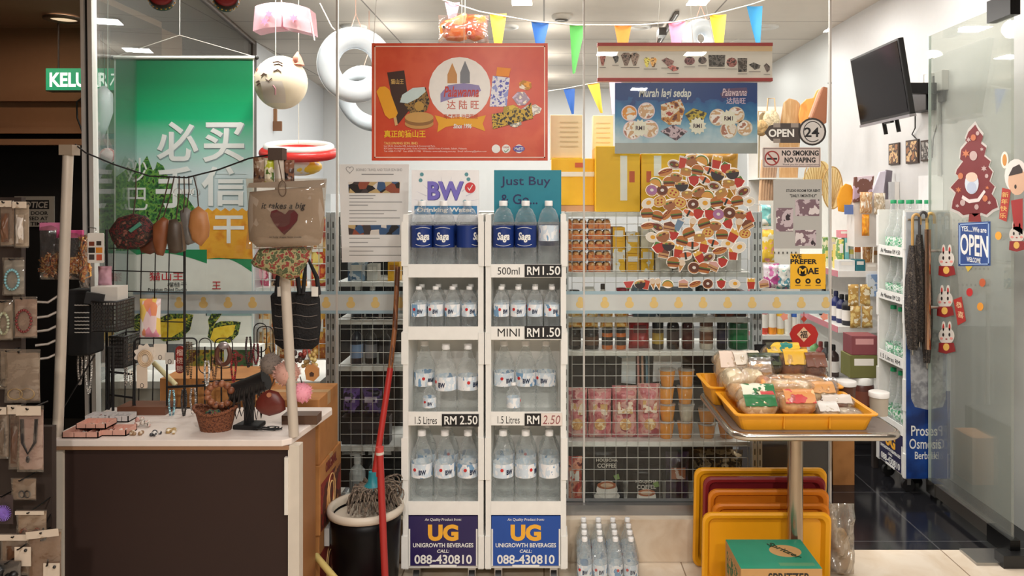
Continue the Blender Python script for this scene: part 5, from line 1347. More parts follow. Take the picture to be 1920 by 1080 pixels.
for k, (a, c, d, e, Y, bc, ic, shp, lab) in enumerate(packs):
    Y = 2.22 + (Y - 1.97) * .42
    t = thing('hanging_pack', lab, 'accessory pack', (X((a + c) / 2, Y), Y, Z(e, Y)), 'small accessory packs hung at the display edge')
    w, h, cx, cz = W(c - a, Y), W(e - d, Y), X((a + c) / 2, Y), Z(e, Y)
    B().cbox((cx, Y + .004, cz + h * .48), (w * .9, .0015, h * .9)).make('backing_card', mat(bc, .7, var=.12, scale=40), t)
    if shp not in ('dot', 'star'):
        B().pillow(w, h, .016, (cx, Y, cz), .08, .35, k).make('clear_bag', clear((240, 232, 222), .06, .07, .1, 1.0, 18, edge=.3), t)
    im = mat(ic, .4)
    mid = cz + h * .42
    b = B()
    y = Y - .006
    if shp == 'ring':
        for i in range(20):
            t_ = 2 * PI * i / 20
            b.sph((cx + w * .3 * math.cos(t_), y, mid + h * .26 * math.sin(t_)), .0045, 7, 5)
    elif shp == 'loop':
        for s in (-.16, .16): b.tube([(cx + w * s + w * .2 * math.cos(t_), y + .003 * s, cz + h * .17 + h * .1 * math.sin(t_)) for t_ in [2 * PI * i / 20 for i in range(20)]], .002, 5, True)
    elif shp == 'bar':
        b.pillow(w * .5, h * .62, .018, (cx, y, cz + h * .1), .3, .4, k)
    elif shp == 'cord':
        for s in (.3, .24): b.tube([(cx - w * s, y, cz + h * .8), (cx - w * s * .9, y, cz + h * .45), (cx - w * .05, y, cz + h * .28), (cx + w * s * .8, y, cz + h * .45), (cx + w * s, y, cz + h * .8)], .0028, 6)
        b.sph((cx - w * .05, y, cz + h * .2), (.006, .004, .011), 8, 6)
    elif shp == 'pair':
        for s in (-.02, .2): b.tube([(cx + w * s + .008 * math.cos(t_), y, cz + h * .3 + .01 * math.sin(t_)) for t_ in [2 * PI * i / 12 for i in range(12)]], .0022, 5, True)
    elif shp == 'star':
        for i in range(26):
            a_ = 2 * PI * i / 26
            b.cyl((cx, y, mid), (cx + w * .55 * math.cos(a_), y - .004, mid + w * .55 * math.sin(a_)), .0025, .001, n=5)
    elif shp == 'chain':
        for i in range(16): b.sph((cx - w * .3 + w * .04 * i, y, cz + h * (.2 + .12 * math.sin(i * .6))), .004, 6, 5)
    elif shp == 'hook':
        b.tube([(cx - .006, y, cz + h * .8), (cx + .004, y, cz + h * .82), (cx + .01, y, cz + h * .9)], .0035, 6)
    elif shp == 'dot':
        b.sph((cx + w * .2, y + .006, cz + h * .8), .0045, 8, 6)
    else:
        for i in range(12): b.sph((cx + RND.uniform(-.4, .4) * w, y, mid + RND.uniform(-.3, .4) * h), .013, 8, 6)
    b.make('trinket', im, t)
    if shp in ('hook', 'chain', 'bar', 'cord'):
        B().cbox((cx, Y - .009, cz + h * .93), (w * .92, .0015, h * .14), (0, -.12 if shp == 'hook' else 0, 0)).make('header_strip', mat((206, 190, 172), .6), t)
    pg = B().tube([(cx, Y - .02, cz + h * .98), (cx, Y - .016, cz + h * .955), (min(cx, X(94 if d > 740 else 36, 2.36)), 2.362, cz + h * .955)], .0022, 6).make('peg_hook', DARKM, t)
# ================================================================= shelf units with wire backs behind the glass
WIREM = mat((196, 194, 190), .4, .4)
SHELF = mat((222, 222, 218), .45)
def gondola(label, x0, x1, levels, left=True, right=True, y0=3.63, depth=.36):
    t = thing('shelf_unit', label, 'shelf unit', ((x0 + x1) / 2, y0, 0))
    H = 1.53
    b = B()
    n = round((x1 - x0 - .08) / .052)
    xa, xb = x0 + .04, x1 - .04
    for i in range(n + 1): b.cyl((xa + (xb - xa) * i / n, y0, .16), (xa + (xb - xa) * i / n, y0, H), .0015, n=5, caps=False)
    k = int((H - .16) / .0535)
    for j in range(k + 1): b.cyl((xa, y0 - .003, .16 + (H - .16) * j / k), (xb, y0 - .003, .16 + (H - .16) * j / k), .0015, n=5, caps=False)
    b.make('wire_mesh', WIREM, t)
    slot = mat((44, 44, 46), .5)
    for on_, x in ((left, x0), (right, x1)):
        if not on_: continue
        for s in (-1, 1):
            u = B().box(x + s * .012 - .0105, x + s * .012 + .0105, y0 - .02, y0 + .03, 0, H).make('upright', mat((206, 210, 214), .4, .3), t)
            b = B()
            for j in range(27): b.box(x + s * .012 - .0025, x + s * .012 + .0025, y0 - .0208, y0 - .018, .08 + j * .053, .108 + j * .053)
            b.make('slot_pattern', slot, u)
    for z in levels:
        s_ = B().box(x0 + .015, x1 - .015, y0 + .03, y0 + depth, z - .022, z).make('shelf', SHELF, t)
    B().box(x0 + .015, x1 - .015, y0 + .01, y0 + depth, 0.0, levels[-1] - .022).make('base', mat((170, 170, 168), .5), t)
    return t
MX0, MX1 = X(1056, 3.7), X(1418, 3.63)
LV = (1.53, 1.245, 1.03, .872, .442, .135)
gondola('white shelf unit with a wire back behind the round sticker disc', MX0, MX1, LV)
gondola('white shelf unit with a wire back behind the two bottle stands', X(622, 3.63), MX0 - .045, (1.53, 1.2, 1.02, .80, .42, .135), right=False)
def foodcols(*c): return [tuple(v) for v in c]
def item(kind, name, label, cat, px0, px1, z, h, Y, d, m, group=None, lid=None, accent=None):
    """one packaged product with its parts, standing on a shelf at height z"""
    x0, x1 = X(px0, Y), X(px1, Y)
    cx, w, cy = (x0 + x1) / 2, x1 - x0, Y + d / 2
    t = thing(name, label, cat, (cx, cy, z), group)
    z += .0008
    acc = accent or mat((236, 232, 224), .4)
    if kind == 'box':
        B().box(x0, x1, Y, Y + d, z, z + h).make('carton_body', m, t, bevel=min(.002, w * .05))
        B().box(x0 + w * .15, x1 - w * .15, Y - .0008, Y, z + h * .55, z + h * .85).make('label', acc, t)
    elif kind == 'bag':
        B().pillow(w, h, d, (cx, cy, z), .1, .22, px0).make('bag_body', m, t)
        B().box(cx - w * .3, cx + w * .3, cy - d * .5 - .002, cy - d * .42, z + h * .5, z + h * .72).make('label', acc, t)
    elif kind in ('bottle', 'pump'):
        r = w / 2
        B().lathe([(r * .9, 0), (r, h * .03), (r, h * .62), (r * .9, h * .7), (r * .4, h * .8), (r * .36, h * .84)], (cx, cy, z), 18).make('bottle_body', m, t)
        B().lathe([(r * .44, h * .83), (r * .44, h * .97), (r * .38, h), (0, h)], (cx, cy, z), 14).make('cap', lid or WHITE, t)
        if kind == 'pump': B().box(cx - r * .9, cx + r * .3, cy - .006, cy + .006, z + h, z + h + .014).make('nozzle', lid or WHITE, t)
        B().lathe([(r * 1.01, h * .16), (r * 1.01, h * .5)], (cx, cy, z), 18).make('label', acc, t)
    elif kind == 'jar':
        r = w / 2
        B().lathe([(r * .92, 0), (r, h * .05), (r, h * .72), (r * .9, h * .8)], (cx, cy, z), 18).make('jar_body', m, t)
        B().lathe([(r * .96, h * .78), (r * .98, h * .98), (r * .9, h), (0, h)], (cx, cy, z), 18).make('lid', lid or BLACK, t)
        B().lathe([(r * 1.012, h * .2), (r * 1.012, h * .6)], (cx, cy, z), 18).make('label', acc, t)
    elif kind == 'cup':
        r = w / 2
        B().lathe([(r * .72, 0), (r, h * .93), (r * .97, h * .93), (0, h * .9)], (cx, cy, z), 18).make('cup_body', m, t)
        B().lathe([(r * 1.05, h * .92), (r * 1.05, h), (0, h)], (cx, cy, z), 18).make('lid', lid or clear(), t)
    elif kind == 'tray':
        B().box(x0, x1, Y, Y + d, z, z + h * .55).make('tray_body', m, t, bevel=.002)
        b = B()
        n = max(3, int(w / .03))
        for i in range(n):
            for j in range(2): b.sph((x0 + w * (i + .5) / n, Y + d * (.12 + .35 * j), z + h * .6), (w / n * .5, d * .1, h * .34), 8, 5)
        o = b.make('biscuit_row', accent or CARD, t)
        B().box(x0, x1, Y, Y + d, z + h * .9, z + h * .93).make('clear_lid', FILM, t)
    return t
YF = 3.69
ob = blotch([(206, 110, 56), (226, 140, 80), (190, 90, 44)], 30, .4)
for c in range(2):
    for r in range(5):
        px0, px1 = ((1060, 1100), (1103, 1145))[c]
        item('tray', 'biscuit_tray', 'orange biscuit tray, %s from the bottom in the %s stack behind the wire' % (ORD[r], ('first', 'second')[c]), 'biscuit tray', px0, px1, 1.245 + r * .051, .05, YF, .16, ob, 'orange biscuit trays behind the wire', accent=blotch([(226, 160, 90), (240, 196, 140), (206, 130, 70)], 40, .5))
yb = blotch([(240, 240, 234), (238, 186, 40), (240, 240, 234), (246, 206, 80)], 9, .4)
for k, (a, c, h, m, cn) in enumerate(((1149, 1172, .11, yb, 'white and yellow'), (1174, 1199, .085, YEL, 'plain yellow'), (1202, 1226, .11, yb, 'yellow splashed white'), (1229, 1260, .12, mat((226, 220, 206), .5), 'cream'), (1263, 1300, .1, mat((200, 190, 176), .5), 'grey beige'), (1303, 1340, .13, YEL, 'bright yellow'), (1343, 1390, .12, mat((214, 210, 204), .5), 'pale grey'))):
    item('box', 'biscuit_carton', '%s carton in the lower layer, behind the wire by the biscuit trays' % cn, 'carton', a, c, 1.245, h, YF, .14, m, 'cartons on the upper wire shelf')
    if k < 4: item('box', 'biscuit_carton', '%s carton standing on the %s one behind the wire' % (('egg yellow', 'white and gold', 'pale cream', 'white')[k], cn), 'carton', a, c, 1.245 + h + .001, .1, YF, .14, (YEL, yb, mat((232, 226, 206), .5), WHITE)[k], 'cartons on the upper wire shelf')
# second row: odd small goods just above the band
for k, (kd, a, c, h, m, lab, ld) in enumerate((('jar', 1062, 1088, .12, mat((40, 32, 30), .4), 'dark jar low behind the wire beside the bottle stand', None), ('box', 1094, 1116, .13, mat((226, 224, 216), .5), 'white slotted box behind the wire', None), ('bottle', 1122, 1142, .15, mat((206, 200, 190), .4), 'striped pale figure bottle behind the wire', mat((60, 50, 44), .4)), ('cup', 1158, 1182, .13, mat((150, 40, 50), .4), 'dark red cup behind the wire above the band', mat((150, 40, 50), .4)), ('box', 1188, 1230, .14, mat((90, 106, 120), .5), 'slate blue box behind the wire above the band', None), ('box', 1236, 1300, .13, mat((100, 112, 122), .5), 'broad blue grey box behind the wire above the band', None), ('jar', 1308, 1332, .14, mat((196, 190, 180), .4), 'pale jar behind the wire under the sticker disc', None), ('box', 1340, 1400, .12, blotch([(120, 60, 40), (60, 40, 34), (150, 100, 60)], 14, .5), 'brown patterned box behind the wire near the slotted upright', None))):
    item(kd, 'packaged_good', lab, 'grocery', a, c, 1.03, h, YF, .12, m, lid=ld)
# third row: jars and tins
jarm = mat((30, 22, 20), .25)
for k, (kd, a, c, h, m, lab, ld, ac) in enumerate((
    ('jar', 1066, 1090, .10, jarm, 'dark sauce jar first from the bottle stand under the band', None, mat((60, 50, 44), .4)), ('jar', 1094, 1124, .10, jarm, 'dark sauce jar with a brown label under the band', None, mat((90, 60, 40), .4)),
    ('jar', 1129, 1150, .10, mat((206, 110, 40), .3), 'orange jar with a black lid under the yellow noodle packs', None, mat((40, 36, 34), .4)), ('jar', 1154, 1175, .10, mat((206, 110, 40), .3), 'second orange jar with a black lid beside the red packs', None, mat((40, 36, 34), .4)),
    ('bag', 1180, 1220, .16, mat((150, 26, 30), .35), 'deep red packet standing beside the orange jars', None, mat((90, 20, 24), .4)), ('jar', 1224, 1246, .13, mat((50, 40, 26), .3), 'amber jar beside the deep red packet', None, mat((170, 140, 50), .4)),
    ('bottle', 1252, 1276, .17, mat((26, 20, 20), .25), 'black bottle after the amber jar on the third wire shelf', BLACK, mat((50, 30, 30), .4)), ('bottle', 1280, 1304, .17, mat((60, 20, 20), .25), 'dark red bottle beside the black bottle on the third wire shelf', BLACK, mat((80, 30, 30), .4)),
    ('jar', 1314, 1340, .14, mat((206, 196, 180), .3), 'white and brown jar between the dark bottles and the green tin', mat((110, 70, 50), .4), mat((120, 80, 60), .4)), ('jar', 1346, 1366, .15, mat((30, 26, 30), .3), 'slim dark jar beside the green tin', None, mat((40, 36, 60), .4)),
    ('jar', 1370, 1408, .16, mat((28, 90, 52), .35), 'large dark green tin beside the slotted upright', mat((170, 160, 140), .3, .6), mat((40, 120, 70), .4)))):
    item(kd, 'sauce_jar' if kd == 'jar' else 'packaged_good', lab, 'grocery', a, c, .872, h, YF, .07 if kd != 'jar' else W(c - a, YF), m, lid=ld, accent=ac)
for k, (a, c) in enumerate(((1066, 1092), (1094, 1122), (1126, 1150), (1153, 1180))):
    b = item('bag', 'noodle_pack', 'yellow noodle pack, %s from the bottle stand, on the jars below the band' % ORD[k], 'noodle pack', a, c, .9735, .085, YF, .05, blotch([(240, 186, 90), (246, 214, 150), (226, 150, 50)], 20, .4), 'yellow noodle packs under the band', accent=mat((240, 220, 180), .4))
# fourth level: leaning papers, pink packs, cups
for k, (pts, c, lab) in enumerate((([(1128, 655), (1228, 662), (1168, 672)], (176, 196, 206), 'pale blue sheet lying on the shelf edge under the jars'), ([(1166, 662), (1192, 664), (1192, 720), (1165, 718)], (206, 214, 216), 'pale card standing behind the pink packs'), ([(1226, 655), (1266, 653), (1278, 668), (1276, 712), (1224, 716)], (226, 228, 228), 'white cut card standing behind the pink packs'))):
    Yk = 3.80 + .01 * k
    b = B(); b.prism(outline(pts, Yk), Yk, Yk + .003); b.make('paper_card', mat(c, .5), label=lab, cat='paper card')
for k, px in enumerate((1196, 1204, 1212)):
    B().cyl(PT(px, 660, 3.79), PT(px + 1, 720, 3.79), .006, n=8).make('pencil', mat(((190, 90, 80), (206, 170, 150), (90, 130, 150))[k], .5), label='%s thin stick standing behind the pink packs' % ('red', 'beige', 'blue')[k], cat='stick')
pinkp = blotch([(184, 90, 100), (206, 124, 128), (222, 170, 162), (166, 70, 84)], 14, .3, rand=True)
for k, (a, c, h) in enumerate(((1062, 1102, .24), (1103, 1148, .235), (1149, 1196, .25), (1197, 1240, .26))):
    t = item('bag', 'snack_packet', 'pink snack packet, %s from the bottle stand in the row behind the wire' % ORD[k], 'snack packet', a, c, .442, h, YF, .085, pinkp, 'pink snack packets behind the wire', accent=blotch([(214, 170, 110), (240, 220, 200), (180, 100, 80)], 20, .4))
    B().lathe([(0, 0), (.028, 0), (.028, .003), (0, .004)], (X((a + c) / 2, YF), YF - .012, .52), 16, False, 'y').make('window_patch', blotch([(226, 180, 120), (206, 150, 90), (240, 214, 170)], 40, .5), t)
juice = clear((244, 160, 50), .75, .06, .1, .2, edge=.2)
for c in range(2):
    for r in range(4):
        px0 = (1236, 1272)[c] + (2 if r % 2 else 0)
        item('cup', 'jelly_cup', 'orange jelly cup, %s from the bottom of the %s stack behind the wire' % (ORD[r], ('near', 'far')[c]), 'cup', px0, px0 + 31, .442 + r * .083, .083, YF, .08, juice if not (r == 1 and c) else clear((236, 226, 206), .6), 'orange jelly cups behind the wire', lid=clear((240, 240, 236), .3))
for k, (px, z) in enumerate(((1312, .442), (1312, .515), (1350, .442))):
    item('cup', 'jelly_cup', ('low orange jelly tub at the foot of the yellow tray', 'upper orange jelly tub under the yellow tray', 'far orange jelly tub under the yellow tray')[k], 'cup', px, px + 34, z, .07, YF, .09, juice, 'orange jelly tubs under the tray', lid=clear((240, 240, 236), .3))
# bottom row: coffee bags
blackbag = mat((15, 12, 12), .3, var=.3, scale=14, bump=.25, spec=.25)
for k, (a, c, top_, cx, cy, r, lab) in enumerate(((1098, 1172, 838, 1138, 918, 24, 'black coffee bag with a white cup print nearer the bottle stand'), (1178, 1246, 878, 1212, 932, 22, 'black coffee bag with a white cup print, second from the bottle stand'))):
    t = thing('coffee_bag', lab, 'coffee bag', (X((a + c) / 2, YF), YF + .05, .135), 'black coffee bags behind the wire')
    B().pillow(W(c - a, YF), Z(top_, YF) - .135, .09, (X((a + c) / 2, YF), YF + .05, .135), .1, .15, k).make('bag_body', blackbag, t)
    yq = YF - .004
    ptext('HOUJICHA', cx - 20, cx + 20, top_ + 22, top_ + 29, yq, mat((206, 200, 190), .4), t, bold=.01); ptext('COFFEE', cx - 18, cx + 18, top_ + 31, top_ + 39, yq, mat((206, 200, 190), .4), t, bold=.02)
    pdisc(t, cx, cy + 12, r, yq - .001, (206, 200, 192), 'saucer_print', ry=r * .45); pdisc(t, cx, cy, r * .82, yq - .002, (226, 220, 212), 'cup_print', ry=r * .72)
    pdisc(t, cx, cy - 8, r * .76, yq - .003, (170, 96, 60), 'coffee_print', ry=r * .3); pdisc(t, cx, cy - 8, r * .5, yq - .004, (214, 180, 150), 'foam_print', ry=r * .17)
    pic(t, [(cx + 12, cy - 26), (cx + 22, cy - 30), (cx + 24, cy - 20), (cx + 16, cy - 18)], yq - .001, (120, 150, 80), 'leaf_print')
item('bag', 'snack_packet', 'red snack packet at the foot of the wire beside the bottle stand', 'snack packet', 1062, 1092, .135, .22, YF, .06, blotch([(150, 40, 36), (190, 70, 56), (226, 150, 120), (110, 26, 28)], 22, .35))
item('bag', 'snack_packet', 'dark purple packet with a small cup print beside the coffee bags', 'snack packet', 1250, 1294, .135, .24, YF, .07, blotch([(26, 20, 30), (46, 30, 60), (20, 18, 22)], 14, .3), accent=blotch([(206, 190, 180), (150, 90, 60)], 40, .4))
foil = blotch([(110, 84, 46), (36, 26, 20), (170, 150, 120), (50, 36, 24)], 16, .3, .4, 1.0)
for k, (a, c, z, h, lab) in enumerate(((1252, 1330, .36, .06, 'gold foil bag lying over the dark packets behind the wire'), (1304, 1400, .135, .2, 'crumpled brown foil bag behind the leaning trays'), (1102, 1176, .37, .05, 'silver topped dark foil bag lying over the near coffee bag'))):
    B().pillow(W(c - a, YF + .12), h, .12, (X((a + c) / 2, YF + .12), YF + .19, z), .15, .5, k + 5).make('foil_bag', foil, label=lab, cat='foil bag')
# top of the middle unit: yellow cartons, card cartons
yel = mat((238, 186, 30), .45, var=.05)
crm = mat((226, 206, 166), .6)
lam = mat((236, 234, 226), .4)
def ycarton(label, a, c, z0, z1, Y, d, m, stripes=(), side=None):
    t = thing('carton', label, 'carton', (X((a + c) / 2, Y), Y + d / 2, z0), 'cartons on top of the wire shelf')
    B().box(X(a, Y), X(c, Y), Y, Y + d, z0, z1).make('carton_body', m, t, bevel=.003)
    for (p0, p1, q0, q1, col) in stripes:
        b = B(); pbox(b, p0, p1, q0, q1, Y - .001, .001); b.make('printed_patch', col, t)
    return t
T0 = 1.531
red_ = mat((196, 90, 50), .5)
ycarton('yellow carton with white bands at the near end of the shelf top', 1034, 1114, T0 + .03, Z(297, 3.78), 3.78, .22, yel, ((1038, 1114, 322, 331, lam), (1078, 1094, 305, 314, red_)))
B().box(X(1034, 3.78), X(1114, 3.78), 3.78, 4.0, T0, T0 + .029).make('flat_carton', mat((200, 150, 110), .6), label='flat brown box under the yellow carton at the near shelf end', cat='carton')
ycarton('big yellow carton with a white ribbed stripe standing forward on the shelf top', 1117, 1200, T0, Z(274, 3.68), 3.68, .28, yel, ((1163, 1176, 292, 376, lam), (1180, 1190, 321, 342, red_)))
ycarton('yellow carton right beside the forward yellow one on the shelf top', 1202, 1286, T0, Z(288, 3.70), 3.70, .26, yel, ((1212, 1221, 321, 342, red_), (1226, 1240, 292, 330, lam)))
ycarton('cream carton stacked on the banded yellow carton', 1032, 1092, Z(297, 3.78) + .002, Z(216, 3.82), 3.80, .2, crm, tuple((1050, 1084, 228 + 9 * i, 230 + 9 * i, mat((200, 180, 140), .6)) for i in range(6)))
ycarton('narrow cream carton standing behind the forward yellow carton', 1112, 1150, T0 + .27, Z(216, 3.99), 3.99, .1, crm, tuple((1118, 1144, 230 + 9 * i, 232 + 9 * i, mat((200, 180, 140), .6)) for i in range(5)))
B().box(X(1110, 3.99), X(1152, 3.99), 3.985, 4.1, T0 - .002, T0 + .269).make('carton', crm, label='hidden cream carton under the narrow cream carton', cat='carton', group='cartons on top of the wire shelf')
t = thing('snack_packet', 'big mustard snack packet standing behind the round sticker disc', 'snack packet', (X(1340, 3.72), 3.78, T0))
B().pillow(W(100, 3.72), .3, .12, (X(1340, 3.72), 3.78, T0), .08, .15, 2).make('bag_body', blotch([(196, 140, 30), (176, 120, 24), (206, 150, 44)], 6, .3), t)
ptext('CRUNCH', 1322, 1366, 304, 318, 3.715, mat((50, 36, 24), .5), t, bold=.02)
# goods behind the two stands and beside the poster
dkb = mat((26, 28, 40), .3)
for k, (kd, a, c, z, h, m, lab, ld, ac) in enumerate((
    ('box', 652, 684, 1.2, .09, blotch([(120, 150, 176), (206, 214, 220), (70, 100, 130)], 16, .4), 'pale blue box under the information sheet', None, None), ('box', 688, 708, 1.2, .08, mat((206, 206, 200), .4), 'white box beside the pale blue one under the sheet', None, None), ('box', 727, 749, 1.2, .09, YEL, 'small yellow box under the information sheet', None, mat((200, 130, 40), .4)),
    ('bottle', 656, 680, 1.02, .16, dkb, 'first navy bottle from the slotted upright above the band', WHITE, mat((40, 50, 80), .4)), ('bottle', 684, 708, 1.02, .16, dkb, 'second navy bottle from the slotted upright above the band', WHITE, mat((30, 36, 60), .4)), ('bottle', 713, 740, 1.02, .15, mat((46, 32, 28), .3), 'dark brown bottle above the band beside the navy bottles', BLACK, mat((60, 40, 34), .4)),
    ('bottle', 654, 678, .80, .19, dkb, 'dark bottle with a pale blue label under the band', BLACK, mat((120, 150, 190), .4)), ('bottle', 682, 704, .80, .19, BLACK, 'black bottle with a grey label under the band', BLACK, mat((130, 130, 136), .4)), ('bottle', 708, 730, .80, .18, BLACK, 'plain black bottle under the band by the mop handle', BLACK, mat((36, 34, 36), .4)),
    ('bag', 640, 672, .56, .12, blotch([(60, 40, 90), (110, 80, 150), (36, 26, 50)], 18, .35), 'purple packet behind the wire beside the carton stack', None, mat((170, 150, 190), .4)), ('bag', 676, 714, .56, .12, blotch([(40, 34, 70), (90, 70, 130), (30, 26, 44)], 18, .35), 'dark violet packet behind the wire and the mop', None, mat((190, 180, 200), .4)), ('box', 640, 730, .42, .13, mat((36, 32, 34), .5), 'low dark box under the violet packets behind the wire', None, mat((60, 56, 60), .4)),
    ('pump', 652, 682, .135, .22, mat((196, 200, 200), .35), 'white spray bottle low behind the wire by the bin', mat((226, 226, 224), .4), mat((150, 156, 160), .4)), ('bottle', 688, 716, .135, .24, mat((80, 76, 74), .35), 'grey bottle low behind the wire and the mop', WHITE, mat((150, 150, 150), .4)))):
    item(kd, 'packaged_good', lab, 'grocery', a, c, z, h, YF, .07 if kd != 'bottle' else .06, m, lid=ld, accent=ac)
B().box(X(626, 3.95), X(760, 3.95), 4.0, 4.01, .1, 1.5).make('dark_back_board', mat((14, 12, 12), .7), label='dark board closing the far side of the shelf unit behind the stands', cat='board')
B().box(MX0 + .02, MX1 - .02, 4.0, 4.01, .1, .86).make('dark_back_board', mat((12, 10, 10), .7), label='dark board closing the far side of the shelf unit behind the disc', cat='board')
for px in (640, 690):
    t = thing('wrapped_bundle', 'pale film wrapped bundle low behind the wire, %s the mop handle' % ('away from' if px == 640 else 'next to'), 'bundle', (X(px + 18, YF), YF, .36))
    B().pillow(W(44, YF), .07, .08, (X(px + 18, YF), YF + .05, .355), .2, .3, px).make('film_bag', mat((206, 206, 204), .4), t)
# ---- shelf further back, seen between the banner and the slotted upright
YB = 4.6
t = thing('shelf_unit', 'white wire shelf further back between the banner and the slotted upright', 'shelf unit', (X(545, YB), YB, 0))
b = B()
for i in range(10): b.cyl((X(478 + 15 * i, YB), YB, .3), (X(478 + 15 * i, YB), YB, 1.6), .003, n=5)
for j in range(14): b.cyl((X(476, YB), YB - .004, .35 + .095 * j), (X(614, YB), YB - .004, .35 + .095 * j), .003, n=5)
b.make('wire_mesh', WIREM, t)
for z in (1.06, .62): B().box(X(474, YB), X(616, YB), YB + .01, YB + .35, z - .02, z).make('shelf', SHELF, t)
for px in (474, 616): B().box(X(px, YB) - .015, X(px, YB) + .015, YB - .01, YB + .35, 0, 1.62).make('upright', mat((206, 210, 214), .4, .3), t)
for k, (kd, a, c, z, h, m, lab) in enumerate((('bag', 474, 500, 1.06, .46, blotch([(226, 110, 150), (240, 190, 200), (206, 80, 120), (240, 226, 220)], 12, .4), 'tall pink and white packet beside the banner edge'), ('bag', 503, 535, 1.06, .30, blotch([(190, 90, 60), (226, 190, 150), (60, 40, 36), (150, 60, 50)], 16, .4), 'red brown packet behind the floral pouch'), ('bag', 540, 572, 1.06, .3, blotch([(240, 200, 60), (226, 150, 40), (190, 60, 40)], 14, .4), 'yellow orange packet behind the tote bag handles'), ('bag', 578, 612, 1.06, .42, blotch([(238, 190, 50), (230, 140, 60), (206, 70, 50), (240, 214, 120)], 12, .4), 'tall yellow packet with a red picture beside the slotted upright'),
    ('bag', 478, 512, .62, .34, blotch([(226, 160, 80), (240, 206, 150), (190, 110, 50)], 18, .4), 'tan noodle bag on the lower back shelf by the banner'), ('bag', 515, 548, .62, .3, blotch([(220, 150, 70), (240, 200, 140), (176, 96, 44)], 18, .4), 'orange noodle bag on the lower back shelf behind the pole'), ('bag', 580, 612, .62, .34, blotch([(230, 150, 40), (200, 110, 40), (246, 190, 90)], 18, .4), 'deep orange bag on the lower back shelf by the upright'))):
    item(kd, 'snack_packet', lab, 'snack packet', a, c, z, h, YB + .06, .08, m)
# low white counter behind the desk with a fruit picture carton
YC = 3.78
t = thing('counter', 'low white counter behind the accessory desk inside the glass', 'counter', (X(330, YC), YC, 0))
B().box(X(187, YC), X(600, YC), YC, YC + .5, .665, .70).make('counter_top', mat((232, 230, 224), .4), t)
B().box(X(187, YC), X(600, YC), YC + .02, YC + .48, 0, .665).make('counter_front', mat((220, 216, 208), .45), t)
t = thing('fruit_carton', 'green fruit picture carton standing on the low white counter', 'carton', (X(410, YC), YC + .08, .701))
B().box(X(346, YC), X(476, YC), YC + .05, YC + .15, .701, .86).make('carton_body', mat((226, 226, 218), .5), t)
pic(t, [(348, 656), (420, 656), (420, 704), (348, 704)], YC + .0495, 0, 'fruit_picture', m=blotch([(70, 110, 50), (140, 150, 70), (190, 160, 60), (110, 60, 40), (40, 80, 40)], 26, .5))
pic(t, [(434, 656), (474, 656), (474, 704), (434, 704)], YC + .0495, 0, 'fruit_picture', m=blotch([(30, 70, 40), (60, 100, 60), (150, 60, 60), (20, 50, 30)], 26, .5))
# slim white box lid stack
B().box(X(210, 4.2), X(250, 4.2), 4.1, 4.25, .701, .95).make('paper_bag', mat((196, 140, 90), .6), label='brown paper bag on the low white counter behind the wire racks', cat='paper bag')
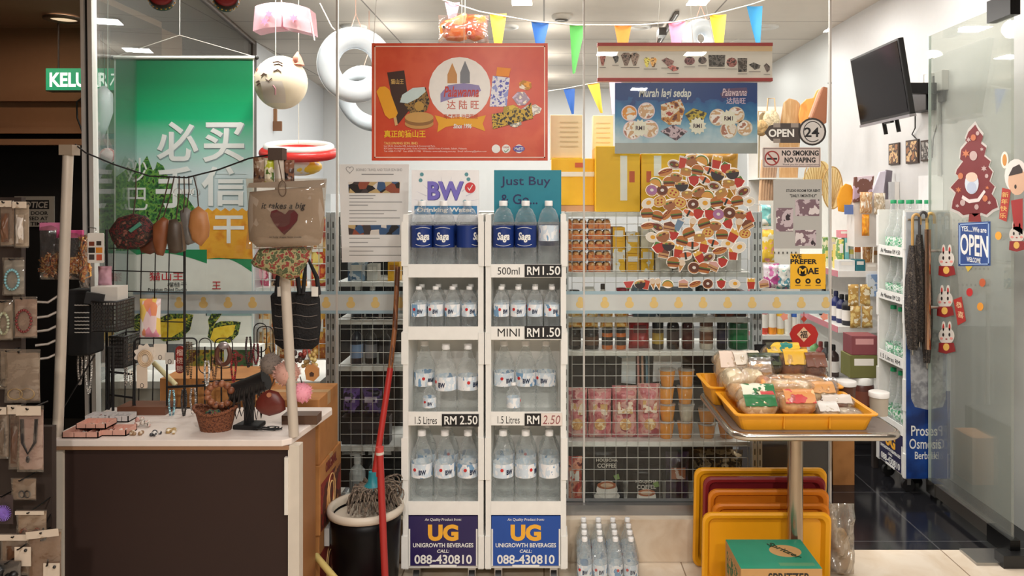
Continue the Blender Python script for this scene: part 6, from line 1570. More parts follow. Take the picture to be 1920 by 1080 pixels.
# ================================================================= the food stickers on the glass
STY = GY - .0005
def stk(kind, label, k, r=.024):
    """a die-cut food sticker with a white rim; its coloured shapes are its parts"""
    t = thing('food_sticker', label, 'sticker', (0, 0, 0), 'food stickers on the glass')
    def p(pts, col, q):
        B().prism([(x * r * 1.1, z * r * 1.1) for x, z in pts], -.0006 * q - .0006, -.0006 * q).make('printed_shape', mat(tuple(int(v * .86) for v in col), .45), t)
    def el(cx, cz, rx, rz, n=16, a0=0, a1=2 * PI): return [(cx + rx * math.cos(a0 + (a1 - a0) * i / n), cz + rz * math.sin(a0 + (a1 - a0) * i / n)) for i in range(n + (0 if a1 - a0 > 6 else 1))]
    W_ = (240, 236, 228)
    def rim(pts): B().prism([(x * r * 1.02, z * r * 1.02) for x, z in pts], -.0006, 0).make('white_rim', mat(W_, .45), t)
    if kind == 'burger':
        rim(el(0, 0, 1.05, .92)); p(el(0, .1, .85, .65, 12, 0, PI), (196, 120, 60), 1); p([(-.88, .1), (.88, .1), (.84, -.06), (-.84, -.06)], (90, 130, 60), 2); p([(-.84, -.06), (.84, -.06), (.84, -.3), (-.84, -.3)], (96, 50, 36), 3); p([(-.8, -.3), (.8, -.3), (.7, -.62), (-.7, -.62)], (190, 116, 58), 4)
    elif kind == 'hot dog':
        c, s = math.cos(.3), math.sin(.3)
        R_ = lambda q: [(x * c - z * s, x * s + z * c) for x, z in q]
        rim(R_(el(0, 0, 1.15, .62))); p(R_(el(0, -.06, 1.0, .46)), (206, 140, 76), 1); p(R_(el(0, .1, 1.02, .2)), (150, 60, 44), 2); p(R_([(-.7, .06), (-.3, .18), (0, .04), (.3, .18), (.7, .06), (.3, .12), (0, 0), (-.3, .12)]), (240, 200, 80), 3)
    elif kind == 'taco':
        rim(el(0, 0, 1.05, .8)); p(el(0, -.4, .95, 1.0, 14, 0, PI), (90, 140, 60), 1); p(el(0, -.45, .88, .88, 14, 0, PI), (226, 166, 80), 2)
    elif kind == 'doughnut':
        rim(el(0, 0, 1.0, .95)); p(el(0, 0, .85, .8), (200, 140, 90), 1); p(el(0, .04, .78, .68), (176, 120, 170) if k % 2 else (110, 60, 44), 2); p(el(0, .04, .26, .22), (240, 236, 228), 3)
    elif kind == 'fries':
        rim([(-.75, 1.05), (.75, 1.05), (.8, -.9), (-.6, -1.0), (-.8, .1)]); p([(-.6, .95), (-.2, .7), (0, .98), (.3, .75), (.62, .95), (.6, -.1), (-.6, -.1)], (240, 190, 80), 1); p([(-.66, .3), (.66, .3), (.5, -.85), (-.5, -.85)], (196, 60, 44), 2)
    elif kind == 'egg':
        rim(el(0, 0, 1.05, .8)); p(el(0, 0, .92, .66), (246, 240, 226), 1); p(el(.1, .05, .36, .3), (240, 176, 50), 2)
    elif kind == 'drink':
        rim([(-.62, .9), (.62, .9), (.5, -1.05), (-.5, -1.05)]); p([(-.5, .6), (.5, .6), (.4, -.92), (-.4, -.92)], (120, 150, 180) if k % 2 else (200, 70, 50), 1); p([(-.55, .78), (.55, .78), (.55, .58), (-.55, .58)], (230, 226, 220), 2); p([(.05, .78), (.15, .78), (.3, 1.05), (.2, 1.05)], (80, 60, 60), 3)
    elif kind == 'cone':
        rim([(-.62, .4), (-.3, 1.0), (.3, 1.0), (.62, .4), (.1, -1.1), (-.1, -1.1)]); p([(-.45, .3), (.45, .3), (0, -.98)], (206, 150, 84), 1); p(el(0, .42, .5, .46), (240, 220, 196), 2)
    elif kind == 'meat plate':
        rim(el(0, 0, 1.1, .78)); p(el(0, 0, .95, .62), (206, 196, 186), 1); p(el(-.05, .02, .7, .42), (120, 60, 44), 2); p(el(.3, .1, .22, .16), (190, 150, 60), 3); p(el(-.4, -.1, .2, .14), (90, 120, 60), 4)
    elif kind == 'strawberry':
        rim([(0, 1.05), (.95, .5), (.7, -.5), (0, -1.05), (-.7, -.5), (-.95, .5)]); p([(0, .6), (.75, .45), (.55, -.4), (0, -.85), (-.55, -.4), (-.75, .45)], (196, 56, 48), 1); p([(-.5, .5), (0, .95), (.5, .5), (0, .6)], (90, 140, 70), 2)
    elif kind == 'melon slice':
        rim([(-1.0, .3), (1.05, .7), (.6, -.8), (-.3, -.85)]); p([(-.85, .22), (.9, .56), (.45, -.6), (-.25, -.7)], (206, 80, 76), 1); p([(-.25, -.7), (.45, -.6), (.5, -.76), (-.3, -.82)], (90, 140, 80), 2)
    elif kind == 'pizza':
        rim(el(0, 0, 1.02, .86)); p(el(0, 0, .88, .72), (214, 150, 76), 1); p(el(0, 0, .7, .56), (232, 190, 100), 2)
        for q in range(4): p(el(.36 * math.cos(q * 1.6 + .4), .28 * math.sin(q * 1.6 + .4), .15, .13, 10), (176, 60, 44), 3)
    elif kind == 'cake':
        rim([(-.9, .5), (.1, .95), (.95, .45), (.9, -.7), (-.85, -.75)]); p([(-.75, .4), (.1, .78), (.8, .36), (.76, .1), (-.75, .12)], (130, 76, 54) if k % 2 else (226, 176, 170), 1); p([(-.75, .12), (.76, .1), (.76, -.58), (-.72, -.6)], (206, 160, 110), 2); p([(-.74, -.2), (.76, -.2), (.76, -.32), (-.74, -.32)], (120, 60, 50), 3)
    elif kind == 'noodle bowl':
        rim(el(0, 0, 1.08, .85)); p(el(0, .16, .92, .42), (226, 180, 110), 1); p(el(0, .1, .92, .95, 14, PI, 2 * PI), (60, 50, 54) if k % 2 else (170, 110, 70), 2); p(el(.2, .22, .26, .14), (120, 60, 40), 3); p(el(-.3, .2, .22, .12), (100, 140, 70), 4)
    elif kind == 'pancake pile':
        rim(el(0, 0, 1.05, .9))
        for q in range(3): p(el(0, -.42 + .3 * q, .82, .3), (206 - 10 * q, 140, 76), 1 + q)
        p([(-.2, .34), (.2, .34), (.2, .1), (-.2, .1)], (246, 220, 110), 4)
    elif kind == 'sushi':
        rim(el(0, 0, 1.0, .72)); p(el(0, -.12, .85, .44), (240, 236, 226), 1); p(el(0, .14, .86, .34), (226, 120, 76), 2); p([(-.14, .5), (.14, .5), (.14, -.5), (-.14, -.5)], (40, 50, 44), 3)
    return t
KINDS = ['burger', 'hot dog', 'taco', 'doughnut', 'fries', 'egg', 'drink', 'cone', 'meat plate', 'strawberry', 'pizza', 'cake', 'noodle bowl', 'pancake pile', 'sushi', 'melon slice']
PROTO = {}
for k in KINDS:
    for v in (0, 1): PROTO[k, v] = stk(k, '', v)
COLW = {('doughnut', 0): 'chocolate ', ('doughnut', 1): 'purple iced ', ('drink', 0): 'red ', ('drink', 1): 'blue ', ('cake', 0): 'pink ', ('cake', 1): 'chocolate ', ('noodle bowl', 0): 'tan ', ('noodle bowl', 1): 'dark '}
R2_ = random.Random(5)
cand = []
for ring_, (rad, n) in enumerate(((0, 1), (20, 6), (39, 12), (58, 18), (77, 24), (95, 30))):
    for i in range(n):
        a = 2 * PI * (i + .5 * (ring_ % 2)) / n + R2_.uniform(-.05, .05)
        rr_ = rad + R2_.uniform(-2, 2)
        cand.append((1309 + rr_ * math.sin(a), 401 - 1.07 * rr_ * math.cos(a), ring_, a))
used = {}
for i, (px, py, rg, a) in enumerate(cand):
    v = R2_.randint(0, 1)
    k = R2_.choice(KINDS[:13] + ['pancake pile', 'burger', 'sushi', 'meat plate', 'noodle bowl', 'pizza'])
    hr = round(a / (2 * PI) * 12) % 12
    where = ('at the very middle', 'beside the middle', 'in the inner ring', 'halfway out', 'in the outer ring', 'on the rim')[rg]
    for tries in range(40):
        key = (k, v if (k, v) in COLW else 0, rg, hr)
        if key not in used: break
        k = R2_.choice(KINDS); v = R2_.randint(0, 1)
    used[key] = 1
    lab = '%s%s sticker %s of the round sticker disc%s' % (COLW.get((k, v), ''), k, where, '' if rg == 0 else " at %s o'clock" % ('twelve one two three four five six seven eight nine ten eleven'.split()[hr]))
    dup(PROTO[k, v], (X(px, STY), STY - .00012 * (i % 9), Z(py, STY)), lab, (0, R2_.uniform(-.5, .5), 0), 'food stickers on the glass', R2_.uniform(1.12, 1.3))
for i, (px, k) in enumerate(((1178, 'melon slice'), (1200, 'noodle bowl'), (1212, 'drink'), (1224, 'cone'), (1234, 'cone'), (1252, 'taco'), (1281, 'cake'), (1303, 'hot dog'), (1327, 'doughnut'), (1352, 'strawberry'), (1377, 'egg'), (1408, 'fries'), (1432, 'cake'))):
    dup(PROTO[k, i % 2], (X(px, STY), STY - .0012, Z(532, STY)), '%s%s sticker, %s from the left in the row on the band' % (COLW.get((k, i % 2), ''), k, ORD[i]), (0, R2_.uniform(-.2, .2), 0), 'food stickers along the band', 1.02)
for t in PROTO.values(): drop(t)
# ================================================================= right side: wall shelves, TV, side stand, door stickers
def on_wall(px, X0): return X0 * F / (px - CX)          # depth at which the plane x = X0 is seen at a pixel column
WXF = 1.90
WL = (1.12, .76, .36)
t = thing('side_shelf', 'white shelf unit with pink shelf edges along the white wall', 'shelf unit', (2.1, 6.0, 0))
for z in WL:
    s_ = B().box(WXF, RX - .01, 5.0, 7.2, z - .02, z).make('shelf', SHELF, t)
    B().box(WXF - .004, WXF, 5.0, 7.2, z - .035, z + .004).make('pink_price_strip', mat((206, 130, 140), .4), s_)
    B().box(WXF, RX - .01, 4.995, 5.0, z - .035, z + .004).make('white_end_strip', mat((226, 224, 220), .4), s_)
B().box(RX - .03, RX - .002, 5.0, 7.2, 0, 1.7).make('back_panel', mat((226, 222, 216), .5), t)
B().box(WXF + .05, RX - .03, 5.02, 7.2, 0, .34).make('base', mat((60, 56, 54), .5), t)
for y in (5.02, 7.18): B().box(RX - .06, RX - .03, y - .015, y + .015, 0, 1.7).make('upright', mat((200, 202, 204), .4, .3), t)
def shelfgoods(z, specs, y0=5.05, xo=.06):
    for k, (kd, px, w, h, col, lab, ld) in enumerate(specs):
        Y = y0
        for _ in range(8): Y = (WXF + xo + w / 2) * F / (px - CX)
        Y = max(5.05, min(7.0, Y))
        item(kd, 'toiletry_bottle' if kd in ('bottle', 'pump') else 'packaged_good', lab, 'grocery', CX + (WXF + xo) * F / Y, CX + (WXF + xo + w) * F / Y, z, h, Y, w, col if not isinstance(col, tuple) else mat(col, .35), lid=ld, accent=mat((236, 232, 226), .4))
bl = blotch
shelfgoods(1.12, (('pump', 1436, .07, .22, (226, 190, 200), 'pale pink pump bottle first on the pink edged top shelf', WHITE), ('bottle', 1444, .07, .2, (90, 190, 206), 'turquoise bottle on the pink edged top shelf', WHITE), ('bottle', 1453, .07, .22, (240, 220, 110), 'pale yellow bottle on the pink edged top shelf', WHITE), ('box', 1560, .08, .20, bl([(240, 220, 120), (120, 170, 90), (246, 240, 200)], 14, .4), 'yellow and green box of candles at the top shelf front', None), ('box', 1576, .06, .16, (236, 214, 110), 'plain yellow box beside the green striped one', None)), y0=5.3)
for k, (kd, a, c, z, h, m, lab, ld) in enumerate((
    ('box', 1573, 1582, 1.12, .20, bl([(240, 220, 120), (120, 170, 90), (246, 240, 200)], 14, .4), 'yellow and green candle box at the shelf corner', None), ('box', 1584, 1592, 1.12, .21, mat((120, 190, 190), .4), 'aqua candle box beside the yellow and green one', None), ('jar', 1594, 1604, 1.12, .17, mat((236, 220, 110), .4), 'lemon yellow candle jar with a white lid', WHITE), ('jar', 1606, 1617, 1.12, .19, mat((230, 120, 50), .4), 'orange candle jar with a white lid', WHITE),
    ('cup', 1620, 1640, 1.12, .2, bl([(226, 190, 130), (190, 130, 70), (240, 230, 210)], 40, .5, stretch=(3, 1, .4)), 'clear tub of wooden skewers at the shelf front', WHITE), ('box', 1574, 1592, 1.331, .05, mat((236, 150, 160), .4), 'pink carton lying on the candle boxes', None), ('cup', 1621, 1639, 1.3215, .1, bl([(240, 170, 60), (226, 140, 40), (250, 220, 160)], 40, .5), 'clear tub of orange sweets stacked on the skewer tub', WHITE), ('jar', 1642, 1652, 1.12, .16, mat((190, 140, 90), .4), 'tan jar with a white lid nearest the bottle stand by the wall', WHITE))):
    item(kd, 'packaged_good', lab, 'grocery', a, c, z, h, 5.13, .06, m, 'goods at the shelf front end', lid=ld)
for k, (kd, a, c, h, m, lab) in enumerate((('box', 1573, 1603, .07, mat((226, 226, 224), .4), 'white flat carton at the very front of the top shelf'), ('box', 1604, 1622, .075, mat((40, 110, 120), .4), 'teal carton at the very front of the top shelf'), ('box', 1623, 1645, .05, mat((214, 206, 196), .4), 'pale carton at the very front of the top shelf'))):
    item(kd, 'packaged_good', lab, 'grocery', a, c, 1.12, h, 5.02, .08, m, 'goods at the shelf front end')
shelfgoods(.76, (('bottle', 1434, .07, .2, (206, 70, 60), 'red bottle on the second pink edged shelf', WHITE), ('bottle', 1442, .08, .26, (240, 160, 40), 'orange bottle on the second pink edged shelf', WHITE), ('bottle', 1452, .08, .24, (246, 190, 60), 'amber yellow bottle on the second pink edged shelf', WHITE), ('bottle', 1461, .07, .22, (60, 90, 170), 'blue bottle with a white label on the second shelf', WHITE), ('bottle', 1470, .07, .24, (236, 236, 230), 'white bottle with a green cap on the second shelf', mat((60, 160, 110), .4)), ('bottle', 1479, .07, .22, (230, 226, 120), 'lemon bottle on the second pink edged shelf', WHITE), ('pump', 1548, .07, .22, (30, 30, 36), 'black pump bottle at the second shelf front', BLACK), ('bottle', 1560, .07, .2, (226, 214, 200), 'cream bottle with a black cap at the second shelf front', BLACK), ('bottle', 1571, .07, .2, (40, 50, 110), 'dark blue bottle at the second shelf front', mat((30, 36, 80), .4)), ('bottle', 1582, .07, .19, (34, 40, 90), 'navy bottle with a white label at the second shelf front', BLACK), ('bottle', 1593, .07, .2, (26, 26, 34), 'black shampoo bottle at the second shelf front', BLACK)))
for k, (px, w, h, c, lab) in enumerate(((1428, 14, .28, (206, 70, 50), 'tall red bottle in the far row right of the slotted upright'), (1442, 16, .30, (240, 150, 40), 'tall orange bottle in the far row right of the slotted upright'), (1458, 14, .25, (240, 190, 60), 'amber bottle in the far row under the band'), (1472, 14, .24, (236, 236, 230), 'white bottle in the far row under the band'), (1486, 13, .24, (60, 100, 180), 'blue bottle in the far row left of the red ornament'))):
    item('bottle', 'toiletry_bottle', lab, 'grocery', px, px + w, .641, h, 5.4, .06, mat(c, .35), 'far row of toiletries', lid=WHITE)
B().box(X(1424, 5.38), X(1500, 5.38), 5.38, 5.55, .61, .64).make('crate_shelf', SHELF, label='white low bench top carrying the far row of toiletries', cat='bench').name = 'low_bench'
B().box(X(1426, 5.4), X(1498, 5.4), 5.4, 5.53, 0, .609).make('bench_base', mat((90, 80, 76), .6), label='dark base under the far row of toiletries', cat='bench')
shelfgoods(.36, (('bottle', 1508, .07, .22, (230, 230, 226), 'white bottle with a grey cap on the lowest wall shelf', mat((80, 80, 84), .4)), ('bottle', 1520, .07, .22, (210, 214, 220), 'pale bottle with a blue cap on the lowest wall shelf', mat((50, 70, 130), .4)), ('bottle', 1531, .07, .2, (120, 180, 110), 'green bottle on the lowest wall shelf', WHITE), ('bottle', 1542, .07, .2, (150, 50, 50), 'red capped bottle on the lowest wall shelf', mat((150, 40, 40), .4)), ('bottle', 1553, .07, .22, (40, 40, 46), 'black bottle on the lowest wall shelf', BLACK), ('bottle', 1566, .08, .22, (60, 44, 40), 'dark brown bottle on the lowest wall shelf', BLACK)))
# middle shelf hanging packs by the slotted upright
for k, (px, py0, py1, w, cols, lab) in enumerate(((1440, 430, 492, 24, [(240, 230, 200), (230, 190, 60), (226, 150, 150)], 'yellow and cream packet hung right of the slotted upright'), (1436, 384, 424, 20, [(200, 230, 226), (120, 190, 190), (236, 236, 230)], 'aqua and white packet hung right of the slotted upright'), (1446, 494, 540, 30, [(226, 130, 190), (240, 226, 236), (190, 80, 150)], 'pink sponge packet hung beside the yellow payment sign'), (1468, 496, 542, 28, [(120, 200, 190), (240, 240, 236), (90, 150, 170), (226, 130, 170)], 'aqua and pink sponge packet hung beside the yellow payment sign'))):
    Y = 4.5
    B().pillow(W(w, Y), W(py1 - py0, Y), .05, (X(px, Y), Y, Z(py1, Y)), .1, .15, k).make('hanging_packet', blotch(cols, 16, .4), label=lab, cat='packet')
    B().tube([PT(px, py0 + 2, Y), (X(px, Y), Y + .12, Z(py0, Y)), (X(px, Y), Y + .3, Z(py0, Y))], .003, 5).make('peg_hook', STEEL, label='steel peg hook holding the %s' % lab.split(' hung')[0], cat='hook')
t = thing('peg_board', 'white peg panel carrying packets between the slotted upright and wall shelf', 'display panel', (X(1450, 4.82), 4.82, 0))
B().box(X(1425, 4.8), X(1500, 4.8), 4.8, 4.83, 1.0, Z(376, 4.8)).make('panel', mat((222, 218, 212), .5), t)
for px in (1426, 1499): B().cyl((X(px, 4.8), 4.815, 0), (X(px, 4.8), 4.815, 1.0), .012, n=8).make('post', SHELF, t)
b = B()
for i in range(9):
    for j in range(5): b.box(X(1428 + i * 8, 4.8) - .004, X(1428 + i * 8, 4.8) + .004, 4.797, 4.801, 1.05 + j * .1, 1.062 + j * .1)
b.make('hole_pattern', mat((90, 86, 82), .5), t)
# wooden boards, brushes, dusters and fans above the shelves
YW = 5.3
bt = thing('board_rack', 'white board rack post with a dark knob carrying wooden boards', 'rack', (X(1560, YW), YW + .2, 0))
B().cyl((X(1556, YW), YW, 1.12), PT(1556, 158, YW), .012, n=10).make('post', mat((226, 224, 220), .4), bt)
B().sph(PT(1556, 156, YW), .014, 10, 7).make('knob', BLACK, bt)
B().box(X(1425, YW), X(1505, YW), YW + .30, YW + .33, 1.15, Z(200, YW + .3)).make('backing', mat((226, 224, 222), .5), bt)
B().box(X(1425, YW), X(1558, YW), YW + .02, YW + .3, Z(336, YW), Z(333, YW)).make('ledge', SHELF, bt)
def flat(name, label, pts, Y, d, m, cat, group=None, bevel=.004):
    return B().prism(outline(pts, Y), Y, Y + d).make(name, m, label=label, cat=cat, group=group, bevel=bevel)
wood = blotch([(200, 160, 112), (186, 142, 94), (214, 178, 132)], 6, .6, stretch=(8, 8, .8), soft=True)
orangew = blotch([(226, 140, 60), (240, 166, 84), (206, 120, 46)], 5, .5, stretch=(3, 3, 1), soft=True)
flat('cutting_board', 'pale wooden cutting board standing behind the open sign', [(1462, 240), (1470, 192), (1480, 184), (1494, 188), (1500, 194), (1502, 240), (1496, 334), (1462, 334)], YW + .1, .02, wood, 'cutting board')
flat('cutting_board', 'orange teardrop cutting board with carved lines above the dial', [(1498, 215), (1502, 196), (1512, 186), (1526, 183), (1532, 170), (1538, 166), (1536, 190), (1528, 212), (1514, 226), (1500, 232)], YW + .06, .02, orangew, 'cutting board')
flat('cutting_board', 'slim reddish board leaning outermost on the white rack post', [(1522, 222), (1544, 162), (1552, 164), (1550, 230), (1534, 240)], YW + .02, .02, mat((150, 92, 62), .5), 'cutting board')
flat('cutting_board', 'slim light pink board between the orange and the reddish boards', [(1516, 220), (1534, 172), (1540, 164), (1546, 162), (1530, 222)], YW + .04, .015, mat((222, 176, 150), .5), 'cutting board')
flat('cutting_board', 'olive oval board beside the blue poster', [(1424, 216), (1430, 210), (1440, 212), (1444, 218), (1436, 226), (1426, 226), (1424, 334), (1422, 334)], YW + .12, .02, mat((150, 132, 100), .6), 'cutting board')
for k, (px, py, r, c, lab) in enumerate(((1446, 226, 16, (226, 206, 170), 'cream straw bag behind the open sign arrow'), (1428, 240, 12, (196, 160, 110), 'small tan straw bag beside the blue poster'))):
    o = pouch('straw_bag', lab, [(px + r * math.cos(a), py + r * 1.3 * math.sin(a)) for a in [2 * PI * i / 14 for i in range(14)]], YW + .07, .08, blotch([c, tuple(int(v * .85) for v in c)], 60, .8, bump=.5), 'bag')
    B().tube([PT(px - 8, py - r, YW + .07), PT(px - 6, py - r * 2.6, YW + .09), PT(px + 6, py - r * 2.6, YW + .09), PT(px + 8, py - r, YW + .07)], .005, 6).make('handle', mat((190, 160, 120), .6), o)
for k in range(6):
    px = 1424 + k * 5
    B().tube([PT(px + 6, 300 + 2 * k, YW + .05 + .01 * k), PT(px + 2, 350, YW + .03 + .01 * k), PT(px, 396, YW + .02 + .01 * k)], .010, 6).make('wooden_stick', mat((206 - 6 * k, 166 - 5 * k, 130 - 3 * k), .6), label='%s pale wooden broom stick left of the rental notice' % ORD[k], cat='stick', group='pale wooden sticks by the rental notice')
fan = blotch([(226, 196, 130), (240, 216, 160), (206, 172, 104)], 10, .6, stretch=(14, 1, 1), soft=True)
def palm(label, cx, cy, rx, ry, Y, tilt):
    t = thing('palm_fan', label, 'fan', (X(cx, Y), Y, Z(cy + ry, Y)), 'dried palm fans behind the rental notice')
    pts = [(cx + rx * math.cos(a) * math.cos(tilt) - ry * math.sin(a) * math.sin(tilt), cy + rx * math.cos(a) * math.sin(tilt) + ry * math.sin(a) * math.cos(tilt)) for a in [2 * PI * i / 30 for i in range(30)]]
    B().prism(outline(pts, Y), Y, Y + .006).make('leaf', fan, t)
    b = B()
    for i in range(9):
        a = -PI / 2 + (i - 4) * .3
        b.tube([PT(cx, cy + ry * .95, Y - .002), PT(cx + rx * .9 * math.cos(a), cy + ry * .9 * math.sin(a), Y - .002)], .0018, 4)
    b.tube([PT(cx + rx * math.cos(a) * .99, cy + ry * math.sin(a) * .99, Y) for a in [2 * PI * i / 30 for i in range(30)]], .004, 5, True)
    b.tube([PT(cx, cy - ry * .9, Y), (X(cx, Y), Y + .1, Z(334, 5.3)), (X(cx, Y), YW + .03, Z(334, 5.3))], .003, 4)
    b.make('rib_pattern', mat((190, 150, 90), .6), t)
palm('large upright palm fan right beside the rental notice', 1561, 352, 19, 40, 5.05, .05)
palm('second palm fan partly behind the rental notice', 1530, 335, 22, 36, 5.12, .5)
t = flat('flower_board', 'orange cut-out flower board standing by the palm fan', [(1572, 396), (1570, 372), (1577, 352), (1586, 344), (1596, 347), (1601, 358), (1599, 376), (1590, 392), (1582, 398)], 5.04, .012, mat((240, 166, 40), .5), 'decoration')
b = B()
for i in range(7): b.prism(disc(X(1577 + 5 * (i % 4), 5.04) - t.location.x, Z(358 + 9 * (i // 4) + 4 * (i % 2), 5.04) - t.location.z, .009, n=8), -.010, -.006)
b.make('flower_dot', mat((200, 110, 40), .5), None).parent = t
for o in list(COL.objects):
    if o.name.startswith('flower_dot'): o.location = (0, 0, 0)
for k, (pts, m, lab) in enumerate((([(1602, 332), (1640, 328), (1634, 374), (1600, 380)], blotch([(196, 170, 190), (120, 80, 70), (226, 210, 220)], 8, .4), 'lilac album with dark windows standing above the wall shelf'), ([(1636, 360), (1650, 322), (1662, 320), (1652, 400), (1632, 404)], mat((214, 208, 222), .4), 'pale album leaning beside the lilac album'), ([(1654, 392), (1662, 318), (1674, 320), (1668, 394)], mat((120, 112, 122), .4), 'dark grey album spine at the end of the albums'))):
    flat('photo_album', lab, pts, 4.99 + .03 * k, .02, m, 'album')
B().box(X(1602, 5.0), X(1672, 5.0), 5.0, 5.12, 1.28, Z(374, 5.0)).make('album_stand', mat((226, 222, 216), .5), label='white riser carrying the albums above the wall shelf', cat='riser')
b = B(); pbox(b, 1584, 1600, 384, 402, 4.99, .01); o = b.make('code_card', mat((96, 120, 176), .5), label='small blue card standing before the orange flower board', cat='card')
for k, (a, c, cols, lab) in enumerate(((1612, 1636, [(226, 200, 160), (200, 150, 100), (240, 230, 214)], 'clear packet of wooden picks standing by the albums'), (1638, 1660, [(230, 214, 190), (190, 170, 140), (244, 240, 230)], 'clear packet of pale sticks nearest the bottle stand by the wall'), (1616, 1630, [(240, 170, 50), (226, 140, 40)], 'orange packet hung low beside the clear stick packets'))):
    B().pillow(W(c - a, 4.95), W(40, 4.95), .04, (X((a + c) / 2, 4.95), 4.95, (Z(400, 4.95), Z(402, 4.95), Z(442, 4.95))[k]), .1, .2, k).make('stick_packet', blotch(cols, 30, .35, stretch=(3, 1, .6)), label=lab, cat='packet')
# boxes and tubs between the tray table and the side stand
SHY = 4.55
t = thing('side_table', 'low dark table carrying tubs and boxes behind the tray table', 'table', (X(1625, SHY), SHY + .2, 0))
B().box(X(1585, SHY), X(1648, SHY), SHY, SHY + .4, .30, .33).make('table_top', mat((70, 56, 48), .5), t)
for sx in (1588, 1645):
    for sy in (.02, .36): B().box(X(sx, SHY) - .015, X(sx, SHY) + .015, SHY + sy, SHY + sy + .03, 0, .30).make('leg', mat((50, 42, 38), .5), t)
def pile(label, kind, a, c, z0, z1, m, **k): return item(kind, 'storage_box' if kind == 'box' else 'food_tub', label, 'box' if kind == 'box' else 'tub', a, c, z0, z1 - z0, SHY + .02, W(c - a, SHY) * .9, m, **k)
pile('clear tub of brown sweets with a white lid beside the tray table', 'jar', 1600, 1646, .33, .53, mat((80, 40, 30), .35), lid=WHITE, accent=mat((110, 60, 44), .4))
pile('green grey box with a cream handle under the pink box', 'box', 1594, 1646, .531, .665, mat((110, 110, 60), .5))
pile('dark pink box with a numeral standing highest on the tub pile', 'box', 1597, 1645, .667, .78, mat((130, 66, 72), .5), accent=mat((206, 150, 150), .5))
for k, (px, z) in enumerate(((1600, 1.0), (1622, 1.0), (1604, .86), (1626, .86))):
    Y = 4.98
    B().pillow(W(20, Y), .14, .03, (X(px, Y), Y, z - .1), .1, .15, k).make('hanging_packet', blotch([(226, 200, 130), (190, 150, 80), (240, 230, 200)], 24, .3), label='gold and cream packet, %s of four hung on the wall shelf end' % ('upper first', 'upper second', 'lower first', 'lower second')[k], cat='packet', group='gold packets on the wall shelf end')
b = B(); pbox(b, 1627, 1648, 515, 556, 4.97, .03); b.make('picture_box', blotch([(120, 150, 190), (206, 214, 220), (150, 140, 100)], 10, .4), label='blue landscape picture box at the wall shelf end', cat='box')
B().box(X(1562, 4.3), X(1602, 4.3), 4.3, 4.5, .0, .26).make('storage_box', cart, label='brown box on the dark floor beside the side stand foot', cat='box')
B().box(X(1428, 4.2), X(1555, 4.2), 4.2, 4.7, 0, .34).make('storage_box', mat((30, 26, 30), .5), label='large dark box on the floor behind the tray table pole', cat='box')
# ---- side stand against the wall with green capped bottles
sc_ = stand('display_stand', 'white and blue bottle stand with green capped bottles against the wall', None, mat((38, 36, 70), .4), w=.34)
bl_ = blotch([(20, 54, 120), (26, 70, 146), (16, 40, 96)], 5, .35, soft=True)
B().box(.171, .178, .004, .24, .09, 1.52).make('side_print', mat((196, 204, 212), .4), sc_)
B().box(.178, .180, .004, .24, .09, .56).make('blue_side_print', bl_, sc_)
B().box(.178, .1795, .004, .03, .56, 1.0).make('blue_side_print', bl_, sc_)
mts = Matrix.Translation((.1805, 0, 0)) @ Matrix.Rotation(PI / 2, 4, 'Z')
for k, (tx, a, c, z0, z1) in enumerate((('Proses', .03, .17, .32, .375), ('Osmosis', .02, .19, .25, .305), ('Berbalik', .05, .17, .195, .235))):
    text(tx, a, c, z0, z1, 0, WHITE, sc_, bold=.01, mt=mts)
mts2 = Matrix.Translation((.180, 0, 0)) @ Matrix.Rotation(PI / 2, 4, 'Z')
pp = [(.025, .9), (.03, .62), (.05, .575), (.12, .56), (.2, .575), (.215, .62), (.22, .9), (.2, .98), (.12, 1.0), (.05, .98)]
b = B()
b.M = mts2 @ Matrix.Translation((0, 0, -.1))
b.prism(pp, -.001, 0)
b.make('bottle_picture', blotch([(150, 152, 156), (176, 178, 182), (130, 132, 138), (196, 198, 202)], 14, .4, soft=True), sc_)
for y0, y1, s1 in ((1.286, 1.318, 'Air Minuman RM 4.50'), (1.032, 1.064, 'Air Minuman RM 2.50'), (.684, .716, '1.5 Litres RM')):
    text(s1, -.12, .12, y0, y1 - .008, -.0025, INK, sc_)
sc_.location = (1.94, 4.33, 0); sc_.rotation_euler.z = -PI / 2; ROOTLOC[sc_.name] = Vector(sc_.location)
BG2 = []
for lv, z in enumerate((1.286, 1.043, .683, .326)):
    for i in range(3):
        for j in range(2 if lv == 0 else 1):
            lx = (-.095, 0, .095)[i]
            ly = .06 + .1 * j
            h_sc = (1, .9, 1, 1)[lv] if lv != 1 else .78
            dup(b_green, (1.94 + ly, 4.33 - lx, z), 'green capped bottle %s on the %s level, wall stand%s' % (('deepest in the row', 'in the middle', 'nearest the door')[i], ('top', 'second', 'third', 'lowest')[lv], ', back row' if j else ''), (0, 0, i), 'green capped bottles on the wall stand', (1, 1, h_sc))
drop(b_green)
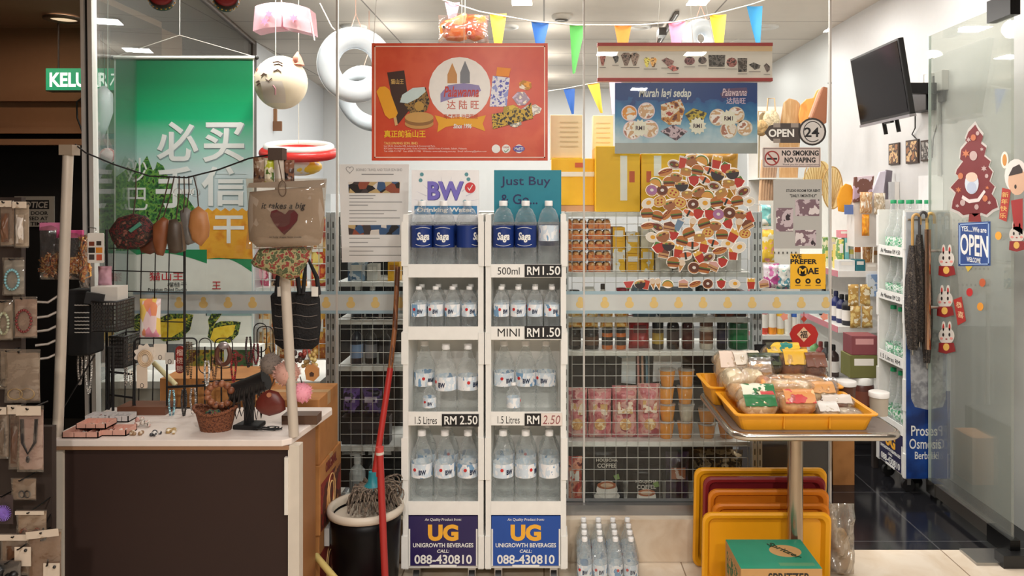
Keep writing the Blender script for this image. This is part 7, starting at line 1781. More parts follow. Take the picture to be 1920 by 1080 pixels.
# umbrellas hung beside that stand
umb = blotch([(22, 20, 20), (70, 62, 56), (34, 30, 30), (100, 90, 80)], 60, .7)
def umbrella(label, px, Y, ph, pt, pb, r, m, hm):
    t = thing('umbrella', label, 'umbrella', (X(px, Y), Y, Z(pb, Y)), 'folded umbrellas beside the wall stand')
    zt, zb = Z(pt, Y), Z(pb, Y)
    x = X(px, Y)
    b = B()
    def fn(u, v):
        a = 2 * PI * u
        q = r * (.35 + .65 * math.sin(PI * min(1, v * .8 + .15))) * (1 + .18 * math.cos(6 * a + v * 5))
        return (x + q * math.cos(a), Y + q * math.sin(a), zb + (zt - zb) * v)
    b.grid(fn, 36, 12); b.make('folded_canopy', m, t)
    B().cyl((x, Y, zb - .03), (x, Y, zt), .006, n=8).make('shaft', STEEL, t)
    zh = Z(ph, Y)
    B().tube([(x, Y, zt - .01), (x, Y, zh - .03)] + [(x + .02 - .02 * math.cos(a), Y, zh - .03 + .025 * math.sin(a)) for a in [.4 * i for i in range(1, 8)]] + [(x + .04, Y, zh - .06)], .008, 8).make('crook_handle', hm, t)
umbrella('patterned black folded umbrella with a tan crook nearest the wall stand', 1711, 4.10, 400, 460, 655, .035, umb, mat((190, 150, 90), .4))
umbrella('black folded umbrella with a dark grey crook, middle of three', 1724, 4.10, 396, 440, 640, .03, umb, mat((70, 66, 66), .4))
umbrella('black folded umbrella with a golden crook nearest the door handle', 1738, 4.10, 398, 470, 680, .024, umb, mat((206, 170, 100), .4))
ub = B().cyl((1.94, 4.125, Z(412, 4.1)), (2.05, 4.125, Z(412, 4.1)), .006, n=8); ub.make('hook_rail', STEEL, label='steel hook rail on the wall stand carrying the folded umbrellas', cat='rail')
# ---- TV on a wall arm
tv = thing('television', 'black flat television tilted down on the white wall, its screen reflecting', 'television', (1.84, 4.26, 2.04))
M_ = Matrix.Translation((1.87, 4.26, 2.02)) @ Matrix.Rotation(-math.radians(9), 4, 'Y')
b = B(); b.M = M_; b.box(0, .03, -.31, .31, 0, .40); b.make('casing', mat((16, 15, 17), .35), tv, bevel=.004)
b = B(); b.M = M_; b.box(-.002, 0, -.298, .298, .02, .388); b.make('screen', mat((11, 7, 10), .1, spec=.1), tv)
b = B(); b.M = M_; b.box(-.004, .031, -.312, .312, -.008, .006); b.make('silver_edge', mat((170, 166, 170), .25, .8), tv)
b = B(); b.M = M_; b.box(-.001, .02, -.08, .0, -.018, -.006); b.make('sensor_bar', BLACK, tv)
b = B(); b.box(1.89, RX, 4.45, 4.51, 2.2, 2.26).box(RX - .02, RX, 4.42, 4.54, 2.15, 2.31); b.make('wall_arm', DARKM, tv)
for y in (4.42, 4.26): B().cyl((1.93, y, 2.1), (1.955, y, 1.96), .012, n=8).make('hanging_bracket', BLACK, tv)
def wpt(px, py, dx_=.0):
    Y = (RX - dx_) * F / (px - CX)
    return Vector((RX - dx_, Y, Z(py, Y)))
def wbox(name, label, cat, px0, px1, py0, py1, d, m, **k):
    a, c = wpt(px0, py0, d), wpt(px1, py1, d)
    return B().box(RX - d, RX, c.y, a.y, min(a.z, c.z), max(a.z, c.z)).make(name, m, label=label, cat=cat, **k)
wbox('router_box', 'black cable box on the wall right behind the television', 'cable box', 1708, 1736, 172, 206, .06, mat((22, 22, 24), .4), bevel=.004)
for k, (a, c) in enumerate(((1725, 1731), (1733, 1746))):
    so = wbox('wall_socket', ('narrow', 'wide')[k] + ' white wall socket above the black cable box', 'socket', a, c, 141, 168, .02, mat((222, 220, 216), .4), bevel=.002)
wbox('junction_box', 'grey white junction box at the head of the wall conduit', 'junction box', 1752, 1766, 135, 168, .04, mat((206, 204, 200), .4), bevel=.003)
B().tube([wpt(1760, 168, .012), wpt(1762, 330, .012)], .012, 6).make('conduit', mat((186, 186, 184), .4), label='grey conduit running down the wall from the junction box', cat='conduit')
B().tube([wpt(1754, 150, .03), wpt(1756, 190, .02), wpt(1760, 225, .01), wpt(1750, 260, .01), wpt(1748, 296, .01)], .004, 5).make('cable', BLACK, label='thin black cable looping down the wall beside the conduit', cat='cable')
B().tube([wpt(1716, 206, .05), wpt(1716, 240, .02), wpt(1710, 252, .01), wpt(1722, 264, .01)], .004, 5).make('cable', BLACK, label='thin black cable under the cable box', cat='cable')
for k, (a, c, d, e, lab) in enumerate(((1666, 1685, 270, 308, 'small framed picture on the wall nearest the albums'), (1698, 1721, 264, 305, 'middle framed picture on the wall under the television'), (1726, 1743, 264, 301, 'grey toned framed picture on the wall nearest the conduit'))):
    p = wpt(a, d, .012), wpt(c, e, .012)
    t = thing('wall_picture', lab, 'picture', (RX - .006, (p[0].y + p[1].y) / 2, p[1].z))
    B().box(RX - .012, RX, p[1].y, p[0].y, p[1].z, p[0].z).make('picture_frame', mat((60, 44, 36), .5), t)
    B().box(RX - .0135, RX - .012, p[1].y + .012, p[0].y - .012, p[1].z + .01, p[0].z - .01).make('photo', blotch([(150, 100, 60), (60, 40, 34), (206, 170, 120), (110, 60, 50)] if k < 2 else [(150, 146, 140), (70, 66, 64), (190, 186, 180)], 20, .4), t)
wbox('wall_notice', 'white paper notice on the wall beside the green bottle caps', 'notice', 1722, 1768, 330, 396, .003, mat((236, 236, 236), .5))
# ---- stickers on the open glass door (the pane's face towards the shop opening)
DXF = dx - .0075
def dpt(px, py):
    Y = DXF * F / (px - CX)
    return (Y, Z(py, Y))
def dpic(parent, pts, col, q=0, name='printed_shape', m=None):
    """outline on the door pane, facing -X"""
    b = B(); b.M = Matrix.Translation((DXF - .0007 * q, 0, 0)) @ Matrix.Rotation(-PI / 2, 4, 'Z')
    o2 = [(-y, z) for y, z in [dpt(*p) for p in pts]]
    b.prism(o2, -.0007, 0)
    return b.make(name, m or mat(col, .45), parent)
def ell(cx, cy, rx, ry, n=18): return [(cx + rx * math.cos(2 * PI * i / n), cy + ry * math.sin(2 * PI * i / n)) for i in range(n)]
def droot(name, label, px, py, cat='sticker', group=None):
    y, z = dpt(px, py)
    return thing(name, label, cat, (DXF, y, z), group)
tr = droot('tree_sticker', 'dark red christmas tree sticker with white ornaments on the glass door', 1829, 412)
def zig(k):
    L_ = [(1829, 232), (1816, 246), (1810, 262), (1814, 266), (1802, 280), (1800, 298), (1806, 302), (1794, 318), (1792, 326), (1800, 332), (1788, 345), (1782, 352), (1792, 362), (1786, 378), (1784, 392), (1798, 398), (1806, 405), (1822, 402), (1828, 408), (1840, 400), (1850, 404), (1862, 394), (1872, 390), (1868, 374), (1860, 364), (1866, 350), (1856, 340), (1862, 322), (1854, 312), (1858, 302), (1846, 292), (1850, 276), (1840, 268), (1844, 254), (1836, 244)]
    return [(1829 + (x - 1829) * k, 330 + (y - 330) * k) for x, y in L_]
dpic(tr, zig(1.05), (190, 184, 178), 0, 'white_edge'); dpic(tr, zig(.98), (112, 24, 30), 1, 'red_tree')
dpic(tr, [(1818, 400), (1838, 400), (1840, 416), (1816, 416)], (130, 28, 30), 1, 'trunk')
dpic(tr, ell(1823, 344, 13, 20), (206, 214, 224), 3, 'pale_bauble'); dpic(tr, ell(1823, 332, 11, 9), (226, 190, 170), 4, 'bauble_patch'); dpic(tr, ell(1823, 352, 9, 11), (180, 190, 210), 4, 'bauble_patch')
for k, (px, py, r) in enumerate(((1826, 258, 6), (1817, 262, 5), (1834, 250, 4), (1812, 288, 8), (1826, 292, 9), (1842, 280, 4), (1802, 330, 6), (1846, 316, 6), (1851, 330, 4), (1798, 356, 6), (1806, 380, 6), (1796, 386, 4), (1848, 372, 6), (1856, 380, 4), (1832, 388, 5), (1852, 352, 4))):
    pts = [(px + (r if i % 2 else r * .45) * math.cos(PI * i / 6), py + (r if i % 2 else r * .45) * math.sin(PI * i / 6)) for i in range(12)] if k % 2 else ell(px, py, r * .8, r)
    dpic(tr, pts, (186, 160, 156) if k % 3 else (190, 110, 70), 3, 'white_ornament')
dpic(tr, [(1806, 366), (1818, 374), (1834, 372), (1846, 356), (1849, 360), (1837, 378), (1818, 381), (1804, 372)], (226, 214, 210), 3, 'garland')
sg = droot('open_sign', 'blue square welcome sign hung on the glass door under the tree sticker', 1828, 498, 'sign')
dpic(sg, [(1797, 418), (1857, 415), (1857, 498), (1797, 499)], (34, 70, 136), 0, 'plate')
for a in (([(1799, 420), (1855, 417), (1855, 419), (1799, 422)]), ([(1799, 495), (1855, 494), (1855, 496), (1799, 497)]), ([(1799, 420), (1801, 420), (1801, 497), (1799, 497)]), ([(1853, 417), (1855, 417), (1855, 496), (1853, 496)])): dpic(sg, a, (150, 176, 214), 1, 'border')
def dtext(txt, px0, px1, py0, py1, m, parent, q, **k):
    ya, yb = dpt(px0, py0)[0], dpt(px1, py0)[0]
    ym = (ya + yb) / 2
    mt = Matrix.Translation((DXF - .0007 * q, 0, 0)) @ Matrix.Rotation(-PI / 2, 4, 'Z')
    return text(txt, -ya, -yb, Z(py1, ym), Z(py0, ym), 0, m, parent, mt=mt, **k)
dtext('YES.....We are', 1803, 1850, 425, 435, WHITE, sg, 1.2, bold=.015)
dtext('OPEN', 1801, 1853, 440, 480, WHITE, sg, 1.2, bold=.02)
dtext('WELCOME', 1813, 1839, 483, 492, WHITE, sg, 1.2, bold=.01)
dpic(sg, [(1810, 499), (1824, 499), (1815, 510)], (214, 180, 60), 0, 'yellow_corner')
def bunny(t, cx, cy, s, scarf=True):
    for e in (-1, 1):
        dpic(t, ell(cx + e * 5 * s, cy - 15 * s, 3 * s, 9 * s), (212, 204, 194), 0, 'ear'); dpic(t, ell(cx + e * 5 * s, cy - 14 * s, 1.5 * s, 6 * s), (190, 60, 56) , 1, 'inner_ear')
    dpic(t, ell(cx, cy, 13 * s, 14 * s), (212, 204, 194), 1, 'face')
    for e in (-1, 1): dpic(t, ell(cx + e * 5 * s, cy - 2 * s, 1.5 * s, 3 * s), (40, 30, 30), 2, 'eye'); dpic(t, ell(cx + e * 8 * s, cy + 4 * s, 2.4 * s, 2 * s), (236, 150, 140), 2, 'cheek')
    dpic(t, ell(cx, cy + 5 * s, 1.6 * s, 1 * s), (150, 50, 50), 2, 'mouth')
    if scarf:
        dpic(t, [(cx - 12 * s, cy + 11 * s), (cx + 12 * s, cy + 11 * s), (cx + 15 * s, cy + 25 * s), (cx, cy + 29 * s), (cx - 13 * s, cy + 26 * s)], (140, 36, 36), 2, 'red_jacket')
        dpic(t, ell(cx, cy + 18 * s, 5 * s, 6 * s), (226, 180, 90), 3, 'gold_button')
for k, (px, py, s, lab) in enumerate(((1775, 486, 1.15, 'topmost white rabbit sticker in the column by the door edge'), (1772, 562, 1.15, 'middle white rabbit sticker in the column by the door edge'), (1775, 630, 1.15, 'lowest white rabbit sticker in the column by the door edge'))):
    t = droot('rabbit_sticker', lab, px, py + 28, 'sticker', 'rabbit stickers on the door')
    bunny(t, px, py, s)
t = droot('rabbit_sticker', 'rabbit capped child sticker with a red banner beside the tree sticker', 1900, 400)
dpic(t, ell(1884, 300, 7, 16), (236, 226, 214), 0, 'ear'); dpic(t, ell(1884, 300, 4, 11), (206, 140, 60), 1, 'inner_ear'); dpic(t, ell(1906, 330, 22, 32), (236, 228, 222), 1, 'hood'); dpic(t, ell(1908, 340, 17, 26), (222, 180, 150), 2, 'face'); dpic(t, [(1892, 330), (1900, 314), (1912, 308), (1918, 318), (1918, 324), (1902, 328)], (50, 34, 30), 3, 'fringe')
dpic(t, ell(1905, 350, 2, 4), (40, 28, 26), 3, 'eye'); dpic(t, [(1896, 376), (1918, 372), (1918, 440), (1902, 430)], (166, 40, 40), 1, 'red_jacket')
dpic(t, [(1880, 352), (1896, 356), (1888, 416), (1874, 410)], (176, 50, 40), 2, 'red_banner')
for k, ch in enumerate('新年快乐'): dtext(ch, 1880 - 1.5 * k, 1892 - 1.5 * k, 360 + 13 * k, 370 + 13 * k, mat((236, 200, 120), .5), t, 3.2)
t = droot('rabbit_sticker', 'white rabbit sticker at the picture edge under the capped child', 1900, 470)
bunny(t, 1907, 440, 1.1)
t = droot('banner_sticker', 'small red banner sticker held beside the lowest rabbit', 1800, 610)
dpic(t, [(1788, 562), (1803, 556), (1811, 602), (1796, 610)], (176, 48, 42), 0, 'red_banner')
for k, ch in enumerate('恭喜'): dtext(ch, 1793 + 3 * k, 1804 + 3 * k, 566 + 18 * k, 578 + 18 * k, mat((236, 206, 160), .5), t, 1.2)
for k, (px, py, c, lab) in enumerate(((1872, 442, (236, 160, 50), 'small orange blossom sticker right of the blue door sign'), (1838, 575, (226, 150, 50), 'orange coin sticker low on the glass door'), (1842, 530, (190, 90, 50), 'red brown fish sticker below the blue door sign'), (1818, 548, (196, 40, 40), 'small red lantern sticker beside the rabbit column'))):
    o = dpic(None, ell(px, py, 6, 8, 10), c, 0, 'blossom_sticker')
    o['label'] = lab; o['category'] = 'sticker'
# ================================================================= tray table with bread, leaning trays, green carton
TX, TYc, TZ = .985, 3.075, .755
tt = thing('table', 'square steel edged table on one thick pole carrying the yellow bread trays', 'table', (TX, TYc, 0))
rr2 = lambda h, r: [(x + TX, z + TYc) for x, z in rrect(-h, h, -h, h, r, 6)]
B().zprism(rr2(.297, .06), TZ - .03, TZ).make('table_top', mat((120, 110, 104), .35), tt)
b = B(); b.tube([(x, y, TZ - .014) for x, y in rr2(.300, .06)], .015, 8, True); b.make('steel_edge', mat((196, 188, 176), .22, .9), tt)
B().cyl((TX + .02, TYc + .02, .03), (TX + .02, TYc + .02, TZ - .03), .031, n=22).make('pole', mat((176, 160, 140), .22, .9), tt)
B().lathe([(.24, 0), (.23, .015), (.05, .035), (0, .036)], (TX + .02, TYc + .02, 0), 28).make('round_base', mat((40, 38, 38), .4, .5), tt)
tray_y = mat((232, 160, 30), .4, var=.05)
def bread_tray(label, x0, x1, y0, y1, z0, h, m, group):
    t = thing('food_tray', label, 'tray', ((x0 + x1) / 2, (y0 + y1) / 2, z0), group)
    def ringp(ins, z, r=.02): return [(x, y, z) for x, y in rrect(x0 + ins, x1 - ins, y0 + ins, y1 - ins, r, 3)]
    levels_ = [ringp(.018, z0), ringp(.0, z0 + h - .006), ringp(-.012, z0 + h - .005), ringp(-.013, z0 + h), ringp(.003, z0 + h), ringp(.021, z0 + .006)]
    n = len(levels_[0])
    vs = [p for L_ in levels_ for p in L_]
    fs = [(k * n + i, k * n + (i + 1) % n, (k + 1) * n + (i + 1) % n, (k + 1) * n + i) for k in range(len(levels_) - 1) for i in range(n)]
    fs += [tuple(range(n - 1, -1, -1)), tuple(range((len(levels_) - 1) * n, len(levels_) * n))]
    B().add(vs, fs).make('tray_shell', m, t)
    b = B()
    for i in (1, 2): b.box(x0 + (x1 - x0) * i / 3 - .0015, x0 + (x1 - x0) * i / 3 + .0015, y0 - .004, y0 + .012, z0 + .01, z0 + h - .004)
    b.make('side_rib', m, t)
    return t
gY = 'yellow bread trays on the table'
tr1 = bread_tray('front yellow tray of wrapped bread on the tray table', .70, 1.195, 2.79, 3.11, TZ + .001, .062, tray_y, gY)
bread_tray('rear yellow bread tray behind the front one, set further out', .672, 1.2, 3.125, 3.36, TZ + .001, .078, tray_y, gY)
tr2 = bread_tray('smaller yellow tray standing at the back right of the large one', 1.0, 1.26, 3.37, 3.43 + .2 - .2 + .0, TZ + .001, .05, tray_y, gY) if False else None
# packets in the tray
def loaf(label, px0, px1, py, Y, h, d, cols, film=True, rot=0.0, tilt=0.0, topm=None, sc=18, k_=1):
    """a wrapped bun or biscuit pack: food inside, printed strip, twisted clear wrapper; py is the pixel row of its base"""
    x0, x1 = X(px0, Y), X(px1, Y); w = x1 - x0
    x0 = min(max(x0, .727), 1.175 - w); x1 = x0 + w
    z0 = max(TZ + .009, Z(py, Y))
    t = thing('bread_packet', label, 'bread packet', ((x0 + x1) / 2, Y, z0), 'wrapped bread on the tray table')
    c = ((x0 + x1) / 2, Y, z0)
    b = B(); b.M = Matrix.Translation(c) @ Euler((tilt, 0, rot)).to_matrix().to_4x4() @ Matrix.Translation((-c[0], -c[1], -c[2]))
    sp_ = lambda q, e: math.copysign(abs(q) ** e, q)
    for i in range(k_):
        wi = w / k_
        def ff(u, v, xc=x0 + wi * (i + .5)):
            a, ph = 2 * PI * u, PI * (v - .5)
            nn = 1 + .1 * noise.noise(Vector((u * 6 + px0 + i, v * 6, 1)))
            return (xc + wi * .5 * sp_(math.cos(a), .5) * sp_(math.cos(ph), .5) * nn, Y + d * .46 * sp_(math.sin(a), .5) * sp_(math.cos(ph), .5) * nn, z0 + h * .47 + h * .45 * sp_(math.sin(ph), .7) * nn)
        b.grid(ff, 20, 10)
    b.make('bread', blotch(cols, sc, .5, soft=True), t)
    b = B(); b.M = Matrix.Translation(c) @ Euler((tilt, 0, rot)).to_matrix().to_4x4() @ Matrix.Translation((-c[0], -c[1], -c[2]))
    def f(u, v):
        a = 2 * PI * v
        e = 1 - abs(2 * u - 1) ** 5 * .75
        nn = 1 + .16 * noise.noise(Vector((u * 9 + px0, math.cos(a) * 2, math.sin(a) * 2)))
        return (x0 - .012 + (w + .024) * u, Y + d * .52 * e * nn * math.cos(a), z0 + h * .5 + h * .52 * e * nn * math.sin(a))
    b.grid(f, 14, 14)
    b.make('wrapper', clear((250, 246, 238), .07, .10, .1, 1.0, 26, edge=.35), t)
    if topm is not None:
        b = B(); b.M = Matrix.Translation(c) @ Euler((tilt, 0, rot)).to_matrix().to_4x4() @ Matrix.Translation((-c[0], -c[1], -c[2]))
        def g(u, v): return (x0 + w * (.06 + .88 * u), Y - d * (.52 - .55 * v) , z0 + h * (.62 + .46 * math.sin(v * PI * .6)) + .006 * noise.noise(Vector((u * 9, v * 5, px0))))
        b.grid(g, 8, 5, thick=.002, dirn=(0, 0, 1)); b.make('printed_label', topm, t)
bun = [(206, 150, 90), (226, 180, 120), (186, 124, 66)]
pale = [(226, 190, 140), (240, 214, 176), (206, 160, 106)]
grn = mat((20, 104, 52), .35)
loaf('green labelled biscuit packet at the front corner of the tray', 1352, 1418, 776, 2.86, .065, .09, pale, topm=grn)
loaf('second green labelled packet with a pale patch behind the front one', 1384, 1452, 768, 2.92, .09, .09, pale, topm=blotch([(24, 110, 56), (226, 226, 206), (18, 90, 46)], 6, .4))
loaf('white bun packet behind the green labelled packets', 1330, 1400, 735, 3.12, .10, .12, [(226, 206, 170), (240, 226, 196), (206, 176, 130)], k_=2)
loaf('sliced loaf packet with a red edged label at the tray back corner', 1318, 1370, 720, 3.26, .13, .1, pale, topm=mat((226, 206, 190), .4))
loaf('clear biscuit packet lying highest at the back of the tray', 1322, 1396, 690, 3.3, .07, .1, pale)
loaf('orange bun packet in the middle of the tray', 1420, 1474, 752, 3.02, .10, .11, [(214, 130, 56), (230, 160, 90), (190, 100, 40)], k_=2)
loaf('orange wrapped cake with a red dot at the front of the tray', 1462, 1526, 776, 2.86, .085, .1, [(226, 160, 90), (240, 190, 130), (206, 130, 66)], topm=blotch([(230, 190, 140), (206, 140, 80), (190, 50, 50)], 9, .4))
loaf('long pale bread stick packet laid across the middle of the tray', 1436, 1520, 735, 2.98, .05, .07, [(226, 200, 160), (206, 166, 116), (240, 224, 196)], rot=-.12)
loaf('second long bread stick packet beyond the first', 1444, 1542, 728, 3.06, .055, .07, [(220, 190, 150), (196, 150, 100), (236, 214, 186)], rot=-.1)
loaf('silver white flat packet right of the red dot cake', 1526, 1568, 780, 2.88, .05, .1, [(206, 200, 190), (226, 222, 214), (150, 140, 130)], topm=mat((214, 210, 204), .35))
loaf('brown cake slice packet near the tray end', 1552, 1612, 766, 2.96, .05, .08, [(120, 66, 44), (150, 90, 60), (96, 50, 34)], rot=-.1, topm=mat((206, 196, 186), .35))
loaf('flat clear packet with a code label at the tray end', 1572, 1630, 783, 2.88, .035, .1, [(190, 176, 160), (150, 130, 110), (216, 206, 190)])
loaf('dark green wrapped packet at the back of the tray', 1396, 1462, 705, 3.24, .09, .1, [(40, 50, 30), (30, 30, 26), (70, 66, 40)], topm=blotch([(24, 40, 28), (60, 70, 40), (16, 20, 18)], 20, .3))
loaf('yellow topped brown bread packet behind the bread sticks', 1462, 1514, 712, 3.26, .12, .1, [(110, 60, 36), (150, 90, 50), (80, 44, 30)], topm=mat((226, 176, 40), .4))
loaf('brown bread packet with an orange side strip beside the yellow topped one', 1518, 1560, 714, 3.24, .11, .1, [(130, 70, 40), (96, 50, 32), (170, 110, 66)], topm=blotch([(226, 140, 40), (110, 60, 36)], 8, .4))
loaf('dark chocolate loaf packet at the far back of the tray', 1540, 1582, 712, 3.28, .12, .1, [(60, 34, 26), (84, 50, 36), (44, 26, 20)])
loaf('teal and yellow topped packet at the far back of the tray', 1430, 1500, 680, 3.32, .08, .08, [(180, 130, 60), (120, 80, 40), (206, 170, 90)], topm=blotch([(30, 130, 120), (230, 190, 50), (60, 60, 40)], 8, .4))
for k, (a_, c_, py_, Y_, h_, d_, cl_, tm_, lab_) in enumerate((
    (1312, 1348, 742, 3.2, .10, .1, pale, None, 'clear roll packet at the tray side beside the loaf packet'), (1338, 1372, 752, 3.02, .07, .12, bun, None, 'brown roll packet lying by the tray side wall'), (1402, 1446, 724, 3.16, .11, .1, bun, FILM, 'brown bun packet under the dark green wrapped packet'), (1444, 1506, 764, 2.94, .06, .09, [(230, 160, 80), (206, 130, 56), (240, 190, 120)], None, 'orange wrapped biscuit packet behind the red dot cake'),
    (1508, 1562, 752, 3.0, .07, .09, pale, mat((206, 150, 90), .35), 'tan packet under the end of the long bread sticks'), (1560, 1600, 742, 3.12, .07, .1, [(150, 110, 80), (190, 150, 110), (120, 80, 56)], FILM, 'grey brown packet at the tray end wall'), (1596, 1632, 768, 2.96, .05, .08, [(206, 196, 180), (226, 220, 206), (176, 160, 140)], None, 'white wrapped packet in the tray end corner'), (1366, 1424, 706, 3.26, .1, .1, pale, mat((226, 216, 200), .3), 'crinkled clear packet between the loaf and the dark green packet'), (1416, 1450, 772, 2.88, .07, .08, pale, blotch([(226, 190, 140), (190, 60, 60), (240, 220, 190)], 12, .4), 'cream packet with a red mark beside the green front packet'))):
    loaf(lab_, a_, c_, py_, Y_, h_, d_, cl_, topm=tm_, rot=RND.uniform(-.2, .2))
t = thing('basket', 'black shallow basket standing behind the bread packets', 'basket', (X(1462, 3.42), 3.42, TZ))
def bk_(u, v):
    a = 2 * PI * u
    return (X(1462, 3.36) + (.09 + .015 * v) * math.cos(a), 3.385 + .028 * math.sin(a), TZ + .02 + .16 * v + .02 * math.sin(a * .5) * v)
B().grid(bk_, 30, 5).make('basket_side', mat((20, 22, 26), .5), t)
for k, (px, py, w, h, lab) in enumerate(((1617, 783, .075, .085, 'clear tub of dark sweets with a white lid at the tray end'), (1648, 796, .07, .09, 'clear tub with a white lid on the table corner beyond the tray'))):
    Y = 3.2 if k == 0 else 3.0
    zz = TZ + .002
    x = X(px, Y) if k else 1.25
    t = thing('food_tub', lab, 'tub', (x, Y, zz))
    B().lathe([(w * .46, 0), (w * .5, h * .8)], (x, Y, zz), 20).make('tub_body', mat((90, 56, 40) if k == 0 else (176, 166, 150), .3), t)
    B().lathe([(w * .54, h * .78), (w * .55, h * .98), (w * .5, h), (0, h)], (x, Y, zz), 20).make('lid', mat((226, 224, 220), .4), t)
# trays leaning against the plinth under the table
def lean_tray(label, px0, px1, py0, py1, Y, m, tilt, rim=14, zb=0.003):
    """a serving tray on its edge, tilted back; Y is where its foot stands"""
    w = X(px1, Y) - X(px0, Y); h = Z(py0, Y) - Z(py1, Y)
    t = thing('serving_tray', label, 'tray', ((X(px0, Y) + X(px1, Y)) / 2, Y, zb), 'serving trays leaning under the table')
    Mx = Matrix.Translation(((X(px0, Y) + X(px1, Y)) / 2, Y, zb)) @ Matrix.Rotation(-tilt, 4, 'X')
    r = .035
    o_ = rrect(-w / 2, w / 2, 0, h, r, 5); i1 = rrect(-w / 2 + .022, w / 2 - .022, .022, h - .022, r * .8, 5); i2 = rrect(-w / 2 + .034, w / 2 - .034, .034, h - .034, r * .7, 5)
    n = len(o_)
    rows = [[(x, .012, z) for x, z in o_], [(x, .0, z) for x, z in o_], [(x, -.004, z) for x, z in rrect(-w / 2 + .008, w / 2 - .008, .008, h - .008, r, 5)], [(x, .0, z) for x, z in i1], [(x, .022, z) for x, z in i2]]
    b = B(); b.M = Mx
    vs = [p for q in rows for p in q]
    b.add(vs, [(k * n + (i + 1) % n, k * n + i, (k + 1) * n + i, (k + 1) * n + (i + 1) % n) for k in range(4) for i in range(n)], False)
    b.make('raised_rim', m, t)
    b = B(); b.M = Mx
    b.prism(i2, .022, .026); b.make('tray_floor', m, t)
    return t
oy = mat((240, 168, 26), .38, var=.04); mar = mat((134, 34, 40), .4); og = mat((226, 132, 30), .38, var=.05)
lean_tray('rearmost yellow tray, largest of the leaning trays', 1299, 1545, 876, 1066, 3.345, oy, -.085)
lean_tray('maroon tray leaning on the rearmost yellow tray', 1316, 1543, 888, 1072, 3.295, mar, -.085)
lean_tray('orange yellow tray in front of the maroon tray', 1326, 1550, 902, 1070, 3.255, og, -.075)
lean_tray('small orange tray between the two big front trays', 1334, 1552, 916, 1066, 3.215, og, -.07)
lean_tray('frontmost yellow orange tray with the tall raised rim', 1316, 1556, 930, 1072, 3.17, oy, -.06)
# green water carton
gx0, gx1, gy0, gy1, gz = .715, 1.012, 2.81, 3.05, .25
gc = thing('carton', 'green topped brown water carton on the floor before the leaning trays', 'cardboard box', ((gx0 + gx1) / 2, 2.93, 0))
B().box(gx0, gx1, gy0, gy1, 0, gz).make('box_body', mat((190, 146, 92), .75, var=.1), gc, bevel=.003)
B().box(gx0 + .001, gx1 - .001, gy0 + .001, gy1 - .001, gz, gz + .001).make('green_top_print', mat((34, 146, 116), .5, var=.05), gc)
mtop = Matrix.Translation((0, 0, gz + .0012)) @ Matrix.Rotation(-PI / 2, 4, 'X')
def ztop(pts, m, q, name='printed_shape'):
    return B().zprism(pts, gz + .001 + .0005 * q, gz + .0014 + .0005 * q).make(name, m, gc)
ztop([(gx0 + .205 + .06 * math.cos(a), gy0 + .14 + .05 * math.sin(a)) for a in [2 * PI * i / 28 for i in range(28)]], mat((206, 160, 104), .6), 0, 'oval_print')
mz = Matrix.Translation((gx0 + .2, gy0 + .14, gz + .0026)) @ Matrix.Rotation(-.95, 4, 'Z') @ Matrix.Rotation(-PI / 2, 4, 'X')
text('Spritzer', -.075, .075, -.018, .018, 0, mat((40, 60, 40), .6), gc, bold=.015, shear=.15, mt=Matrix.Translation((gx0 + .2, gy0 + .14, gz + .0026)) @ Matrix.Rotation(PI - .0 + .65, 4, 'Z') @ Matrix.Rotation(-PI / 2, 4, 'X') if False else mz)
ztop([(gx0 + .15, gy0 + .02), (gx0 + .28, gy0 + .02), (gx0 + .28, gy0 + .045), (gx0 + .15, gy0 + .045)], mat((90, 150, 110), .6), 0, 'strip_print')
text('SPRITZER', gx0 + .1, gx1 - .045, gz - .05, gz - .015, gy0 - .0004, mat((40, 34, 30), .6), gc, bold=.02)
b = B(); b.box(gx0 - .0008, gx0, gy0 + .03, gy1 - .03, .04, gz - .03); b.make('side_print', blotch([(190, 146, 92), (70, 110, 70), (200, 156, 100), (120, 90, 60)], 22, .7), gc)
B().box(1.03, 1.16, 2.82, 2.96, 0, .045).make('black_tray', mat((18, 17, 18), .4), label='black plastic tray on the floor beside the green topped carton', cat='tray', bevel=.006)
t = thing('plastic_bag', 'clear plastic bag of pale things standing behind the leaning trays', 'plastic bag', (1.26, 3.3, 0))
B().pillow(.13, .3, .12, (1.25, 3.28, .002), .12, .5, 3).make('bag_film', clear((236, 228, 214), .25, .08, .12, 1.0, 16), t)
B().sph((1.258, 3.28, .1), (.04, .04, .1), 12, 8).make('contents', mat((196, 170, 130), .7), t)
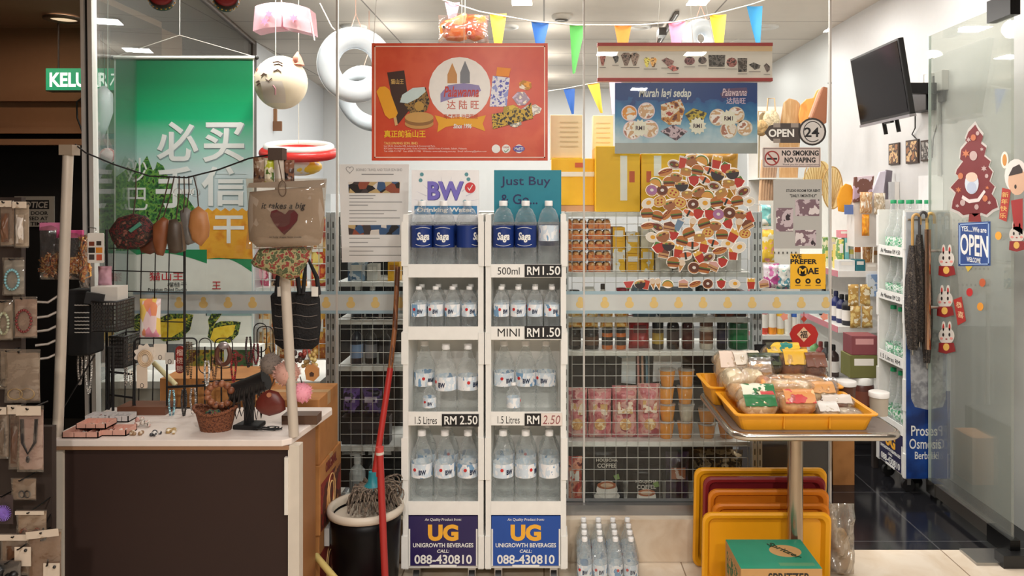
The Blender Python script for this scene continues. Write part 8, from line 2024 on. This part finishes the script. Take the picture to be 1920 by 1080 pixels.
# ================================================================= bunting, inflatables and lanterns under the ceiling
def bunting(label, pts, Y, flags):
    t = thing('bunting', label, 'bunting', tuple(PT(pts[len(pts) // 2][0], pts[len(pts) // 2][1] + 30, Y)))
    B().tube([PT(a, c, Y) for a, c in pts], .004, 5).make('string', mat((236, 234, 228), .6), t)
    for (x0, x1, y0, y1, xm, c) in flags:
        def fn(u, v):
            k = v
            xa, xb = x0 + (xm - 2 - x0) * k, x1 + (xm + 2 - x1) * k
            p = PT(xa + (xb - xa) * u, y0 + (y1 - y0) * v, Y)
            p.y += .012 * math.sin(3 * u + 2 * v)
            return p
        B().grid(fn, 6, 8, thick=.0015).make('flag', mat(c, .6), t, 'pennant of another colour than its neighbours')
bunting('near string of coloured pennants hung above the red poster and menu strip', [(760, -30), (830, 0), (900, 22), (1000, 40), (1080, 47), (1200, 47), (1270, 41), (1350, 24), (1410, 8), (1470, -12)], 4.3,
        [(834, 862, 4, 62, 848, (226, 190, 214)), (918, 950, 25, 118, 934, (232, 190, 60)), (996, 1030, 40, 112, 1012, (30, 96, 176)), (1068, 1098, 47, 138, 1076, (80, 170, 80)), (1152, 1184, 48, 118, 1168, (236, 136, 50)), (1253, 1285, 40, 116, 1268, (236, 130, 160)), (1330, 1362, 27, 112, 1350, (246, 200, 50)), (1400, 1430, 11, 86, 1422, (40, 140, 196))])
bunting('far string of pennants deeper in the shop above the card cartons', [(840, 140), (1020, 172), (1060, 166), (1100, 158), (1150, 150), (1240, 128), (1420, 60), (1460, 18)], 6.6, [(1056, 1078, 166, 214, 1074, (36, 90, 170)), (1100, 1124, 156, 212, 1128, (240, 190, 60)), (1142, 1166, 150, 214, 1150, (236, 190, 210))])
bunting('short faint string of pennants behind the white swim ring', [(560, 80), (630, 96), (680, 100), (720, 98), (960, 120), (1010, 131)], 8.2, [(636, 656, 97, 122, 646, (236, 170, 170)), (660, 680, 99, 124, 670, (150, 160, 226)), (686, 706, 99, 122, 696, (236, 190, 200))])
def strand(b, px, py0, Y, z1=None): b.tube([PT(px, py0, Y), (X(px, Y), Y, z1 or CZ)], .0025, 4)
inflw = mat((226, 234, 242), .25, var=.02, coat=.3)
def ring(label, cx, cy, R_, r_, Y, m, tilt, hang=True, squash=1.0):
    t = thing('swim_ring', label, 'inflatable ring', tuple(PT(cx, cy + R_ + r_, Y)), 'inflatable rings under the ceiling')
    RR, rr = W(R_, Y), W(r_, Y)
    b = B(); b.M = Matrix.Translation(PT(cx, cy, Y)) @ Euler((PI / 2 + tilt[0], 0, tilt[1])).to_matrix().to_4x4()
    b.tube([(RR * math.cos(a), RR * squash * math.sin(a), 0) for a in [2 * PI * i / 48 for i in range(48)]], rr, 16, True)
    b.make('ring_body', m, t)
    b = B(); b.M = Matrix.Translation(PT(cx, cy, Y)) @ Euler((PI / 2 + tilt[0], 0, tilt[1])).to_matrix().to_4x4()
    b.tube([((RR + rr) * math.cos(a), (RR + rr) * squash * math.sin(a), 0) for a in [2 * PI * i / 48 for i in range(48)]], .004, 4, True)
    b.make('weld_seam', mat((236, 240, 244), .3), t)
    if hang:
        b = B()
        for q in (-10, 12): b.tube([PT(cx + q, cy - R_ - r_ + 4, Y), (X(cx, Y), Y, Z(cy - R_ - r_ - 26, Y)), (X(cx, Y), Y, CZ)], .003, 4)
        b.make('hanging_tape', mat((236, 190, 170), .5), t)
ring('big white inflatable swim ring hung left of the red poster', 667, 122, 50, 20, 4.9, inflw, (.15, .35))
ring('second white inflatable ring hanging lower behind the big one', 692, 186, 50, 15, 5.6, inflw, (.5, -.3))
ring('white inflatable ring half hidden behind the menu strip', 1314, 72, 22, 14, 4.9, inflw, (.1, .2))
# pink pleated inflatable box, goldfish bag, cat lantern
Y = 4.2
pk_ = thing('inflatable_armband', 'pink translucent inflatable with crab prints hung over the glass joint', 'inflatable', tuple(PT(528, 63, Y)))
pinkc = clear((246, 206, 216), .62, .10, .1, .3, 12, edge=.3)
b = B()
for (a, c, y0a, y0c) in ((476, 529, 12, 4), (529, 582, 4, 16)):
    def fn(u, v, a=a, c=c, y0a=y0a, y0c=y0c):
        p = PT(a + (c - a) * u + (2 - 4 * v) * (1 if a < 500 else -1) * (1 if u in (0, 1) else 0), (y0a + (y0c - y0a) * u) + 46 * v, Y)
        p.y += -.05 * math.sin(PI * u) * (.5 + math.sin(PI * v) * .5)
        return p
    b.grid(fn, 8, 8, thick=.12)
b.make('chamber', pinkc, pk_)
for cx, cy in ((496, 40), (504, 26), (550, 34)):
    b = B(); pts = [(cx + (9 if i % 2 else 4) * math.cos(PI * i / 6), cy + (9 if i % 2 else 4) * math.sin(PI * i / 6)) for i in range(12)]
    b.prism(outline(pts, Y - .07), Y - .07, Y - .068); b.make('crab_print', mat((226, 110, 140), .4), pk_)
b = B(); b.tube([PT(528, 6, Y), (X(528, Y), Y, CZ)], .003, 4); b.tube([PT(580, 18, Y), PT(590, 76, Y)], .004, 4); b.tube([PT(600, 6, Y), PT(622, 50, Y), PT(628, 56, Y)], .004, 4); b.make('hanging_tape', mat((240, 220, 216), .5), pk_)
Y = 4.05
gf = thing('inflatable_goldfish', 'orange goldfish shaped inflatables hung above the red poster', 'inflatable', tuple(PT(868, 80, Y)))
gm = blotch([(236, 120, 40), (244, 150, 70), (226, 96, 30), (246, 190, 130)], 9, .25, coat=.4)
for k, pts in enumerate(([(822, 50), (832, 40), (852, 34), (872, 24), (878, 30), (872, 50), (876, 74), (862, 78), (838, 76), (826, 64)], [(866, 34), (892, 28), (910, 30), (914, 46), (908, 72), (890, 78), (872, 70), (866, 52)])):
    pouch('', '', pts, Y + .08 * k, .1, gm, parent=gf, seed=k).name = 'fish_body'
for cx, cy in ((832, 50), (880, 62)):
    B().sph(PT(cx, cy, Y - .05), .011, 10, 7).make('eye', WHITE, gf); B().sph(PT(cx, cy, Y - .059), .006, 8, 6).make('pupil', INK, gf)
B().pillow(W(96, Y), W(54, Y), .24, (X(868, Y), Y + .03, Z(80, Y)), .1, .2, 6).make('clear_bag', clear((250, 240, 236), .10, .10, .1, .9, 10, edge=.35), gf)
b = B()
for px in (866, 872): strand(b, px, 26, Y)
b.make('hanging_cord', OFFW, gf)
Y = 3.9
ct = thing('cat_lantern', 'round cream paper lantern with a sleeping cat face beside the banner', 'lantern', tuple(PT(527, 205, Y)))
c0 = PT(527, 155, Y)
B().sph(c0, (W(49, Y), W(40, Y), W(50, Y)), 28, 18).make('lantern_body', mat((240, 226, 200), .5, var=.03), ct)
for s, (px, py) in ((-1, (492, 138)), (1, (560, 116))):
    p = PT(px, py, Y); e = B()
    e.lathe([(.035, -.02), (.02, .02), (.0, .05)], (p.x, p.y - .02, p.z), 14); e.make('ear', mat((236, 200, 170) if s < 0 else (226, 150, 130), .5), ct)
    B().sph((p.x, p.y - .05, p.z + .006), (.014, .01, .018), 10, 7).make('inner_ear', mat((206, 130, 110), .5), ct)
def onb(px, py, q=1.0):
    x, z = X(px, Y) - c0.x, Z(py, Y) - c0.z
    k = max(0, 1 - (x / W(49, Y)) ** 2 - (z / W(50, Y)) ** 2)
    return (c0.x + x, c0.y - W(40, Y) * math.sqrt(k) * 1.0 - .003, c0.z + z)
dkl = mat((120, 96, 92), .5)
for a in ([(502, 148), (508, 143), (514, 146)], [(526, 140), (534, 136), (540, 141)], [(498, 156), (490, 158)], [(500, 160), (492, 164)], [(512, 154), (518, 158), (524, 153)], [(522, 122), (532, 120), (540, 124)], [(525, 127), (534, 125), (541, 129)]):
    B().tube([onb(*p) for p in a], .0028, 5).make('drawn_line', dkl, ct)
b = B(); b.M = None
for r in (0,):
    o = B().grid(lambda u, v: onb(500 + 42 * u + 4 * math.sin(v * 3), 158 + 38 * v), 8, 8).make('pale_face_patch', mat((230, 218, 206), .5), ct)
B().tube([onb(526, 166), onb(530, 172), onb(528, 182)], .004, 5).make('drawn_line', mat((206, 150, 160), .5), ct)
b = B(); strand(b, 517, 106, Y); b.make('hanging_cord', OFFW, ct)
for k, px in enumerate((303, 424)):
    Yl = 3.3
    cy = (-4, -2)[k]
    t = thing('red_lantern', 'flat red drum lantern with a black rim at the ceiling, %s' % ('nearer the glass post' if k == 0 else 'nearer the pink inflatable'), 'lantern', tuple(PT(px, cy + 26, Yl)), 'red drum lanterns')
    p = PT(px, cy, Yl); r = W(23, Yl)
    b = B(); b.M = Matrix.Translation(p) @ Euler((-.35, 0, .35)).to_matrix().to_4x4()
    b.lathe([(0, -.02), (r * .7, -.022), (r * .93, -.014), (r * .93, .01), (0, .01)], (0, 0, 0), 28, True, 'y'); b.make('red_face', mat((130, 24, 28), .5), t)
    b = B(); b.M = Matrix.Translation(p) @ Euler((-.35, 0, .35)).to_matrix().to_4x4()
    b.lathe([(r * .92, -.018), (r, -.012), (r * 1.0, .02), (r * .9, .02)], (0, 0, 0), 28, True, 'y', caps=False); b.make('rim', mat((40, 28, 22), .35, .3), t)
    b = B(); b.M = Matrix.Translation(p) @ Euler((-.35, 0, .35)).to_matrix().to_4x4()
    for i in range(20): b.sph((r * 1.0 * math.cos(i * PI / 10), .005, r * 1.0 * math.sin(i * PI / 10)), .004, 6, 4)
    b.make('brass_stud', mat((196, 150, 70), .3, .8), t)
    b = B(); b.tube([tuple(p + Vector((0, 0, r * .9))), (p.x, p.y, 2.76)], .002, 4); b.make('hanging_cord', INK, t)
# white rabbit shaped inflatable at the glass left of the banner, red and white toy under the cat lantern
Y = 4.25
pouch('inflatable_toy', 'long pale lilac inflatable hanging between the glass post and the banner', [(184, 168), (196, 160), (207, 172), (206, 210), (198, 240), (189, 262), (182, 252), (180, 210)], Y, .12, mat((226, 214, 226), .3), 'inflatable', hang=(192, 60))
Y = 4.55
t = thing('inflatable_boat', 'red and white inflatable toy above the yellow packets beside the slotted upright', 'inflatable', tuple(PT(560, 305, Y)))
b = B(); b.tube([PT(497 + 62 + 64 * math.cos(a), 287 - 8 * math.sin(a), Y + .12 * math.sin(a)) for a in [2 * PI * i / 30 for i in range(30)]], W(10, Y), 12, True); b.make('red_tube', mat((196, 44, 40), .3), t)
b = B(); b.tube([PT(560 + 60 * math.cos(a), 276 - 7 * math.sin(a), Y + .12 * math.sin(a)) for a in [2 * PI * i / 30 for i in range(30)]], W(7, Y), 12, True); b.make('white_tube', mat((232, 230, 228), .3), t)
b = B(); b.M = None
b.sph(PT(560, 312, Y + .02), (W(44, Y), .12, W(18, Y)), 16, 9); b.make('packed_floor', blotch([(206, 60, 50), (240, 190, 50), (226, 214, 206)], 7, .35), t)
strand_ = B(); strand(strand_, 560, 270, Y); strand_.make('hanging_cord', OFFW, t)
t = thing('inflatable_ring', 'small red striped inflatable seen between post and banner', 'inflatable', tuple(PT(202, 305, 4.4)))
B().sph(PT(202, 292, 4.4), (.045, .04, .045), 14, 9).make('ring_body', blotch([(196, 60, 70), (226, 190, 190)], 30, .4, stretch=(1, 1, .1)), t)
b = B(); strand(b, 202, 280, 4.4); b.make('hanging_cord', OFFW, t)
sd = thing('smoke_detector', 'round white smoke detector on the shop ceiling above the red poster', 'smoke detector', (X(1053, 5.75), 5.75, CZ))
B().lathe([(.075, 0), (.072, -.02), (.045, -.035), (0, -.036)], tuple(sd.location), 22).make('housing', mat((214, 208, 200), .5), sd)
B().lathe([(.05, -.028), (.052, -.034), (.03, -.04)], tuple(sd.location), 18, caps=False).make('vent_ring', mat((90, 86, 82), .5), sd)
tl = thing('track_rail', 'slim dark ceiling track with clips running deep above the menu strip', 'ceiling track', (X(1240, 6), 6.2, CZ - .02))
B().tube([(X(1270, 5.6), 5.6, CZ - .012), (X(1215, 7.6), 7.6, CZ - .012)], .02, 4).make('rail', mat((90, 84, 80), .4), tl)
for y in (6.0, 6.9): B().box(X(1240, 6.2) - .05, X(1240, 6.2) + .01, y, y + .12, CZ - .09, CZ - .03).make('clip', mat((60, 56, 54), .4), tl)
wbk = thing('wall_ornament', 'brown wooden wall ornament with hooks below the cat lantern', 'ornament', (-2.58, 7.6, Z(246, 7.3)))
B().box(X(509, 7.3), X(520, 7.3), 7.28, 7.3, Z(240, 7.3), Z(204, 7.3)).make('wood_plate', mat((150, 104, 66), .5), wbk); B().box(X(514, 7.3), X(530, 7.3), 7.26, 7.29, Z(246, 7.3), Z(228, 7.3)).make('wood_step', mat((130, 86, 54), .5), wbk)
B().box(X(509, 7.3), X(512, 7.3), 7.3, 7.34, Z(240, 7.3), Z(200, 7.3)).make('wall_bracket', mat((120, 90, 60), .5), wbk)
B().box(X(536, 8.6), X(552, 8.6), 8.58, 8.6, Z(230, 8.6), Z(204, 8.6)).make('wall_notice', mat((206, 206, 206), .5), label='small grey notice on the far white wall below the cat lantern', cat='notice')
